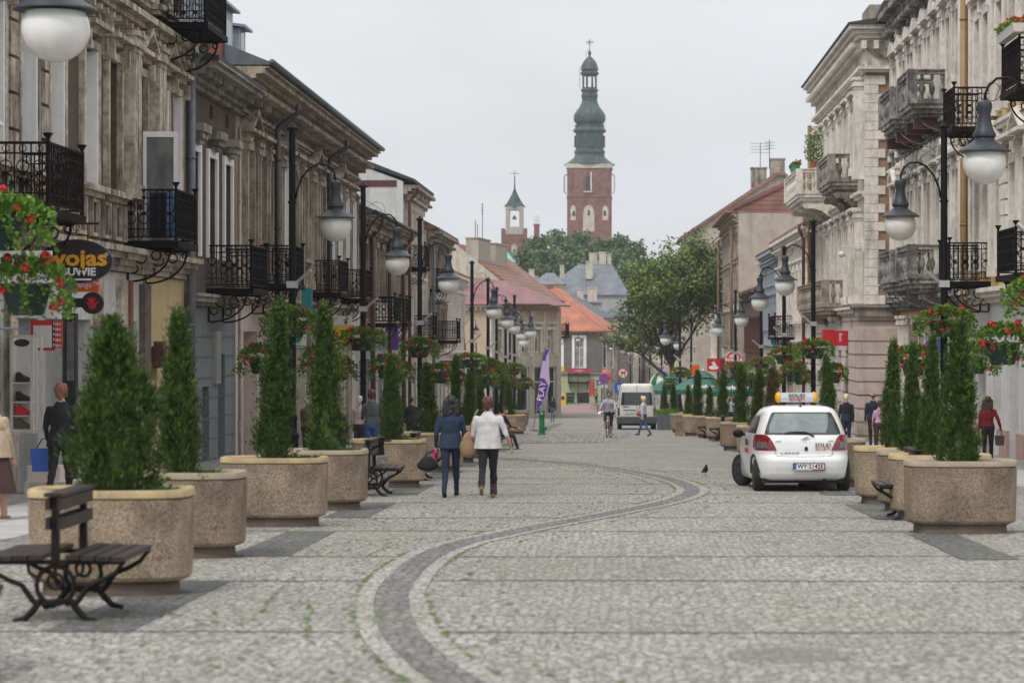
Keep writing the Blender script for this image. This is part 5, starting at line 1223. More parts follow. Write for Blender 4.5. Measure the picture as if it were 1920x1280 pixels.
FP = {i: flower_pot(i, (.43, .42, .31, .32)[i], (1500, 1400, 950, 1000)[i], (1.25, 1.35, 1.35, 1.25)[i], fl=(30, 24, 24, 20)[i]) for i in range(4)}
# ---- big lime tree and trees on the church hill
def tree(name, label, x, y, zb, H, trunk_h, cr, seed, leaf, nl, ls, m_leaf, group=None, lean=0, squash=1, cz=.62, gap=0):
    rr = random.Random(seed); root = empty(name, (x, y, zb), 0, label, 'tree', group); tk = MB(); tips = []
    def grow(p, d, l, r_, depth):
        pts = [p]; 
        for k in range(4):
            d = (d+Vector((rr.gauss(0, .13), rr.gauss(0, .13), rr.gauss(0, .07)+.03))).normalized(); p = p+d*l/4; pts.append(p)
            if depth > 1: tips.append((p.copy(), r_))
        tk.tube(pts, [r_, r_*.9, r_*.8, r_*.7, r_*.6], 6 if depth < 2 else 4)
        if depth >= 4: return
        n = 3 if depth == 0 else rr.choice((3, 3, 3))
        for i in range(n + (3 if depth == 0 else 0)):
            a = 6.283*(i/(n+(3 if depth == 0 else 0)))+rr.uniform(-.4, .4); ti = rr.uniform(.5, 1.1)
            nd = (d*math.cos(ti)+Vector((math.cos(a), math.sin(a), .12))*math.sin(ti)).normalized()
            grow(pts[rr.choice((2, 3, 4, 4))], nd, l*rr.uniform(.6, .8), r_*.55, depth+1)
        grow(pts[-1], (d+Vector((rr.gauss(0, .15), rr.gauss(0, .15), .3))).normalized(), l*.72, r_*.6, depth+1)
    if nl > 3000: 
        grow(Vector((0, 0, 0)), Vector((lean, 0, 1)).normalized(), trunk_h, .28, 0)
        # fit the tips into the crown
        mx_ = max(abs(t.x) for t, _ in tips); mz = max(t.z for t, _ in tips); kx = cr/mx_; kz = H/mz
        tk.v = [(a*(1+(kx-1)*min(1, max(0, c/trunk_h-.6))), b*(1+(kx-1)*min(1, max(0, c/trunk_h-.6))), c*kz if c > trunk_h else c*kz) for a, b, c in tk.v]
        sc_ = (max(t.x for t, _ in tips)+min(t.x for t, _ in tips))/2*kx; tk.v = [(a-sc_*min(1, max(0, (c/trunk_h-1)/1.2)), b, c) for a, b, c in tk.v]; kx0 = kx
        tips = [Vector((t.x*kx, t.y*kx, t.z*kz)) for t, _ in tips if t.z*kz > H*.30]
        mxx = max(abs(t.x-sc_) for t in tips); tips = [Vector(((t.x-sc_)*cr/mxx*.95, t.y, t.z)) for t in tips]; tk.v = [(a*(1+(cr/mxx*.95-1)*min(1, max(0, (c/trunk_h-1)/1.2))), b, c) for a, b, c in tk.v]
    else:
        tk.lathe([(.35, 0), (.2, H*.6)], (0, 0, 0), 6)
        for i in range(40):
            a = rr.random()*6.28; e_ = rr.uniform(-.5, 1.57); q = rr.uniform(.35, 1)**.5
            tips.append(Vector((cr*q*math.cos(a)*math.cos(e_), cr*q*math.sin(a)*math.cos(e_), H*cz+(H-H*cz)*q*math.sin(e_)*(1 if e_ > 0 else 1.3))))
    tk.build('trunk', 'bark', root)
    mb = MB()
    for k in range(nl):
        t = rr.choice(tips); g = leaf
        p = t+Vector((rr.gauss(0, g), rr.gauss(0, g), rr.gauss(0, g*.6)-g*.25)); d = Vector((rr.uniform(-1, 1), rr.uniform(-1, 1), rr.uniform(-.7, .3)))
        l = ls*rr.uniform(.7, 1.35); leafq(mb, p, d, l*.42, l, rr)
    mb.build('crown', m_leaf, root); return root
s = 22.7; x, y = at(1277, s)
tree('lime_tree', 'tall broad leafy tree on the right side of the street', x, y, gz(y), 15.7, 4.8, 6.25, 12, .42, 27000, .235, 'leaf_lime')
for i, (px, s, top, cr, lab) in enumerate(((985, 11.2, 462, 3.6, 'low round tree at the left end of the church hill'), (1012, 10.6, 440, 4.2, 'tall tree left of the brick tower, in front of its foot'), (1048, 10.4, 432, 4.6, 'dense tree just left of the foot of the brick tower'), (1088, 10.2, 436, 4.4, 'tree directly below the brick tower'),
      (1128, 10.0, 446, 4.2, 'tree below the right edge of the brick tower'), (1160, 10.0, 442, 4.2, 'tree right of the brick tower'), (1192, 10.4, 458, 3.8, 'last and lowest tree of the church hill on the right'), (1020, 10.9, 470, 4.5, 'lower tree in front on the church hill at left'), (1068, 10.9, 474, 4.5, 'lower tree in front on the church hill in the middle'), (1150, 10.9, 476, 4.6, 'lower tree in front on the church hill at right'), (1212, 11.0, 480, 3.5, 'far right small tree beside the lime tree'))):
    x, y = at(px, s); zt_ = zabs(top, s); H_ = zt_+6.4
    tree('hill_tree', lab, x, y, -6.4, H_, 5, cr, 40+i, .75, 2900, .62, 'leaf_far', 'trees on the church hill', cz=max(.5, 1-cr*1.9/H_))
# ================================================================== street lamps with their flower pots
def lamp_proto():
    p = empty('street_lamp', (0, -220, 0))
    mb = MB(); mb.lathe([(.088, 0), (.085, 4), (.078, 8.0)], (0, 0, 0), 12); mb.lathe([(.078, 7.94), (.13, 7.96), (.135, 8.0), (.09, 8.04), (.03, 8.1)], (0, 0, 0), 12)
    for z in (2.0, 2.25, 3.1, 6.2): mb.lathe([(.10, z), (.105, z+.03), (.10, z+.06)], (0, 0, 0), 12)
    mb.build('pole', 'lamp_black', p, smooth='auto')
    mb = MB(); mb.lathe([(.21, 0), (.22, .06), (.19, .1), (.17, .14), (.15, .4), (.145, .62), (.17, .66), (.17, .72), (.12, .78), (.11, 1.05), (.13, 1.08), (.13, 1.13), (.09, 1.2)], (0, 0, 0), 12); mb.build('base', 'lamp_black', p, smooth='auto')
    mb = MB(); pts = [(.08, 0, 6.3), (.12, 0, 6.55), (.24, 0, 6.83), (.42, 0, 7.05), (.62, 0, 7.15), (.82, 0, 7.13), (.96, 0, 7.0), (1.02, 0, 6.85), (1.03, 0, 6.7)]; mb.tube(pts, .024, 6)
    mb.build('arm', 'lamp_black', p, smooth=True)
    mb = MB()
    for c, r_, a0, a1 in (((.42, 7.28), .24, -60, 150), ((.30, 6.88), .2, -20, 250), ((.90, 6.9), .16, 60, 330)): mb.tube(mb.arcpts(c, r_, a0, a1, 14), .008, 4)
    mb.tube([(.08, 0, 7.55), (.2, 0, 7.5), (.5, 0, 7.3), (.75, 0, 7.0), (.85, 0, 6.75)], .008, 4); mb.build('wire_scrolls', 'lamp_black', p)
    mb = MB(); mb.lathe([(.03, 6.76), (.12, 6.72), (.14, 6.66), (.13, 6.6), (.105, 6.5), (.12, 6.38), (.16, 6.24), (.205, 6.16), (.20, 6.12), (.17, 6.10), (.18, 6.06), (.26, 6.0), (.38, 5.93), (.455, 5.88), (.46, 5.86), (.44, 5.86), (.3, 5.9), (.01, 5.95)], (1.03, 0, 0), 24, cap=False)
    mb.build('shade', 'lamp_grey', p, smooth='auto')
    mb = MB(); R0 = .375; mb.lathe([(R0*math.sin(R(a)), 5.66-R0*.98*math.cos(R(a))) for a in range(0, 125, 8)], (1.03, 0, 0), 24, cap=False); mb.build('globe', 'globe', p, smooth=True)
    mb = MB(); mb.tube([(.05, -.05, 4.28), (.45, -.1, 4.62)], .04, 8); mb.box(-.12, .12, -.12, .12, 4.2, 4.36); mb.build('floodlight', 'silver', p)
    mb = MB(); mb.tube([(-.75, -.02, 2.36), (.75, -.02, 2.36)], .014, 5); mb.tube([(0, -.4, 3.12), (0, 0, 3.12)], .014, 5); mb.build('pot_bracket', 'pipe_grey', p)
    return p
LP = {'l': lamp_proto()}
ORD = ['first', 'second', 'third', 'fourth', 'fifth', 'sixth', 'seventh', 'eighth', 'ninth', 'tenth', 'eleventh', 'twelfth']
def pots(x, y, z, side, i, s, n=3, dz=(0, 0)):
    row = 'left' if side > 0 else 'right'; nm = f'the {ORD[i]} lamp of the {row} row'
    spec = [(.40 if s > 150 else 0, -.32, 3.38+dz[1], 'upper pot of red geraniums in front of '), (side*.72, -.05, 2.5+dz[0], 'lower street side pot of red geraniums on '), (-side*.72, -.05, 2.5+dz[0], 'lower shop side pot of red geraniums on ')]
    for k, (dx, dy, h, lab) in enumerate(spec[:n]):
        use(FP, (0 if k == 0 else 2 if (i+k) % 2 else 3) if k else (0 if i % 2 else 1), (x+dx, y+dy, z+h+.03*math.sin(i*3+k*2)), R(8*math.sin(i*5+k)), lab+nm, (.9, .9, .9) if s > 150 else (1, 1, 1), 'flower pots hanging from the street lamps', 'flower pot')
for side, row in ((1, [(-71, 170, 2), (548, 78.9, 3), (681, 61.9, 3), (787, 52.2, 3), (885, 39.5, 3), (915, 34.6, 3), (931, 31.9, 3), (948, 28.5, 2), (956, 25.5, 0), (964.6, 29.7, 3), (961, 22.5, 0), (966, 20, 0)]),
                  (-1, [(1957, 108, 3), (1770, 79.4, 3), (1525, 51.5, 3), (1470, 43.8, 3), (1427, 35.6, 3), (1379, 31.1, 3), (1296, 24.0, 3), (1275, 26.5, 3), (1240.5, 21, 2), (1218, 17.2, 0), (1199, 15.8, 0), (1182, 14.6, 0)])):
    for i, (px, s, n) in enumerate(row):
        x, y = at(px, s); z = gz(y); dz = (.3, .15) if (side == 1 and i == 0) else (0, 0)
        lab = f'tall black lamp post with white globe, {ORD[i]} of the {"left" if side > 0 else "right"} row'
        use(LP, 'l', (x, y, z), 0 if side > 0 else R(180), lab, None, 'globe street lamps along both sides', 'street lamp')
        if n: pots(x, y, z, side, i, s, n, dz)
# older small lamps
def small_lamp(px, s, H_, arms, lab):
    x, y = at(px, s); p = empty('old_street_lamp', (x, y, gz(y)), 0, lab, 'street lamp', 'small old fashioned lamps by the far houses')
    mb = MB(); mb.lathe([(.11, 0), (.1, .8), (.05, 1), (.04, H_)], (0, 0, 0), 8)
    for a in arms: mb.tube([(0, 0, H_-.5), (a*.25, 0, H_-.1), (a*.5, 0, H_+.05), (a*.75, 0, H_-.15), (a*.8, 0, H_-.5)], .025, 5)
    mb.build('pole', 'pipe_dark', p)
    for a in (arms or (0,)):
        q = MB(); q.lathe([(.05, .25), (.08, .1), (.25, -.12), (.26, -.14)], (a*.8, 0, H_-.7 if arms else H_+.05), 10); q.build('shade', 'lamp_grey', p, smooth=True)
        q = MB(); q.lathe([(.22, -.14), (.24, -.28), (.14, -.42), (.02, -.46)], (a*.8, 0, H_-.7 if arms else H_+.05), 10); q.build('globe', 'globe', p, smooth=True)
small_lamp(871, 27, 7.1, (-1, 1), 'slender double armed lamp before the ochre corner house')
small_lamp(893, 26, 5.6, (-1,), 'small single armed lamp by the ochre corner house')
small_lamp(1084, 16.9, 7.4, (), 'thin post top lamp before the grey corner house')
small_lamp(1148, 16.0, 8.6, (1,), 'slim tall lamp right of the grey corner house')
small_lamp(1160, 17.0, 7.2, (-1,), 'slim lamp behind the no left turn sign')

# ================================================================== benches, bins
def bench():
    p = empty('bench', (20, -220, 0)); Lb = 1.02
    # seat slats on both sides of one shared backrest, running along y
    for sg in (-1, 1):
        mb = MB()
        for k in range(4):
            x0 = .085+k*.108; xs = sorted((sg*x0, sg*(x0+.094))); mb.box(xs[0], xs[1], -Lb/2, Lb/2, .455-.004*k, .49-.004*k)
        mb.build('seat', 'bench_wood', p)
        mb = MB()
        for z0 in (.67, .81): mb.box(min(sg*.028, sg*.06), max(sg*.028, sg*.06), -Lb/2, Lb/2, z0, z0+.085)
        mb.build('backrest', 'bench_wood', p)
    mb = MB(); mb.box(-.07, .07, -Lb/2, Lb/2, .905, .93); mb.build('top_rail', 'bench_wood', p)
    for y in (-Lb/2+.06, Lb/2-.06):
        mb = MB()
        mb.prism([(-.028, .44), (.028, .44), (.026, .6), (.02, .90), (-.02, .90), (-.026, .6)], 'y', y-.03, y+.03)
        mb.box(-.5, .5, y-.022, y+.022, .42, .452)
        mb.tube(mb.arcpts((0, .27), .135, 0, 360, 20, y=y), .018, 6); mb.tube(mb.arcpts((0, .3), .055, 0, 360, 12, y=y), .014, 5); mb.tube([(0, y, .3), (0, y, .44)], .014, 5)
        for sg in (-1, 1):
            mb.tube([(sg*.49, y, .44), (sg*.43, y, .36), (sg*.34, y, .31), (sg*.24, y, .27), (sg*.17, y, .17), (sg*.13, y, .13)], [.014, .018, .02, .022, .024, .024], 6)
            mb.tube([(sg*.10, y, .17), (sg*.16, y, .09), (sg*.22, y, .03), (sg*.3, y, .012)], [.026, .028, .026, .018], 6)
            mb.tube([(sg*.2, y, .43), (sg*.19, y, .36), (sg*.14, y, .33)], .013, 5)
            mb.tube([(sg*.1, y, .13), (sg*.05, y, .155), (0, y, .16)], .02, 5)
        for z in (.7, .87): mb.ball((0, y-.035, z), .012)
        mb.build('leg', 'cast_iron', p)
    return p
BN = {'b': bench()}
for (X_, Y_, lab) in ((-4.03, 17.75, 'dark double sided bench with cast iron legs in the left foreground'), (-4.17, 13.9, 'bench whose seat corner shows at the left edge of the picture'), (-4.05, 39.6, 'dark bench beside the small pebbled litter bin'), (-3.95, 47.0, 'bench left of the dark haired woman'),
                      (-3.95, 74.8, 'bench under the seated man'), (3.9, 32.0, 'bench whose seat sticks out between the right foreground planters'), (3.85, 60.3, 'bench partly hidden behind the door mirror of the car'), (3.9, 65.5, 'second bench behind the door mirror of the car'), (3.85, 89.5, 'black bench beside the right hand planters'), (3.6, 95, 'far black bench beside the right hand planters')):
    use(BN, 'b', (X_, Y_, gz(Y_)), 0, lab, None, 'double sided benches along the planters', 'bench')
def bin_(px, s, lab, top=True, m='aggregate_grey'):
    x, y = at(px, s); p = empty('litter_bin', (x, y, gz(y)), 0, lab, 'litter bin', 'pebbled concrete litter bins')
    mb = MB(); mb.prism([(-.17, .0), (.17, .0), (.185, .08), (.165, .6), (.15, .63), (-.15, .63), (-.165, .6), (-.185, .08)], 'y', -.17, .17); mb.build('body', m, p)
    if top:
        mb = MB(); mb.lathe([(.12, .63), (.105, .8), (.12, .9), (.13, .92), (.08, .93)], (0, 0, 0), 4); mb.box(-.13, .22, -.12, .12, .86, .885); mb.build('metal_top', 'cast_iron', p)
bin_(708, 111, 'small grey pebbled litter bin with black top, left row'); bin_(1273.5, 45, 'squat sandy concrete bin among the right planters', False, 'aggregate')

# ================================================================== green water pump, banner, road signs
x, y = at(1016, 43.9); p = empty('street_pump', (x, y, gz(y)), 0, 'short green cast iron water pump beside the purple banner', 'water pump')
mb = MB(); mb.lathe([(.17, 0), (.17, .07), (.13, .09), (.12, .3), (.13, .34), (.115, .38), (.11, .78), (.14, .8), (.145, .86), (.12, .88), (.12, 1.0), (.135, 1.02), (.1, 1.08), (.05, 1.12), (.03, 1.17)], (0, 0, 0), 8); mb.build('body', 'pump_green', p, smooth='auto')
mb = MB(); mb.lathe([(.07, 0), (.075, .1), (.03, .14)], (.1, -.02, .3), 10, ax='x'); mb.build('side_outlet', 'pump_green', p); mb = MB(); mb.lathe([(.06, 0), (.06, .05)], (0, -.16, .93), 10, ax='y'); mb.build('cap', 'silver', p)
x, y = at(1003, 39.0); p = empty('banner', (x, y, gz(y)), 0, 'tall purple and white feather flag leaning beside the green pump', 'flag')
mb = MB(); mb.tube([(-.08, 0, 0), (0, 0, .6), (.1, 0, 1.5), (.25, 0, 2.8), (.40, 0, 3.7), (.5, 0, 4.0), (.62, 0, 4.02)], .016, 5); mb.lathe([(.2, 0), (.18, .05)], (-.05, 0, 0), 8); mb.tube([(.4, 0, .02), (.38, 0, .5), (.45, 0, .9)], .012, 4); mb.build('pole', 'pipe_dark', p)
def flagm(parts, m, name, yo=0):
    mb = MB()
    for pts in parts: mb.prism(pts, 'y', -.008+yo, .008+yo)
    mb.build(name, m, p)
flagm([[(.04, .85), (.12, 1.6), (.26, 2.75), (.42, 3.75), (.52, 3.98), (.62, 4.0), (.68, 3.85), (.68, 2.9), (.72, 2.3), (.62, 1.9), (.3, 1.2)]], 'lilac', 'cloth')
flagm([[(.06, .9), (.14, 1.6), (.24, 2.55), (.46, 2.5), (.64, 2.2), (.58, 1.95), (.5, 1.7), (.3, 1.25)], [(.36, 3.4), (.44, 3.75), (.54, 3.95), (.63, 3.93), (.66, 3.8), (.55, 3.6), (.5, 3.35)]], 'purple', 'purple_print', -.01)
text('PLAY', .42, 'white', p, (.33, -.022, 1.9), (90, -78, 0), sx=1.0)
def road_sign(px, s, zc, kind, lab, foot=True, r_=.42):
    x, y = at(px, s); p = empty('road_sign', (x, y, gz(y)), 0, lab, 'road sign'); 
    mb = MB(); mb.tube([(0, .05, 0), (0, .05, zc+r_)], .035, 6); mb.build('post', 'pipe_grey', p)
    def disc(r0, m, yo, n=24, name='disc'):
        q = MB(); q.lathe([(r0, 0), (r0, .012)], (0, yo, zc), n, ax='y'); q.build(name, m, p)
    def bar(a, w_, l, m, yo, name='bar'):
        q = MB(); c, s_ = math.cos(R(a)), math.sin(R(a)); pts = [(l*c-w_*s_, l*s_+w_*c), (-l*c-w_*s_, -l*s_+w_*c), (-l*c+w_*s_, -l*s_-w_*c), (l*c+w_*s_, l*s_-w_*c)]; q.prism([(a_, b_+zc) for a_, b_ in pts], 'y', yo, yo+.008); q.build(name, m, p)
    if kind == 'nostop': disc(r_, 'sign_red', 0); disc(r_*.82, 'sign_blue', -.013); bar(45, r_*.09, r_*.84, 'sign_red', -.024, 'cross_bar'); bar(-45, r_*.09, r_*.84, 'sign_red', -.034, 'cross_bar')
    if kind == 'noleft':
        disc(r_, 'sign_red', 0); disc(r_*.82, 'off_white', -.013); q = MB(); q.box(r_*.25, r_*.42, -.03, -.02, zc-r_*.5, zc+r_*.27); q.box(-r_*.15, r_*.25, -.03, -.02, zc+r_*.1, zc+r_*.27); q.prism([(-r_*.5, zc+r_*.18), (-r_*.13, zc+r_*.42), (-r_*.13, zc-r_*.06)], 'y', -.03, -.02); q.build('arrow', 'black', p); bar(45, r_*.06, r_*.84, 'sign_red', -.042, 'cross_bar')
    return p
road_sign(1132.5, 24, 3.1, 'nostop', 'round blue no stopping sign with red cross', r_=.40); road_sign(1168, 24.5, 3.45, 'noleft', 'round red rimmed no left turn sign above the van', r_=.40)
def board(name, px, s, z0, z1, w_, m, lab, lines=(), tm='white', size=.2, cat='sign', d=.06, rz=0, legs=0, sub=(), yoff=0, sxx=1.0, at_=None, dy=0):
    x, y = at_ or at(px, s); p = empty(name, (x, y+dy, z0), R(rz), lab, cat)
    mb = MB(); mb.box(-w_/2, w_/2, 0, d, 0, z1-z0); mb.build('panel', m, p)
    if legs:
        q = MB(); zz = gz(y)-z0; q.tube([(-w_/2+.05, d/2, zz), (-w_/2+.05, d/2, 0)], .03, 5); q.tube([(w_/2-.05, d/2, zz), (w_/2-.05, d/2, 0)], .03, 5); q.build('post', 'pipe_grey', p)
    for k, ln in enumerate(lines):
        if ln: text(ln, size, tm if isinstance(tm, str) else tm[k], p, (0, -.006, (z1-z0)*(1-(k+.5)/len(lines))), sx=sxx)
    return p
yz = lambda py, s: zabs(py, s)
board('parking_sign', 1161, 23, yz(737, 23), yz(718, 23), .75, 'sign_blue', 'blue rectangular sign just left of the van roof', ('P',), size=.6, legs=1)
board('direction_sign', 1124, 22, yz(722, 22), yz(712, 22), .5, 'sign_blue', 'small blue sign left of the no stopping sign', ('▲',), size=.3, legs=1)
board('street_plate', 1133, 22.5, yz(727, 22.5), yz(721, 22.5), .6, 'off_white', 'white plate under the no stopping sign', ('ııııı',), 'black', .18)
x, y = at(1136, 20.5); p = empty('kiosk_parasol', (x, y, gz(y)), 0, 'pink domed parasol behind the no stopping sign', 'parasol')
mb = MB(); mb.tube([(0, 0, 0), (0, 0, 3.6)], .04, 6); mb.build('pole', 'silver', p)
mb = MB(); mb.lathe([(.55, 3.1), (.52, 3.4), (.4, 3.75), (.2, 3.95), (.02, 4.0)], (0, 0, 0), 10, cap=False); mb.build('canopy', 'geranium_pink', p, smooth=True)
# shop writing in the distance
board('shop_sign', 1086, 17, yz(693+5, 17), yz(690, 17), 2.6, 'crimson', 'long crimson shop sign above the far brown shop window', ('‹ ııııııı ›',), 'white', .38, dy=-.6)
board('shop_sign', 1045, 17, yz(697, 17), yz(686, 17), .8, 'green', 'green and yellow sign on the far green shop', ('',), dy=-.6)
board('shop_sign', 1052, 17, yz(696, 17), yz(687, 17), .7, 'yellow', 'yellow and red sign on the far green shop', ('',), 'sign_red', .25, dy=-.65)
board('poster_board', 1110, 17, yz(742, 17), yz(711, 17), .55, 'crimson', 'narrow crimson price board right of the far shop door', ('ııııı', 'ıııı', 'ııııı', 'ıııı', 'ııııı'), 'white', .16, dy=-.5)
x, y = at(1056, 17); p = empty('yellow_machine', (x, y-.9, -6.2), 0, 'yellow box machine beside the far green shop door', 'vending box'); mb = MB(); mb.prism([(-.3, 0), (.3, 0), (.3, 1.2), (.15, 1.45), (-.15, 1.45), (-.3, 1.2)], 'y', -.2, .2); mb.build('body', 'sign_yellow', p); mb = MB(); mb.box(-.18, .18, -.22, -.2, .7, 1.1); mb.build('screen', 'glass_dark', p)

# ================================================================== signs on the left fronts
def hang(name, X_, Y_, lab, cat='sign'): return empty(name, (X_, Y_, 0), 0, lab, cat)
def P2(px, s): return ((px-1160)/s, F/s)
# dark oval shoe shop sign, facing us
s = 106; X_, Y_ = P2(142, s); p = empty('shop_sign', (X_, Y_, zabs(490, s)), 0, 'dark brown oval shoe shop sign hanging from an iron bar', 'sign')
mb = MB(); mb.lathe([(.64, 0), (.64, .10)], (0, 0, 0), 36, ax='y', sy=.60); mb.build('oval_panel', 'dark_brown', p); mb = MB(); mb.lathe([(.655, .02), (.655, .08)], (0, 0, 0), 36, ax='y', sy=.60); mb.build('rim', 'pipe_grey', p)
text('wojas', .40, 'mustard', p, (.02, -.012, .05), sx=1.18, bold=.012); text('OBUWIE', .19, 'white', p, (-.03, -.012, -.19), sx=1.05, bold=.006); text('®', .09, 'white', p, (.55, -.012, .12))
mb = MB(); mb.box(-.2, .28, -.016, -.004, -.335, -.305); mb.build('line', 'white', p)
mb = MB(); mb.tube([(-1.1, .05, .67), (.40, .05, .67)], .018, 5); mb.tube([(.2, .05, .67), (.2, .05, .37)], .01, 4); mb.tube([(-.5, .05, .67), (-.5, .05, .3)], .01, 4)
for q in (-.8, -.35, 0): mb.tube(mb.arcpts((q, .6), .06, 0, 300, 8, y=.05), .008, 4)
mb.build('iron_bar', 'black_iron', p)
s = 101; board('shop_sign', 118, s, zabs(470, s), zabs(443, s), .82, 'sign_yellow', 'flat yellow sign above and behind the dark oval shoe sign', ('',), d=.12)
s = 118; b_ = board('shop_sign', 42, s, zabs(536, s), zabs(470, s), .92, 'off_white', 'white rectangular sign behind the hanging geraniums at far left', (None, 'blue shadow'), 'black', .15, d=.08, sxx=1.15)
mb = MB(); mb.box(-.46, .46, -.008, 0, .27, .28); mb.build('dividing_line', 'black', b_)
s = 104; board('shop_sign', 160, s, zabs(547, s), zabs(522, s), .48, 'orange', 'orange sign below the oval shoe sign', ('orange™',), 'white', .14, d=.08, sxx=1.0)
s = 103; X_, Y_ = P2(173, s); p = empty('shop_sign', (X_, Y_, zabs(568, s)), 0, 'round black sign with a red hand print', 'sign')
mb = MB(); mb.lathe([(.20, 0), (.20, .09)], (0, 0, 0), 24, ax='y'); mb.box(-.42, 0, .02, .07, -.08, .09); mb.build('disc', 'black', p)
mb = MB(); mb.lathe([(.075, 0), (.07, -.02)], (0, -.001, -.05), 12, ax='y', sy=.9)
for a, l in ((150, .12), (118, .155), (95, .16), (72, .15), (30, .13)):
    c, s_ = math.cos(R(a)), math.sin(R(a)); mb.tube([(.03*c, -.015, -.05+.03*s_), (l*c, -.015, -.05+l*s_)], [.022, .016], 6)
mb.build('hand_print', 'red', p)
s = 107; p = board('newspaper_sign', 80, s, zabs(657, s), zabs(600, s), .42, 'sign_red', 'red framed newspaper poster beside the shoe display', ('',)); mb = MB(); mb.box(-.16, .16, -.012, 0, .05, .44); mb.build('page', 'paper', p)
p = board('newspaper_sign', 107, s, zabs(652, s), zabs(602, s), .17, 'sign_red', 'narrow red strip repeating one newspaper name', ('Fakt', 'Fakt', 'Fakt', 'Fakt', 'Fakt'), 'white', .085)
# glass case of shoes
s = 112; X_, Y_ = P2(45, s); p = empty('shoe_display_case', (X_, Y_, zabs(812, s)), 0, 'cream framed glass case showing shoes on the shop front', 'display case'); Hc = (812-628)/s
mb = MB(); Wd = .46
for a in ((-.23, -.19, 0, Hc), (.11, .16, 0, Hc), (-.19, .11, 0, .05), (-.19, .11, Hc-.05, Hc)): mb.box(a[0], a[1], -.03, .03, a[2], a[3])
mb.box(.16, .30, .0, .035, 0, .05); mb.box(.16, .30, .0, .035, Hc-.05, Hc); mb.box(.27, .31, .0, .035, .05, Hc-.05)
mb.build('frame', 'cream_plaster', p); mb = MB(); mb.box(-.22, .15, .32, .34, .01, Hc-.01); mb.box(-.23, -.20, .035, .32, 0, Hc); mb.build('back_panel', 'off_white', p)
for k, (m_, zz) in enumerate((('frame_brown', .08), ('red', .31), ('black', .54), ('dark_brown', .86))):
    q = MB(); q.box(-.2, .12, .0, .3, zz-.03, zz-.015); q.build('shelf', 'off_white', p)
    q = MB(); q.prism([(-.15, zz), (.1, zz), (.11, zz+.03), (.04, zz+.05), (-.04, zz+.1), (-.10, zz+.17), (-.15, zz+.15)], 'y', .03, .11); q.prism([(-.12, zz), (.08, zz), (.1, zz+.04), (-.06, zz+.11), (-.12, zz+.16)], 'y', .16, .24); q.build('shoe', m_, p)
q = MB(); q.lathe([(.13, 0), (.13, .02)], (-.03, -.03, Hc-.13), 18, ax='y', sy=.5); q.build('oval_plate', 'black', p)
s = 107; X_, Y_ = P2(150, s)
for k, (pxx, w_, z0, z1, m_, lab, nm) in enumerate(((126, .12, -2.6, .6, 'pipe_grey', 'grey blue drainpipe column beside the shoe case', 'drainpipe'),)):
    x, y = P2(pxx, 104); q = MB(); q.lathe([(.09, z0-1), (.09, 2.6)], (0, 0, 0), 10); o = q.build(nm, m_, None, loc=(x, y, 0)); tag(o, lab, 'drainpipe')
x, y = P2(134, 105); p = empty('menu_stand', (x, y, gz(y)), 0, 'tall dark display column behind the woman with the blue bag', 'display stand'); mb = MB(); mb.box(-.1, .1, -.1, .1, 0, 3.1); mb.build('body', 'black', p); mb = MB(); mb.box(-.06, .075, -.11, -.1, 1.9, 2.95); mb.build('panel', 'glass_curtain', p)
x, y = P2(62, 112); p = empty('stone_step', (x, y, gz(y)), 0, 'pale stone steps at the shop door behind the first woman', 'steps'); mb = MB(); mb.box(-.1, .8, -.2, .6, 0, .2); mb.box(-.1, .45, .0, .6, .2, .45); mb.build('treads', 'pale_pink', p)
x, y = P2(297, 84); p = empty('letter_box', (x, y, zabs(690, 84)), 0, 'dark red box on the pier before the yellow shop', 'box'); mb = MB(); mb.box(-.15, .12, 0, .3, 0, .55); mb.build('body', 'maroon', p); mb = MB(); mb.box(-.16, .13, -.01, .31, .551, .6); mb.build('lid', 'frame_brown', p)
x, y = P2(238, 88); p = empty('small_sign', (x, y, zabs(545, 88)), 0, 'small round edged red and white sign on the stone pier', 'sign'); mb = MB(); mb.lathe([(.10, 0), (.10, .03)], (0, 0, 0), 16, ax='y', sy=2.2); mb.build('plate', 'off_white', p); mb = MB(); mb.lathe([(.07, 0), (.07, .01)], (0, -.012, .1), 14, ax='y'); mb.build('ring', 'sign_red', p)
s = 66; board('bank_sign', 558, s, zabs(655, s), zabs(622, s), .46, 'off_white', 'white and green cash machine sign behind the first lamp post', (None, None), 'green', .1, d=.1)
p = board('bank_sign', 558, s*1.003, zabs(655, s), zabs(648, s), .47, 'green', 'green strip with lettering under the cash machine sign', ('BANKOMAT',), 'white', .075, d=.1)
mb = MB(); mb.prism([(-.12, .2), (.05, .2), (.13, .32), (.05, .45), (-.05, .45), (-.05, .32), (-.12, .32)], 'y', -.012, 0); mb.build('hand_symbol', 'green', p)
s = 60; board('bank_sign', 575, s, zabs(588, s), zabs(540, s), .32, 'teal', 'dark green vertical sign above the first flower pots', ('',), 'off_white', .2, d=.2)
s = 52; board('photo_sign', 637, s, zabs(641, s), zabs(610, s), .95, 'sign_yellow', 'yellow sign with gothic letters above a shop', ('orTy',), 'black', .34, d=.12)
s = 52; p = board('portrait_sign', 643, s, zabs(609, s), zabs(592, s), .62, 'paper', 'framed white sign with a black ink face above the yellow sign', ('',)); mb = MB(); mb.prism([(.05, .04), (.14, .04), (.17, .12), (.13, .15), (.18, .2), (.16, .29), (.12, .3), (.13, .2), (.07, .13)], 'y', -.01, 0); mb.prism([(.02, .16), (.09, .16), (.09, .2), (.03, .19)], 'y', -.01, 0); mb.build('ink_face', 'black', p)
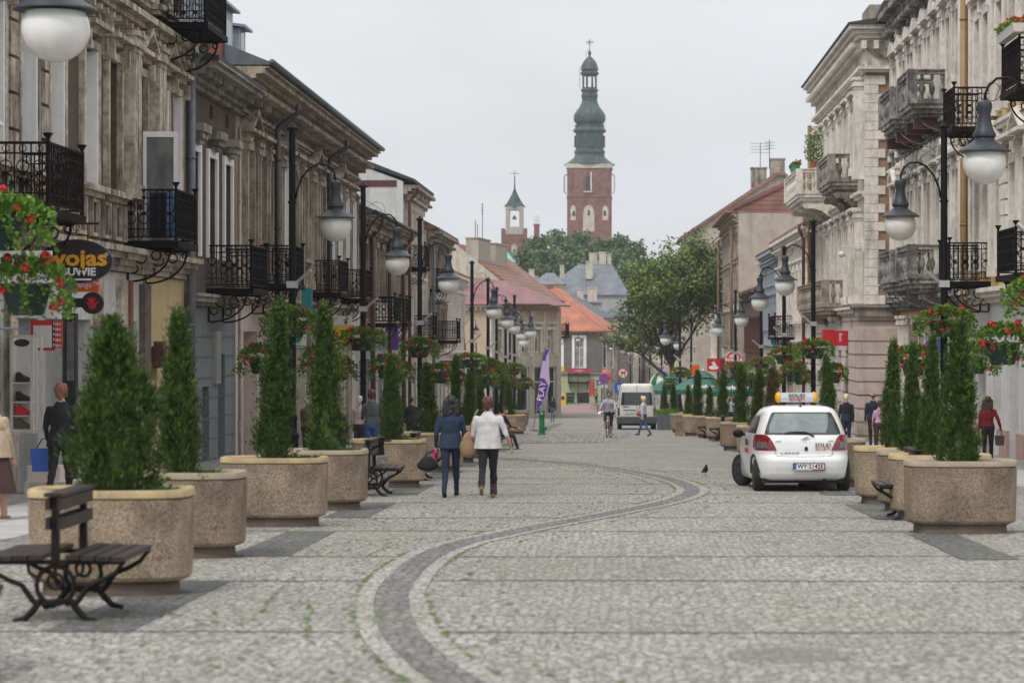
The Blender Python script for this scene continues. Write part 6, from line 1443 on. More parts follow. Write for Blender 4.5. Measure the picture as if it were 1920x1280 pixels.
s = 42; board('shop_sign', 735, s, zabs(656, s), zabs(612, s), .55, 'purple', 'purple round topped sign seen between the second flower pots', ('',), d=.1); board('shop_sign', 726, s*1.01, zabs(656, s), zabs(620, s), .4, 'lilac', 'lilac sign with a white swirl between the second flower pots', ('e',), 'white', .5, d=.1)
s = 44; board('shop_sign', 779, s, zabs(714, s), zabs(688, s), 1.05, 'off_white', 'white sign with red arrow to a shop', ('MODERN', '←', 'SKLEP'), ('black', 'crimson', 'crimson'), .2, d=.05)
s = 36; board('shop_sign', 848, s, zabs(691, s), zabs(676, s), 1.3, 'navy', 'dark blue photo shop sign with yellow letters', ('FOTO',), 'sign_yellow', .36, d=.1, sxx=1.1); board('shop_sign', 845, s, zabs(705, s), zabs(694, s), 1.1, 'purple', 'dark purple sign under the photo shop sign', ('ARK',), 'sign_yellow', .26)
s = 62; board('door_plate', 482, s, zabs(634, s), zabs(619, s), .2, 'crimson', 'small crimson number plate in the pink shop front', ('',), 'white', .1)
# laundry on the second balcony of the first house
for k, (px, m_, w_, lab) in enumerate(((303, 'cloth_navy', .42, 'dark clothes drying on the iron balcony of the first house'), (321, 'cloth_blue', .28, 'light blue cloth drying on the iron balcony of the first house'))):
    s = 88; x, y = P2(px, s); q = MB(); n = 8
    for i in range(n):
        a, b = -w_/2+w_*i/n, -w_/2+w_*(i+1)/n; d0, d1 = .03*math.sin(i*1.9), .03*math.sin((i+1)*1.9); q.q((a, d0, -.95), (b, d1, -.95), (b, d1*.3, 0), (a, d0*.3, 0)); q.q((a, d0+.02, -.95), (b, d1+.02, -.95), (b, d1*.3+.02, 0), (a, d0*.3+.02, 0))
    o = q.build('laundry', m_, None, loc=(x, y-.12, zabs(362, s))); tag(o, lab, 'laundry')
x, y = P2(100, 112); q = MB(); q.box(-.07, .07, -.05, .05, 0, .22); o = q.build('white_box', 'white', None, loc=(x, y-.1, zabs(310, 112))); tag(o, 'small white box on the railing of the left balcony', 'box')

# ================================================================== right side signs, umbrellas
s = 52; x, y = P2(1577, 47); p = empty('bank_sign', (8.0, 93.2, zabs(648, 48.6)), 0, 'red double box sign on the pink corner', 'sign')
mb = MB(); mb.box(.35, .98, 0, .9, 0, .58); mb.build('front_box', 'bank_red', p); mb = MB(); mb.box(-.1, .349, .3, 1.1, .03, .62); mb.build('rear_box', 'bank_red', p); text('Bank', .17, 'white', p, (.55, -.005, .32), (90, 90, 0))
s = 28.5; x, y = P2(1338, s); p = empty('bank_sign', (x, y, zabs(696, s)), 0, 'red cube sign with white flame above the green umbrella', 'sign')
W1 = .80; Hs = 24/s; mb = MB(); mb.box(-W1/2, W1/2, 0, .8, 0, Hs); mb.build('panel', 'bank_red', p); mb = MB(); mb.q((W1/2+.002, 0, 0), (W1/2+.35, .25, .02), (W1/2+.35, .25, Hs-.02), (W1/2+.002, 0, Hs)); mb.build('side_panel', 'crimson', p)
mb = MB(); mb.lathe([(.32, 0), (.32, .012)], (0, -.014, Hs*.3), 20, ax='y', sy=.42); mb.build('flame_base', 'white', p)
for k, dx in enumerate((-.09, .03)):
    mb = MB(); mb.prism([(dx-.02, Hs*.35), (dx+.09, Hs*.35), (dx+.16, Hs*.48), (dx+.03, Hs*.72), (dx+.05, Hs*(.9-.12*(1-k))), (dx-.05, Hs*.68), (dx+.05, Hs*.5)], 'y', -.03-.006*k, -.016); mb.build('flame', 'white', p)
s = 29; x, y = P2(1376, s); p = empty('beer_sign', (x, y, zabs(674, s)), 0, 'round red and cream beer sign with white lettering', 'sign')
mb = MB(); mb.lathe([(.58, 0), (.58, .1)], (0, 0, 0), 28, ax='y'); mb.build('disc', 'off_white', p); mb = MB(); mb.lathe([(.52, 0), (.52, .012)], (0, -.013, 0), 28, ax='y'); mb.build('red_ring', 'sign_red', p); mb = MB(); mb.lathe([(.38, 0), (.38, .012)], (0, -.026, 0), 28, ax='y'); mb.build('cream_field', 'off_white', p)
mb = MB(); mb.box(-.6, .6, -.05, -.027, -.18, .14); mb.build('name_band', 'sign_red', p); text('WARKA', .30, 'white', p, (0, -.055, -.02), sx=1.05, bold=.01)
board('beer_sign', 1375, 29, zabs(704, 29), zabs(697, 29), 1.1, 'sign_red', 'flat red sign with white lettering below the round beer sign', ('TYSKIE',), 'white', .2)
x, y = P2(1300, 29); board('shop_sign', 1304, 27, zabs(705, 27), zabs(684, 27), .55, 'orange', 'orange and green sign beside the trunk of the lime tree', ('',)); board('shop_sign', 1238, 20, zabs(694, 20), zabs(686, 20), 1.2, 'lilac', 'lilac sign with purple lettering behind the striped awning', ('SMYK',), 'purple', .36)
board('shop_sign', 1524, 44, zabs(693, 44), zabs(684, 44), .75, 'off_white', 'small white sign with red strip behind the right flower pots', ('ıııııı',), 'black', .15); board('shop_sign', 1566, 42, zabs(674, 42), zabs(650, 42), .45, 'off_white', 'white vertical sign beside the red box sign', ('',)); 
s = 64; p = board('bookshop_sign', 1851, s, zabs(655, s), zabs(600, s), .95, 'off_white', 'white bookshop sign behind the nearest right flower pots', ('KSIĘGARNIA', 'JĘZYKOWA', None), 'black', .15, d=.06, sxx=.98)
s = 66; board('shop_sign', 1722, s, zabs(620, s), zabs(603, s), .32, 'dark_brown', 'small dark sign behind the right lamp post', ('E',), 'sign_yellow', .16); x, y = P2(1756, 60); p = empty('round_sign', (x, y, zabs(648, 60)), 0, 'round blue sign half hidden by the right thujas', 'sign'); mb = MB(); mb.lathe([(.38, 0), (.38, .08)], (0, 0, 0), 24, ax='y', sy=.6); mb.build('disc', 'sign_blue', p)
x, y = P2(1455, 33); p = empty('round_sign', (x, y, zabs(640, 33)), 0, 'bright blue round sign near the pink house', 'sign'); mb = MB(); mb.lathe([(.3, 0), (.3, .05)], (0, 0, 0), 20, ax='y'); mb.build('disc', 'teal', p)
def umbrella(px, s, r_, zb_, lab, txt=True, m='umbrella_green', cat='umbrella'):
    x, y = at(px, s); p = empty('parasol', (x, y, gz(y)), R(22), lab, cat, None)
    mb = MB(); mb.tube([(0, 0, 0), (0, 0, zb_+1.3)], .04, 8); mb.lathe([(.4, 0), (.38, .1)], (0, 0, 0), 12); mb.build('pole', 'silver', p)
    mb = MB(); mb.lathe([(r_, zb_), (r_*.55, zb_+.55), (r_*.3, zb_+.80)], (0, 0, 0), 8, cap=False); mb.build('canopy', m, p)
    mb = MB(); mb.lathe([(r_*.38, zb_+.85), (.12, zb_+1.22), (.02, zb_+1.26)], (0, 0, 0), 8, cap=False); mb.build('top_vent', m, p)
    mb = MB(); mb.lathe([(r_+.003, zb_-.3), (r_+.004, zb_)], (0, 0, 0), 8, cap=False); mb.build('valance', m, p)
    mb = MB(); mb.lathe([(.1, zb_+1.26), (.05, zb_+1.36)], (0, 0, 0), 8); mb.build('finial', 'white', p)
    if txt:
        text(txt, .40, 'white', p, (math.sin(R(22))*-r_*.80, -math.cos(R(22))*r_*.80, zb_+.22), (62, 0, -22), sx=1.05, bold=.012)
    return p
umbrella(1318, 28, 2.35, 2.15, 'big green beer umbrella with white lettering', 'Carlsberg'); umbrella(1376, 31, 1.5, 2.0, 'smaller green umbrella behind the round beer sign lamp', 'Carlsberg'); umbrella(1262, 26, 1.9, 2.15, 'dark green umbrella left of the big lettered one', 'Carlsberg')
x, y = at(1243, 22.5); p = empty('striped_awning', (x, y, gz(y)+2.6), 0, 'green and white striped round awning behind the van', 'awning')
for k in range(6):
    a0, a1 = R(180-30*k), R(150-30*k); mb = MB()
    for j in range(5):
        t0_, t1_ = j/5, (j+1)/5; f = lambda a, t: (1.15*math.cos(a)*math.sin(t*1.57), -.9*abs(math.sin(a))*math.sin(t*1.57)*1.0, 1.15*math.cos(t*1.57))
        mb.q(f(a0, t0_), f(a1, t0_), f(a1, t1_), f(a0, t1_))
    mb.build('stripe', 'green' if k % 2 else 'white', p)
# grass trough with railing by the van
x, y = at(1251, 38); p = empty('grass_trough', (x, y, gz(y)), 0, 'metal trough of tall grass right of the van', 'trough'); mb = MB()
for k in range(7): mb.box(-.45+.15*k-.02, -.45+.15*k+.02, -.3, -.26, 0, .8)
mb.box(-.5, .5, -.25, .25, .02, .72); mb.build('box', 'pipe_grey', p); rr = random.Random(5); mb = MB()
for k in range(260): leafq(mb, (rr.uniform(-.6, .5), rr.uniform(-.25, .25), .7), Vector((rr.uniform(-.8, .8), rr.uniform(-.5, .5), 1)), .014, rr.uniform(.25, .5), rr)
mb.build('grass', 'leaf_bright', p)
# balcony flowers
def flower_box(x, y, z, L__, lab, rz=0, trough='green'):
    p = empty('flower_box', (x, y, z), R(rz), lab, 'flower box'); mb = MB(); mb.prism([(-.1, 0), (.1, 0), (.14, .2), (-.14, .2)], 'x', -L__/2, L__/2); mb.build('trough', trough, p); rr = random.Random(int(L__*100)); mb = MB()
    for k in range(int(260*L__)): leafq(mb, (rr.uniform(-L__/2, L__/2), rr.uniform(-.18, .18), .16+rr.random()*.16), Vector((rr.uniform(-1, 1), rr.uniform(-1, 1), rr.uniform(0, 1))), .03, .07, rr)
    mb.build('foliage', 'leaf_bright', p); mb = MB()
    for k in range(int(26*L__)): c = (rr.uniform(-L__/2, L__/2), rr.uniform(-.22, .15), .22+rr.random()*.18); mb.ball(c, .035, n=5, m=4)
    mb.build('blossoms', 'geranium', p)
flower_box(9.2-1.5, 105.5, 8.75, 2.6, 'green trough of red flowers on the far stone balcony', 90); flower_box(10.4-1.3, 56.2, 8.5, 2.4, 'white trough of red flowers on the upper right balcony', 90, 'off_white'); flower_box(9.9, 55.4, 8.5, 1.3, 'short white trough of flowers at the end of the upper right balcony', 0, 'off_white')
p = empty('potted_bush', (8.05, 99.6, 8.5), 0, 'small leafy bush on the stone balcony of the corner block', 'bush'); rr = random.Random(12); mb = MB()
for k in range(500): a = rr.random()*6.28; q = rr.random()**.5*.4; leafq(mb, (q*math.cos(a), q*math.sin(a), .2+rr.random()*1.1), Vector((rr.uniform(-1, 1), rr.uniform(-1, 1), 1)), .03, .12, rr)
mb.build('foliage', 'leaf_lime', p); mb = MB(); mb.lathe([(.12, 0), (.16, .25)], (0, 0, 0), 10); mb.build('pot', 'terracotta', p)
# security camera on the corner block
x, y = P2(1588, 52); p = empty('security_camera', (9.15, 91.0, zabs(470, 52)), 0, 'white dome camera on a bracket at the corner block', 'camera'); mb = MB(); mb.tube([(0, 0, .3), (-.75, 0, .3), (-.75, 0, .1)], .025, 5); mb.build('bracket', 'off_white', p); mb = MB(); mb.ball((-.75, 0, 0), .14, rz=.12, n=12, m=8); mb.build('dome', 'off_white', p, smooth=True); mb = MB(); mb.box(.02, .32, -.15, 0, .1, .55); mb.build('junction_box', 'white', p)
# pigeons
def pigeon(px, py, lab, sc=1, rz=0):
    s = (py-745)/1.6; x, y = at(px, s); p = empty('pigeon', (x, y, gz(y)), R(rz), lab, 'pigeon'); p.scale = (sc,)*3
    mb = MB(); mb.tube([(0, .16, .09), (0, .1, .10), (0, .03, .12), (0, -.04, .13), (0, -.09, .16), (0, -.10, .20), (0, -.115, .225), (0, -.135, .222), (0, -.155, .217)], [.012, .025, .05, .058, .045, .026, .024, .016, .004], 10)
    mb.build('body', 'black', p, smooth=True); mb = MB(); mb.prism([(.14, .02), (.27, .0), (.27, .03), (.14, .04)], 'z', .075, .085); mb.v = [(a, b, c) for a, b, c in mb.v]; mb.tube([(0, .14, .09), (0, .27, .075)], [.02, .028], 6); mb2 = MB(); mb2.tube([(0, .14, .09), (0, .27, .075)], [.02, .028], 6); mb2.build('tail', 'black', p)
    for sg in (-1, 1): q = MB(); q.tube([(sg*.02, -.01, .09), (sg*.02, 0, .03), (sg*.02, -.03, .005)], .006, 5); q.build('leg', 'geranium_pink', p)
pigeon(1322, 892, 'dark pigeon standing on the open paving left of the car', 1.0, 10); pigeon(1077, 772.5, 'far pigeon at left before the cyclist', 1.3, 80); pigeon(1084, 772.8, 'far pigeon at right before the cyclist', 1.3, 100)
# ================================================================== vehicles: bodies shaped by height
class Shell:
    def __init__(s, rows, ex=5.0): s.rows = rows; s.ex = ex
    def at(s, z):
        r = s.rows
        if z <= r[0][0]: return r[0][1:]
        for a, b in zip(r, r[1:]):
            if z <= b[0]: t = (z-a[0])/(b[0]-a[0]); return tuple(p+(q-p)*t for p, q in zip(a[1:], b[1:]))
        return r[-1][1:]
    def yr(s, x, z): yr, yf, w_ = s.at(z); h = (yf-yr)/2; return (yr+yf)/2 - h*(max(0, 1-abs(x/w_)**s.ex))**(1/s.ex)
    def xs(s, y, z): yr, yf, w_ = s.at(z); h = (yf-yr)/2; return w_*(max(0, 1-abs((y-(yr+yf)/2)/h)**s.ex))**(1/s.ex)
    def body(s, n=96, step=.02):
        mb = MB(); zs = []; z = s.rows[0][0]
        while z < s.rows[-1][0]-1e-6: zs.append(z); z += step
        zs.append(s.rows[-1][0])
        for z in zs:
            yr, yf, w_ = s.at(z); h = (yf-yr)/2; c = (yr+yf)/2
            for i in range(n):
                a = 2*math.pi*i/n; ca, sa = math.cos(a), math.sin(a); k = (abs(ca)**s.ex+abs(sa)**s.ex)**(-1/s.ex); mb.v.append((w_*k*ca, c+h*k*sa, z))
        for k in range(len(zs)-1):
            for i in range(n): j = (i+1) % n; mb.f.append((k*n+i, k*n+j, (k+1)*n+j, (k+1)*n+i)); mb.m.append(0)
        mb.f.append(tuple(range(n-1, -1, -1))); mb.m.append(0); mb.f.append(tuple((len(zs)-1)*n+i for i in range(n))); mb.m.append(0); return mb
    def rear(s, rows, off=.006, n=14):     # rows: (z, x0, x1)
        mb = MB(); m = 0
        for z, x0, x1 in rows:
            for i in range(n+1): x = x0+(x1-x0)*i/n; mb.v.append((x, s.yr(x, z)-off, z))
        for k in range(len(rows)-1):
            for i in range(n): a = k*(n+1)+i; mb.f.append((a, a+1, a+n+2, a+n+1)); mb.m.append(0)
        return mb
    def side(s, rows, sg, off=.006, n=14):  # rows: (z, y0, y1)
        mb = MB()
        for z, y0, y1 in rows:
            for i in range(n+1): y = y0+(y1-y0)*i/n; mb.v.append((sg*(s.xs(y, z)+off), y, z))
        for k in range(len(rows)-1):
            for i in range(n): a = k*(n+1)+i; mb.f.append((a, a+1, a+n+2, a+n+1)); mb.m.append(0)
        return mb
def rowsof(pts, st=.02):
    out = []
    for a, b in zip(pts, pts[1:]):
        n = max(1, int((b[0]-a[0])/st))
        for i in range(n): t = i/n; out.append(tuple(p+(q-p)*t for p, q in zip(a, b)))
    return out+[pts[-1]]
def wheel(p, x, y, r_, w_, steer=0, hub='lamp_grey'):
    q = empty('wheel', (x, y, r_), R(steer), parent=p); KIDS.setdefault(p.name, []).append(q)
    mb = MB(); mb.lathe([(r_*.62, -w_/2), (r_*.93, -w_/2), (r_, -w_/2+.03), (r_, w_/2-.03), (r_*.93, w_/2), (r_*.62, w_/2)], (0, 0, 0), 28, ax='x'); mb.build('tyre', 'rubber', q, smooth='auto')
    for sg in (-1, 1):
        mb = MB(); mb.lathe([(r_*.64, 0), (r_*.6, sg*.012), (r_*.3, sg*.0), (r_*.12, sg*.02), (.01, sg*.02)], (sg*w_/2*.96, 0, 0), 24, ax='x', cap=False)
        mb.build('hub_cap', hub, q, smooth='auto')
        mb = MB()
        for k in range(7):
            a = 2*math.pi*k/7; mb.box(sg*w_/2-.002, sg*w_/2+.002, 0, 0, 0, 0) if 0 else mb.q((sg*(w_/2+.004), r_*.25*math.cos(a-.18), r_*.25*math.sin(a-.18)), (sg*(w_/2+.004), r_*.56*math.cos(a-.2), r_*.56*math.sin(a-.2)), (sg*(w_/2+.004), r_*.56*math.cos(a+.1), r_*.56*math.sin(a+.1)), (sg*(w_/2+.004), r_*.25*math.cos(a+.02), r_*.25*math.sin(a+.02)))
        mb.build('hub_slots', 'rubber', q)
mat('car_white', (.74,.74,.73), (.70,.70,.69), 2, .28, coat=.6, spec=.5)
mat('van_white', (.66,.65,.60), (.60,.59,.54), 2, .4, 0, 30, .15, (.35,.33,.3), coat=.3)
mat('tail_red', (.22,.004,.006), (.16,.003,.005), 6, .12, coat=.8)
mat('tail_clear', (.16,.13,.13), (.10,.08,.08), 14, .1, coat=.8)
mat('car_glass', (.10,.13,.125), (.20,.235,.22), 1.9, .05, spec=.9, coat=.5)  # paler tone of the reflection painted on the car's rear window
mat('dark_glass', (.02,.024,.03), (.035,.04,.045), 2, .05, spec=.8)
mat('seam', (.06,.06,.06), None); mat('plate_white', (.72,.72,.70), None, rough=.4); mat('bumper_grey', (.05,.05,.052), (.065,.065,.065), 4, .7)
x, y = at(1509, 110.6); p = empty('car', (x, y, gz(y)), R(2.2), 'white hatchback security patrol car seen from behind, lettered roof sign', 'car'); p.rotation_euler[0] = R(-1.48)
S = Shell([(.19, .20, 3.6, .80), (.23, .10, 3.66, .822), (.30, .05, 3.71, .838), (.42, .012, 3.75, .845), (.52, 0, 3.75, .847), (.575, .018, 3.74, .846), (.60, .05, 3.73, .845), (.625, .075, 3.72, .844), (.75, .085, 3.62, .838), (.85, .10, 3.5, .828), (.92, .125, 3.30, .812), (.97, .155, 2.95, .792), (1.05, .21, 2.72, .765), (1.15, .285, 2.5, .728), (1.25, .36, 2.28, .69), (1.34, .43, 2.05, .645), (1.39, .48, 1.9, .61), (1.425, .55, 1.78, .56), (1.45, .66, 1.65, .49), (1.465, .82, 1.5, .40)], 5.2)
S.body(120).build('body', 'car_white', p, smooth=True)
gw = rowsof([(.965, -.63, .63), (.985, -.655, .655), (1.1, -.62, .62), (1.25, -.56, .56), (1.33, -.52, .52), (1.35, -.49, .49)])
S.rear(gw, .004, 24).build('rear_window', 'dark_glass', p, smooth=True)
S.rear(rowsof([(1.0, -.58, .38), (1.1, -.57, .42), (1.2, -.53, .44), (1.3, -.48, .44), (1.325, -.46, .42)]), .007, 24).build('rear_window_reflection_film', 'car_glass', p, smooth=True)  # paler patch over the rear glass: a reflection put into the colour
for sg in (-1, 1):
    rows = rowsof([(.70, .47, .80), (.74, .48, .835), (.84, .53, .826), (.91, .57, .81), (.95, .62, .79), (.97, .66, .77)])
    rows = [(z, sg*a, sg*b) for z, a, b in rows]
    o = S.rear(rows, .012, 20); o.build('tail_light', 'tail_red', p, smooth=True)
    rows = [(z, sg*a, sg*b) for z, a, b in rowsof([(.735, .60, .80), (.80, .62, .80), (.85, .63, .79)])]
    S.rear(rows, .018, 12).build('reversing_lens', 'tail_clear', p, smooth=True)
    S.side(rowsof([(.985, .62, 2.62), (1.1, .66, 2.5), (1.22, .74, 2.3), (1.30, .86, 2.12)]), sg, .005, 30).build('side_window', 'dark_glass', p, smooth=True)
    for yc in (.60, 3.08):
        mb = MB(); n = 20; pts = [(yc+.345*math.cos(math.pi*i/n), .29+.345*math.sin(math.pi*i/n)) for i in range(n+1)]
        c0 = len(mb.v); mb.v.append((sg*(S.xs(yc, .3)+.008), yc, .3))
        for (yy, zz) in pts: mb.v.append((sg*(S.xs(yy, max(.2, zz))+.008), yy, zz))
        for i in range(n): mb.f.append((c0, c0+1+i, c0+2+i)); mb.m.append(0)
        mb.build('wheel_arch', 'rubber', p)
    mb = MB(); mb.ball((sg*.93, 2.25, .96), .10, .06, .075, 14, 8); mb.tube([(sg*.78, 2.3, .93), (sg*.88, 2.28, .95)], .025, 6); mb.build('door_mirror', 'lamp_black', p, smooth=True)
    wheel(p, sg*.73, .60, .29, .18, 0); wheel(p, sg*(.73 if sg > 0 else .77), 3.08, .29, .18, 24)
mb = MB()
def onr(x, z, o=.008): return (x, S.yr(x, z)-o, z)
for pts in ([(-.47, .70), (-.50, .655), (-.45, .605), (-.3, .598), (0, .595), (.3, .598), (.45, .605), (.50, .655), (.47, .70)], [(-.62, .965), (-.60, .92)], [(.62, .965), (.60, .92)]): mb.tube([onr(a, b, .002) for a, b in pts], .0045, 4)
mb.build('hatch_seam', 'seam', p)
mb = MB(); mb.box(-.20, .34, -.03, -.012, .365, .49); mb.build('plate_frame', 'rubber', p); mb = MB(); mb.box(-.185, .325, -.036, -.028, .388, .478); mb.box(-.185, .325, -.034, -.029, .372, .384); pl = mb.build('number_plate', 'plate_white', p)
text('WY·2142E', .098, 'black', pl, (.092, -.038, .433), ext=.002, sx=1.02, bold=.002); mb = MB(); mb.box(-.185, -.145, -.0375, -.033, .388, .478); mb.build('blue_strip', 'sign_blue', pl); mb = MB(); mb.box(.12, .325, -.0365, -.033, .372, .384); mb.build('red_strip', 'sign_red', pl)
e1 = MB()
def ell(c, a, b, n=20): return [(c[0]+a*math.cos(2*math.pi*i/n), S.yr(c[0], c[1])-.012, c[1]+b*math.sin(2*math.pi*i/n)) for i in range(n+1)]
e1.tube(ell((.03, .885), .066, .045), .006, 5); e1.tube(ell((.03, .90), .035, .022), .005, 5); e1.tube(ell((.03, .885), .018, .04), .005, 5); e1.build('emblem', 'silver', p)
def rtext(t, size, m, x, z, **k): text(t, size, m, p, (x, S.yr(x, z)-.014, z), (90-8, 0, 0), ext=.002, **k)
rtext('SOLID', .092, 'black', .325, .79, sx=1.1, bold=.0008); rtext('SECURITY', .07, 'sign_red', .325, .725, sx=.88); rtext('tel. 48 36 34 634', .045, 'black', -.25, .655, sx=1.05); rtext('toyota', .035, 'seam', -.44, .86); rtext('YARIS', .035, 'seam', .46, .86)
mb = MB(); mb.lathe([(.028, 0), (.028, .02)], (.035, S.yr(0, .72)-.018, .73), 14, ax='y', sy=1.4); mb.build('lock', 'black', p)
mb = MB(); mb.tube([onr(-.32, 1.0, .03), onr(-.15, 1.015, .035), onr(.02, 1.01, .035), onr(.1, .985, .035), onr(.17, .94, .03)], [.008, .011, .014, .016, .016], 6); mb.build('wiper', 'black', p)
mb = MB(); mb.box(-.7, .7, .25, 3.5, .14, .22); mb.tube([(.35, .1, .20), (.35, .5, .2)], .03, 8); mb.build('underbody', 'rubber', p)
mb = MB(); mb.tube([(.0, .62, 1.45), (0, .68, 1.56)], .008, 5); mb.lathe([(.025, 0), (.015, .03)], (0, .62, 1.44), 8); mb.build('aerial', 'black', p)
rs = empty('roof_sign', (0, 1.25, 1.52), 0, parent=p)
mb = MB(); mb.prism([(-.09, 0), (.09, 0), (.10, .08), (.06, .165), (-.06, .165), (-.10, .08)], 'x', -.29, .29); mb.build('panel', 'grey_panel', rs); 
for sg in (-1, 1): mb = MB(); mb.lathe([(.1, 0), (.098, .03), (.07, .07), (.02, .085)] if sg > 0 else [(.1, 0), (.098, -.03), (.07, -.07), (.02, -.085)], (sg*.291, 0, .08), 16, ax='x'); mb.build('amber_end', 'amber', rs, smooth=True)
text('SOLID', .085, 'black', rs, (0, -.105, .115), (78, 0, 0), sx=1.25, bold=.0008); text('SECURITY', .062, 'sign_red', rs, (0, -.108, .045), (90, 0, 0), sx=1.0)
mb = MB(); mb.box(-.56, .56, -.02, .02, -.035, -.012)
for sg in (-1, 1): mb.tube([(sg*.45, 0, -.03), (sg*.52, 0, -.1)], .02, 5)
mb.build('roof_bar', 'black', p, off=(0, 1.25, 1.52))
text('SOLID', .16, 'black', p, (-.852, 1.5, .82), (90, 0, -90)); text('SECURITY', .12, 'sign_red', p, (-.858, 1.5, .68), (90, 0, -90))
# ---- van
x, y = at(1194, 37.5); p = empty('van', (x, y, gz(y)), 0, 'off white high roof delivery van seen from behind', 'van'); p.rotation_euler[0] = R(-1.48)
V = Shell([(.38, .12, 5.0, .93), (.5, .06, 5.1, .975), (.9, .03, 5.1, .985), (1.3, .03, 4.9, .96), (1.7, .05, 4.2, .915), (2.05, .08, 3.9, .865), (2.2, .11, 3.8, .82), (2.27, .2, 3.7, .76), (2.3, .4, 3.5, .66)], 11)
V.body(96, .05).build('body', 'van_white', p, smooth=True)
V.rear(rowsof([(1.22, -.78, .78), (1.25, -.80, .80), (1.83, -.74, .74), (1.86, -.72, .72)], .06), .012, 30).build('rear_window', 'dark_glass', p, smooth=True)
mb = MB(); mb.prism([(-1.0, .30), (1.0, .30), (1.01, .60), (.9, .64), (-.9, .64), (-1.01, .60)], 'y', -.10, .35); mb.build('bumper', 'bumper_grey', p); mb = MB(); mb.box(-.85, .85, .1, 4.8, .2, .4); mb.build('underbody', 'rubber', p)
mb = MB(); mb.tube([(0, V.yr(0, z/20)-.004, z/20) for z in range(13, 45)], .012, 4); mb.tube([(-.86, V.yr(.86, .66)-.02, .66), (-.86, V.yr(.86, 1.3)-.02, 1.25), (-.78, V.yr(.78, 2.0)-.01, 2.15), (.78, V.yr(.78, 2.0)-.01, 2.15), (.86, V.yr(.86, 1.3)-.02, 1.25), (.86, V.yr(.86, .66)-.02, .66)], .008, 4); mb.build('door_seam', 'seam', p)
for sg in (-1, 1):
    V.rear([(z, sg*.86, sg*.965) for z in (.70, .8, .9, 1.0, 1.08)], .016, 6).build('tail_light', 'tail_red', p); mb = MB(); mb.ball((sg*.88, V.yr(.88, 1.5)-.03, 1.53), .03); mb.build('hinge', 'rubber', p)
    for yc in (1.0, 4.1): wheel(p, sg*.86, yc, .33, .22, 0, 'silver')
mb = MB(); mb.box(-.62, -.10, .0, .03, .80, .93); pl = mb.build('number_plate', 'plate_white', p); text('WR 5323W', .10, 'black', pl, (-.36, -.003, .865), ext=.001); mb = MB(); mb.box(-.68, -.06, .005, .03, .95, .985); mb.build('handle_strip', 'rubber', p)
mb = MB(); [mb.box(-.70+.05*k, -.665+.05*k, .0, .03, 1.13, 1.17) for k in range(6)]; mb.build('badge', 'seam', p)
# ---- bicycle
def bicycle(x, y, rz, lab):
    p = empty('bicycle', (x, y, gz(y)), R(rz), lab, 'bicycle'); r_ = .335
    for yc in (-.53, .53):
        q = empty('wheel', (0, yc, r_), 0, parent=p); mb = MB(); mb.tube([(0, r_*math.cos(2*math.pi*i/28), r_*math.sin(2*math.pi*i/28)) for i in range(29)], .017, 6); mb.build('tyre', 'rubber', q, smooth=True)
        mb = MB(); 
        for k in range(12): a = 2*math.pi*k/12; mb.tube([(0, 0, 0), (0, r_*.97*math.cos(a), r_*.97*math.sin(a))], .002, 3)
        mb.lathe([(.025, -.03), (.025, .03)], (0, 0, 0), 8, ax='x'); mb.build('spokes', 'silver', q)
    mb = MB(); 
    for a, b in (((0, -.53, r_), (0, -.38, .88)), ((0, -.38, .85), (0, .1, .30)), ((0, -.37, .82), (0, .18, .78)), ((0, .22, .92), (0, .1, .30)), ((0, .1, .30), (0, .53, r_)), ((0, .18, .78), (0, .53, r_))): mb.tube([a, b], .018, 6)
    mb.build('frame', 'silver', p, smooth=True)
    mb = MB(); mb.tube([(-.29, -.25, .98), (-.2, -.34, 1.0), (0, -.38, .98), (.2, -.34, 1.0), (.29, -.25, .98)], .014, 6); mb.tube([(0, -.38, .86), (0, -.38, .98)], .016, 6); mb.build('handlebar', 'lamp_black', p)
    mb = MB(); mb.ball((0, .26, .95), .075, .13, .035); mb.build('saddle', 'black', p, smooth=True)
    mb = MB(); mb.tube([(-.1, .1, .3), (-.1, .1, .47), (-.16, .1, .47)], .012, 5); mb.tube([(.1, .1, .3), (.1, .1, .13), (.16, .1, .13)], .012, 5); mb.box(-.2, -.1, .05, .15, .455, .48); mb.box(.1, .2, .05, .15, .12, .145); mb.build('pedals', 'black', p)
    mb = MB(); mb.ball((0, -.42, .82), .05); mb.build('headlight', 'silver', p); return p
x, y = at(1142, 47.5); bicycle(x, y+.4, -7, 'black city bicycle ridden towards the camera')
# ================================================================== people: one continuous body each, fused from tapered limbs
for n_, c_ in dict(skin=(.50,.29,.21), skin_tan=(.42,.22,.15), skin_pale=(.58,.38,.30)).items(): mat(n_, c_, tuple(x*.9 for x in c_), 8, .55)
def cloth(n, c, k=.75): mat(n, c, tuple(x*k for x in c), 7, .9, .03, 60, fine=.15)
for n_, c_ in dict(denim=(.020,.038,.080), jeans_dark=(.013,.026,.06), jeans=(.05,.10,.22), jeans_light=(.10,.17,.30), white_jacket=(.62,.60,.60), black_cloth=(.012,.012,.014), dark_blue=(.015,.02,.035), beige_coat=(.50,.38,.26), brown_skirt=(.06,.03,.028), grey_olive=(.10,.11,.105), pink_top=(.60,.33,.52), red_jacket=(.28,.015,.025),
                   dark_skirt=(.03,.022,.025), tan_jacket=(.16,.12,.085), pink_pale=(.55,.42,.42), grey_sweat=(.42,.45,.52), shoe_black=(.012,.012,.012), shoe_tan=(.32,.21,.12), shoe_white=(.6,.6,.6), cream_top=(.60,.54,.44), orange_top=(.5,.22,.10), teal_top=(.03,.25,.25), lilac_top=(.5,.48,.58), stocking=(.09,.05,.045)).items(): cloth(n_, c_)
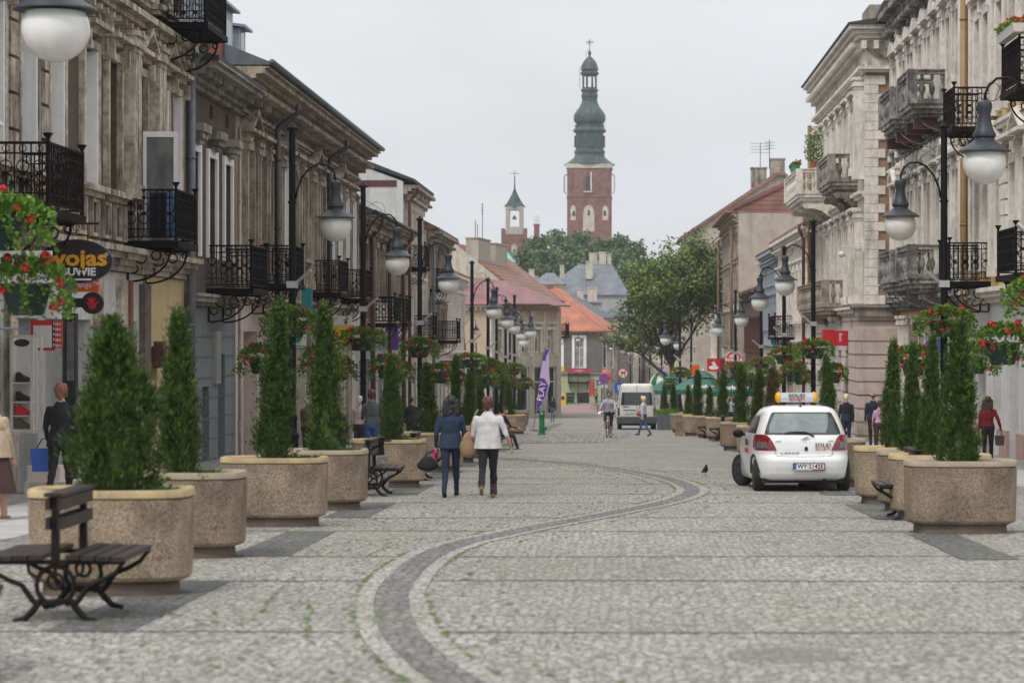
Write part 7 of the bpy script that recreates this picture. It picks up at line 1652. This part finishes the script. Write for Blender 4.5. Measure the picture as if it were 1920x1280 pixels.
for n_, c_ in dict(hair_black=(.010,.008,.010), hair_auburn=(.075,.025,.018), hair_ginger=(.15,.06,.025), hair_blond=(.62,.50,.30), hair_brown=(.05,.025,.015), hair_grey=(.4,.38,.35), hair_dark=(.02,.015,.012)).items(): mat(n_, c_, tuple(x*1.7 for x in c_), 30, .6)
from mathutils import noise
def remesh(mb, voxel, sm=2, fold=None):
    me = bpy.data.meshes.new('tmp'); me.from_pydata(mb.v, [], mb.f); me.update(); o = bpy.data.objects.new('tmp', me)
    m = o.modifiers.new('r', 'REMESH'); m.mode = 'VOXEL'; m.voxel_size = voxel; m.adaptivity = 0
    if sm: q = o.modifiers.new('s', 'SMOOTH'); q.factor = .5; q.iterations = sm
    out = bake(o)
    if fold:
        A_, f_ = fold
        ns_ = [v_.normal.copy() for v_ in out.vertices]; cs_ = [v_.co.copy() for v_ in out.vertices]; fl_ = []
        for c_, n_ in zip(cs_, ns_):
            fl_.extend(c_ + n_*(A_*(noise.noise(Vector((c_.x*f_, c_.y*f_, c_.z*f_*.55)))+.5*noise.noise(Vector((c_.x*f_*2.3, c_.y*f_*2.3, c_.z*f_*1.3+7))))))
        out.vertices.foreach_set('co', fl_); out.update()
    bpy.data.objects.remove(o); bpy.data.meshes.remove(me); return out
def cap(mb, a, b, ra, rb, n=10, fl=1.0):
    """tapered limb with round ends"""
    a, b = Vector(a), Vector(b); d = (b-a); l = d.length or 1e-6; d.normalize(); pts = []; rs = []
    for t in (-1, -.85, -.5): pts.append(a+d*ra*t); rs.append(ra*math.sqrt(max(.02, 1-t*t)))
    pts.append(a); rs.append(ra); pts.append(b); rs.append(rb)
    for t in (.5, .85, 1): pts.append(b+d*rb*t); rs.append(rb*math.sqrt(max(.02, 1-t*t)))
    mb.tube(pts, rs, n)
def person(lab, px, s, rz, top, bottom, shoe, hair, skin='skin', H=1.7, pose=None, topz=.95, sleeve=1.0, legz=.12, build=1.0, voxel=.014, hairstyle='short', face=False, zoff=0, skirt=None, group=None, sock=None, legc=None, dy=0):
    P_ = dict(lt=0, lk=0, rt=0, rk=0, la=8, le=15, ra=8, re=15, lab=8, rab=8, lean=2, hip=.89, turn=0, tilt=0); P_.update(pose or {})
    x, y = at(px, s); y += dy; k = H/1.7; root = empty('person', (x, y, gz(y)+zoff), R(rz), lab, 'person', group); root.scale = (k,)*3
    mb = MB(); bones = []
    hip = P_['hip']; ln = R(P_['lean'])
    def up(v): # lean of the upper body about the hip, facing -y
        v = Vector(v); yy, zz = v.y, v.z-hip; return Vector((v.x, yy*math.cos(ln)-zz*math.sin(ln), hip+zz*math.cos(ln)+yy*math.sin(ln)))
    D = hip-.89
    # torso as stacked ellipses
    rings = [(.80, .15, .10), (.88, .172, .118), (.95, .168, .115), (1.07, .138, .100), (1.18, .15, .108), (1.29, .164, .118), (1.35, .140, .10), (1.41, .095, .075), (1.46, .055, .055)]
    b0 = len(mb.v); n = 16
    for z, rx, ry in rings:
        for i in range(n):
            a = 2*math.pi*i/n; q = up((rx*build*math.cos(a), ry*build*math.sin(a), z+D)); mb.v.append(tuple(q))
    for r_ in range(len(rings)-1):
        for i in range(n): j = (i+1) % n; mb.f.append((b0+r_*n+i, b0+r_*n+j, b0+(r_+1)*n+j, b0+(r_+1)*n+i)); mb.m.append(0)
    mb.f.append(tuple(b0+i for i in reversed(range(n)))); mb.m.append(0); mb.f.append(tuple(b0+(len(rings)-1)*n+i for i in range(n))); mb.m.append(0)
    def bone(a, b, ra, rb, m, n=10): cap(mb, a, b, ra, rb, n); bones.append((Vector(a), Vector(b), (ra+rb)/2, m))
    c_, s_ = math.cos, math.sin
    # legs
    for sg, th, kn in ((-1, P_['lt'], P_['lk']), (1, P_['rt'], P_['rk'])):
        h = Vector((sg*.085, 0, hip-.03)); t = R(th); k2 = R(th-kn); ab = sg*P_.get('spread', 0)
        kn_ = h+Vector((ab*.4, -.42*s_(t), -.42*c_(t))); an = kn_+Vector((ab*.1, -.39*s_(k2), -.39*c_(k2)))
        bone(h, kn_, .085*build, .058, 'leg'); bone(kn_, an, .058, .042 if not P_.get('wide') else .062, 'shin')
        fp = R(P_.get('foot', 0)+min(0, (th-kn))*.8); dv = Vector((0, -c_(fp), s_(fp))); bone(an+Vector((0, .035, -.035)), an+dv*.15+Vector((0, 0, -.045)), .04, .03, 'shoe', 8); bone(an, an+Vector((0, .02, -.03)), .042, .04, 'shoe', 8)
    hands = []
    for sg, fa, el, ab in ((-1, P_['la'], P_['le'], P_['lab']), (1, P_['ra'], P_['re'], P_['rab'])):
        sh = up((sg*.160*build, 0, 1.338+D)); f, a = R(fa), R(ab)
        d1 = Vector((sg*s_(a), -s_(f)*c_(a), -c_(f)*c_(a))); eb = sh+d1*.285; f2 = R(fa+el); a2 = R(ab*P_.get('elin', .3)+(P_.get('rin', 0) if sg > 0 else P_.get('lin', 0))*1.0)
        d2 = Vector((sg*s_(a2), -s_(f2)*c_(a2), -c_(f2)*c_(a2))); wr = eb+d2*.245
        bone(sh, eb, .050*build, .045, 'arm_up'); m = 'arm_lo'; bone(eb, wr, .044, .030, 'arm_lo')
        # palm and five curled fingers
        sd = d2.cross(Vector((0, 1, 0))) if abs(d2.y) < .9 else Vector((1, 0, 0)); sd = Vector((0, 1, 0))-d2*d2.y; sd = sd.normalized() if sd.length > .1 else Vector((1, 0, 0)); nrm = d2.cross(sd).normalized()*(-sg)
        pc = wr+d2*.055; bone(wr+d2*.02, wr+d2*.075, .027, .03, 'hand', 8)
        for q in (-1, 1): bone(wr+d2*.03+sd*.014*q, wr+d2*.08+sd*.022*q, .017, .015, 'hand', 6)
        for i, fl in enumerate((.062, .072, .068, .055)):
            b_ = wr+d2*.085+sd*(.030-.02*i); m1 = b_+(d2*.8+nrm*.35).normalized()*fl*.55; m2 = m1+(d2*.4+nrm*.9).normalized()*fl*.5
            bone(b_, m1, .0105, .0095, 'hand', 6); bone(m1, m2, .0095, .008, 'hand', 6)
        tb = wr+d2*.035+sd*.03; t1 = tb+(d2*.6+sd*.7+nrm*.2).normalized()*.04; bone(tb, t1, .0125, .011, 'hand', 6); bone(t1, t1+(d2*.8+nrm*.5).normalized()*.03, .011, .009, 'hand', 6)
        hands.append(wr+d2*.09)
    # neck and head
    nk = up((0, .005, 1.44+D)); hc = up((0, -.015, 1.595+D)); bone(nk, hc+Vector((0, .01, -.06)), .052, .05, 'skin')
    tr = R(P_['turn']); hf = Vector((s_(tr), -c_(tr), 0)); hs = Vector((c_(tr), s_(tr), 0))
    def hp(a, f, u): return hc+hs*a+hf*f+Vector((0, 0, u))
    hb = MB()
    mb.ball(tuple(hp(0, -.012, .022)), .076, .092, .088, 14, 10); bones.append((hp(0, -.01, .03), hp(0, -.01, .031), .09, 'skin'))
    bone(hp(0, .02, -.02), hp(0, .035, -.075), .058, .036, 'skin'); bone(hp(0, .08, .0), hp(0, .098, -.022), .010, .014, 'skin', 6)
    for sg in (-1, 1): bone(hp(sg*.076, -.005, .012), hp(sg*.078, -.01, -.02), .012, .009, 'skin', 6)
    bone(hp(-.018, .082, -.052), hp(.018, .082, -.052), .009, .009, 'skin', 6); bone(hp(-.04, .07, .022), hp(.04, .07, .022), .012, .012, 'skin', 6)
    me = remesh(mb, voxel, 2, (.011, 13)); mats = [top, bottom, shoe, skin, sock or bottom]
    for m in mats: me.materials.append(MATS[m])
    idx = []
    shs = [up((sg*.172*build, 0, 1.375+D)) for sg in (-1, 1)]
    for pl_ in me.polygons:
        c = pl_.center; best = None; bd = 1e9
        for a, b, r_, m in bones:
            ab_ = b-a; t = max(0, min(1, (c-a).dot(ab_)/max(1e-9, ab_.length_squared))); d = (c-(a+ab_*t)).length-r_
            if d < bd: bd, best, bt = d, m, t
        # torso distance by height
        v = Vector(c); yy, zz = v.y, v.z-hip; loc = Vector((v.x, yy*math.cos(-ln)-zz*math.sin(-ln), hip+zz*math.cos(-ln)+yy*math.sin(-ln)))
        tz = loc.z-D; tors = .76 < tz < 1.46 and (loc.x/(.185*build))**2+(loc.y/.135)**2 < 1
        if tors and not (best in ('hand', 'arm_lo', 'skin') and bd < .012) and bd > -.03 or (tors and best in ('leg',)): m = 0 if tz > topz else 1
        elif best == 'leg': m = 1 if tz < topz or True else 0
        elif best == 'shin':
            m = 1 if legz < .14 or (tz+0 > legz) else (4 if sock else 3)
            if legc == 'bare' : m = 4 if (bt > .25) else 1
        elif best == 'shoe': m = 2
        elif best == 'arm_up': m = 0
        elif best == 'arm_lo': m = 0 if bt < sleeve else 3
        else: m = 3
        if best == 'skin' and tz < 1.45: m = 0
        if topz < .9 and tz > topz and best == 'leg': m = 0
        idx.append(m)
    me.polygons.foreach_set('material_index', idx); me.polygons.foreach_set('use_smooth', [True]*len(me.polygons)); me.name = 'body'
    bo = obj_of('body', me, root)
    # hair
    hm = MB()
    def hbn(a, b, ra, rb): cap(hm, hp(*a), hp(*b), ra, rb, 10)
    if hairstyle == 'short': hm.ball(tuple(hp(0, -.024, .038)), .083, .095, .088, 14, 10); hbn((0, -.07, -.01), (0, -.065, -.06), .055, .035); hbn((-.03, .035, .10), (.03, .035, .10), .03, .03)
    elif hairstyle == 'bob':
        hm.ball(tuple(hp(0, -.026, .035)), .097, .108, .096, 14, 10)
        for sg in (-1, 1): hbn((sg*.055, -.02, .03), (sg*.06, -.015, -.05), .042, .03)
        hbn((0, -.07, 0), (0, -.06, -.08), .065, .045); hbn((-.03, .05, .09), (.03, .05, .09), .03, .03)
    elif hairstyle == 'long':
        hm.ball(tuple(hp(0, -.03, .02)), .100, .112, .105, 14, 10)
        for i, (a, l_) in enumerate(((-.075, .30), (-.045, .36), (0, .40), (.045, .36), (.075, .31))): 
            hbn((a, -.055, .0), (a*1.35+.014*(-1)**i, -.08, -l_*.55), .062, .052); hbn((a*1.35+.01*(-1)**i, -.075, -l_*.55), (a*1.2, -.085, -l_), .046, .018)
        for sg in (-1, 1): hbn((sg*.07, 0, .02), (sg*.085, -.02, -.14), .034, .03)
    elif hairstyle == 'balding':
        hbn((-.07, -.02, -.01), (-.03, -.085, -.02), .022, .022); hbn((.07, -.02, -.01), (.03, -.085, -.02), .022, .022); hbn((-.03, -.09, -.02), (.03, -.09, -.02), .02, .02)
    hme = remesh(hm, max(voxel*.7, .008), 1, (.016, 26)); hme.materials.append(MATS[hair]); hme.polygons.foreach_set('use_smooth', [True]*len(hme.polygons)); hme.name = 'hair'; obj_of('hair', hme, root)
    if face:
        for sg in (-1, 1): q = MB(); q.ball(tuple(hp(sg*.032, .082, .006)), .011, .006, .007); q.build('eye', 'hair_dark', root); q = MB(); q.tube([tuple(hp(sg*.018, .09, .027)), tuple(hp(sg*.045, .083, .025))], .005, 4); q.build('eyebrow', hair, root)
        q = MB(); q.tube([tuple(hp(-.022, .089, -.048)), tuple(hp(.022, .089, -.048))], .005, 4); q.build('mouth', 'crimson', root)
    if skirt:
        z0, z1, r0, r1, m = skirt; q = MB(); n = 24; prev = None
        for t in range(7):
            u_ = t/6; z = z0+(z1-z0)*u_; rr_ = r0+(r1-r0)*u_
            for i in range(n): a = 2*math.pi*i/n; w_ = 1+.05*math.sin(a*5)*u_; q.v.append((rr_*w_*math.cos(a), rr_*w_*.75*math.sin(a)+.0, z+D))
        for t in range(6):
            for i in range(n): j = (i+1) % n; q.f.append((t*n+i, t*n+j, (t+1)*n+j, (t+1)*n+i)); q.m.append(0)
        q.build('skirt', m, root, smooth=True)
    root['_'] = 0; del root['_']
    M_ = Matrix.Translation((x, y, gz(y)+zoff)) @ Matrix.Rotation(R(rz), 4, 'Z') @ Matrix.Scale(k, 4)
    return root, [M_ @ h for h in hands], M_
def coat(root, z0, z1, r0, r1, m, name='jacket_skirt', ry=.72, cy=0):
    q = MB(); n = 24
    for t in range(6):
        u_ = t/5; z = z0+(z1-z0)*u_; rr_ = r0+(r1-r0)*u_
        for i in range(n): a = 2*math.pi*i/n; w_ = 1+.035*math.sin(a*6+1)*u_; q.v.append((rr_*w_*math.cos(a), rr_*w_*ry*math.sin(a)+cy, z))
    for t in range(5):
        for i in range(n): j = (i+1) % n; q.f.append((t*n+i, t*n+j, (t+1)*n+j, (t+1)*n+i)); q.m.append(0)
    q.build(name, m, root, smooth=True)
def bag(lab, c, w_, h, d, m, strap=None, name='handbag', rz=0, shape='tote', sm='black_cloth'):
    p = empty(name, tuple(c), R(rz), lab, 'bag'); q = MB()
    if shape == 'tote': q.prism([(-w_/2*.8, 0), (w_/2*.8, 0), (w_/2, h), (-w_/2, h)], 'y', -d/2, d/2); o = q.build('bag_body', m, p)
    else:
        q.ball((0, 0, h*.40), w_/2, d/2, h*.38, 14, 10); q.ball((0, 0, h*.62), w_*.36, d*.38, h*.34, 14, 10); me = remesh(q, .012, 3); me.materials.append(MATS[m]); me.polygons.foreach_set('use_smooth', [True]*len(me.polygons)); obj_of('bag_body', me, p)
    q = MB(); S_ = strap or [(-w_*.25, 0, h), (-w_*.2, 0, h+.12), (0, 0, h+.17), (w_*.2, 0, h+.12), (w_*.25, 0, h)]
    q.tube(S_, .010 if shape == 'tote' else .014, 5); q.build('strap', sm, p); return p
# --- the two women walking away in the middle
a, hd, M1 = person('woman with long dark wavy hair in denim jacket and jeans, seen from behind', 845, 116.5, 180, 'denim', 'jeans_dark', 'shoe_black', 'hair_black', H=1.62, pose=dict(lt=17, lk=3, rt=-14, rk=16, la=12, le=38, lab=10, ra=-4, re=30, rab=14, elin=.2, turn=8), topz=.92, voxel=.009, hairstyle='long', build=1.1)
coat(a, 1.08, .83, .165, .215, 'denim')
bag('black leather handbag carried low by the woman in denim', (hd[1].x-.13, hd[1].y-.05, hd[1].z-.32), .36, .25, .17, 'shoe_black', strap=[(-.1, 0, .16), (-.02, .02, .27), (.12, .04, .36), (.14, .02, .2)], shape='soft', sm='shoe_black')
q = MB(); q.box(-.07, .05, -.03, .03, -.1, .06); o = q.build('pink_pouch', 'magenta', None, loc=(hd[1].x-.0, hd[1].y+.02, hd[1].z-.02)); tag(o, 'magenta pouch held above the black handbag', 'pouch')
q = MB(); q.prism([(-.06, -.04), (.05, -.05), (.07, .05), (-.04, .06)], 'y', -.004, .004); o = q.build('leaflet', 'geranium_pink', None, loc=(hd[0].x+.05, hd[0].y-.02, hd[0].z+.03)); tag(o, 'pink leaflet in the hand of the woman in denim', 'leaflet')
b, hd, M2 = person('woman with short auburn hair in white jacket and black cropped trousers, walking away', 915, 117.5, 180, 'white_jacket', 'black_cloth', 'shoe_tan', 'hair_auburn', H=1.60, pose=dict(lt=14, lk=4, rt=-22, rk=30, la=-2, le=28, lab=24, elin=.7, ra=8, re=50, rab=12, turn=-14, wide=1), topz=.90, sleeve=.15, legz=.24, voxel=.009, hairstyle='bob', build=1.22, sock='stocking')
coat(b, 1.22, .84, .185, .235, 'white_jacket')
bag('tan leather hobo bag hanging from the shoulder of the woman in white', (hd[1].x-.02, hd[1].y-.12, hd[1].z-.22), .33, .46, .16, 'shoe_tan', strap=[(-.05, 0, .30), (.02, .0, .52), (.09, .03, .72), (.13, .1, .78)], shape='soft', sm='shoe_tan', name='shoulder_bag')
# --- left pavement
c, hd, _ = person('woman with curly ginger hair in black suit walking away past the shoe display', 114, 122, 176, 'black_cloth', 'black_cloth', 'shoe_black', 'hair_ginger', H=1.80, pose=dict(lt=14, lk=4, rt=-18, rk=10, la=2, le=20, ra=4, re=40, rab=12), voxel=.012, hairstyle='bob', build=1.12, dy=0)
coat(c, 1.05, .80, .16, .21, 'black_cloth')
bag('bright blue tote bag carried by the woman in black', (hd[1].x-.10, hd[1].y-.03, hd[1].z-.42), .34, .36, .12, 'cloth_royal' if 'cloth_royal' in MATS else 'sign_blue', strap=[(-.08, 0, .36), (0, 0, .5), (.08, 0, .52), (.1, 0, .36)], name='tote_bag')
d, hd, _ = person('person in beige coat and dark brown skirt cut off by the left edge', -12, 143, 168, 'beige_coat', 'skin', 'shoe_tan', 'hair_brown', H=1.66, pose=dict(lt=10, rt=-8, rk=8), skirt=(.98, .36, .18, .33, 'brown_skirt'), topz=.9, voxel=.014, legz=.5)
coat(d, 1.2, .84, .19, .26, 'beige_coat')
person('woman with brown hair in grey olive jacket and denim skirt by the shops', 697, 80, 185, 'grey_olive', 'jeans', 'shoe_black', 'hair_auburn', H=1.72, pose=dict(la=20, le=60, ra=20, re=60), build=1.1, hairstyle='bob', zoff=.05)
person('person in pale pink jacket walking in front of the shops', 674, 72, 175, 'pink_pale', 'dark_skirt', 'shoe_black', 'hair_grey', H=1.62, hairstyle='short')
person('old person in brown jacket half hidden behind a thuja', 577, 76, 150, 'tan_jacket', 'dark_skirt', 'shoe_black', 'hair_grey', H=1.62, pose=dict(la=10, le=60), build=1.15)
person('person in dark patterned clothes behind the third lamp base', 771, 58, 180, 'dark_skirt', 'dark_skirt', 'shoe_black', 'hair_dark', H=1.6, build=1.1)
person('dark haired man sitting on a bench behind the woman in white', 937, 60.5, 62, 'dark_blue', 'black_cloth', 'shoe_black', 'hair_dark', skin='skin_tan', H=1.72, pose=dict(hip=.50, lt=84, lk=66, rt=80, rk=60, la=30, le=50, ra=30, re=50, lean=16, spread=.15), hairstyle='short', dy=0)
# --- middle distance
e_, hd, _ = person('woman in dark jacket and light jeans walking towards us in the distance', 1036, 28.6, 0, 'dark_skirt', 'jeans_light', 'shoe_black', 'hair_black', H=1.66, pose=dict(la=10, le=70, ra=6, re=30, lt=4, rt=-4), hairstyle='long', face=True, voxel=.016)
bag('small brown bag at the side of the distant woman in jeans', (hd[1].x+.03, hd[1].y, hd[1].z-.28), .26, .22, .1, 'shoe_tan')
xb, yb = at(1142, 47.5)
f_, hd, _ = person('heavy man in grey sweatshirt and black shorts riding a bicycle towards us', 1142, 47.5, -7, 'grey_sweat', 'black_cloth', 'shoe_white', 'hair_dark', skin='skin_tan', H=1.76, pose=dict(hip=.96, lt=64, lk=60, rt=28, rk=30, la=46, le=20, ra=46, re=20, lab=14, rab=14, lean=10, elin=.4, spread=.05), topz=.93, build=1.22, hairstyle='short', face=True, legc='bare', sock='skin_tan', dy=.62, voxel=.014)
text('ınıuını', .12, 'geranium', f_, (0, -.30, 1.28), (84, 0, 0), ext=.004, sx=1.2)
g_, hd, _ = person('blonde woman in white jacket and blue jeans crossing behind the van', 1207, 45.4, -120, 'white_jacket', 'jeans', 'shoe_black', 'hair_blond', H=1.64, pose=dict(lt=24, lk=4, rt=-20, rk=16, la=18, le=10, ra=-14, re=14, turn=30), hairstyle='bob', build=1.02, face=True, voxel=.012)
bag('dark magenta shoulder bag on the back of the blonde woman', (hd[1].x*.5+hd[0].x*.5-.05, hd[0].y-.22, gz(99.8)+.82), .36, .24, .14, 'crimson', strap=[(-.1, 0, .2), (.02, .05, .5), (.06, .12, .6)], shape='soft', name='shoulder_bag')
# --- right pavement
person('fair haired person in black jacket walking away beyond the car', 1587, 58, 182, 'dark_blue', 'jeans_dark', 'shoe_black', 'hair_blond', H=1.70, pose=dict(la=-6, ra=10, re=30), build=1.12)
person('balding man in dark suit walking away by the pink corner', 1637, 59.4, 180, 'dark_blue', 'black_cloth', 'shoe_black', 'hair_dark', skin='skin_tan', H=1.76, pose=dict(lt=4, rt=-6, rk=8), build=1.12, hairstyle='balding')
person('small person in lilac pink top beside the man in the dark suit', 1649, 62, 176, 'pink_top', 'brown_skirt', 'shoe_black', 'hair_brown', H=1.5, pose=dict(la=6, le=20, rab=12), hairstyle='bob')
h_, hd, _ = person('woman in dark red jacket walking behind the nearest right thuja', 1852, 77, 170, 'red_jacket', 'dark_skirt', 'shoe_black', 'hair_brown', H=1.62, pose=dict(la=0, le=22, lab=22, ra=0, lt=10, rt=-12, rk=10, elin=.6), hairstyle='long', build=1.05)
bag('brown bag at the hip of the woman in dark red', (hd[0].x-.06, hd[0].y-.05, hd[0].z-.3), .24, .24, .1, 'frame_brown')
person('woman with long auburn hair in lilac top standing under the umbrellas', 1371, 38.5, 8, 'lilac_top', 'jeans_dark', 'shoe_black', 'hair_auburn', H=1.64, hairstyle='long', face=True, sleeve=.3)
person('person in cream jacket seen from behind under the big umbrella', 1327, 36.5, 182, 'cream_top', 'black_cloth', 'shoe_black', 'hair_brown', H=1.5, build=1.25, hairstyle='bob')
person('child in pink beside the person in cream', 1333, 37.5, 180, 'pink_top', 'dark_skirt', 'shoe_black', 'hair_blond', H=1.0)
person('person in orange top near the far green shop', 1117, 16.8, 150, 'orange_top', 'black_cloth', 'shoe_black', 'hair_dark', H=1.7, voxel=.025)
person('person in dark clothes walking beyond the purple banner', 1027, 20, 178, 'black_cloth', 'dark_skirt', 'shoe_black', 'hair_dark', H=1.75, voxel=.025)
person('person in teal top far beyond the left planters', 996, 19, 178, 'teal_top', 'jeans_dark', 'shoe_black', 'hair_dark', H=1.6, voxel=.025)
# bicycles parked at the far corner and a low wall of planters
for k, px in enumerate((1126, 1131, 1137)): xx, yy = at(px, 19.5); bicycle(xx, yy, 80+8*k, ('leftmost', 'middle', 'rightmost')[k]+' parked bicycle at the rack by the far corner')
# ================================================================== haze
x0, x1, y0, y1, zlo, zhi = -930, 930, -260, 2520, -8.5, 75
mb = MB(); mb.box(x0, x1, y0, y1, zlo, zhi)
hz_ = mb.build('haze', [], None); tag(hz_, 'pale damp haze filling the air', 'haze', kind='stuff')
m = bpy.data.materials.new('haze'); m.use_nodes = True; N, L = nodes(m)
for q in list(N):
    if q.type == 'BSDF_PRINCIPLED': N.remove(q)
v = N.new('ShaderNodeVolumePrincipled'); v.inputs['Color'].default_value = (.93, .95, .98, 1); v.inputs['Density'].default_value = .00024; v.inputs['Anisotropy'].default_value = .1
L.new(v.outputs[0], N['Material Output'].inputs['Volume']); hz_.data.materials.append(m)
bpy.data.scenes.remove(TS)
# unused prototypes never reach the street
for d_ in (TH, PL, FP, LP, BN):
    for k, o in d_.items():
        if k != '_used' and k not in d_.get('_used', set()):
            def rm(q):
                for ch in KIDS.get(q.name, []): rm(ch)
                bpy.data.objects.remove(q)
            rm(o)
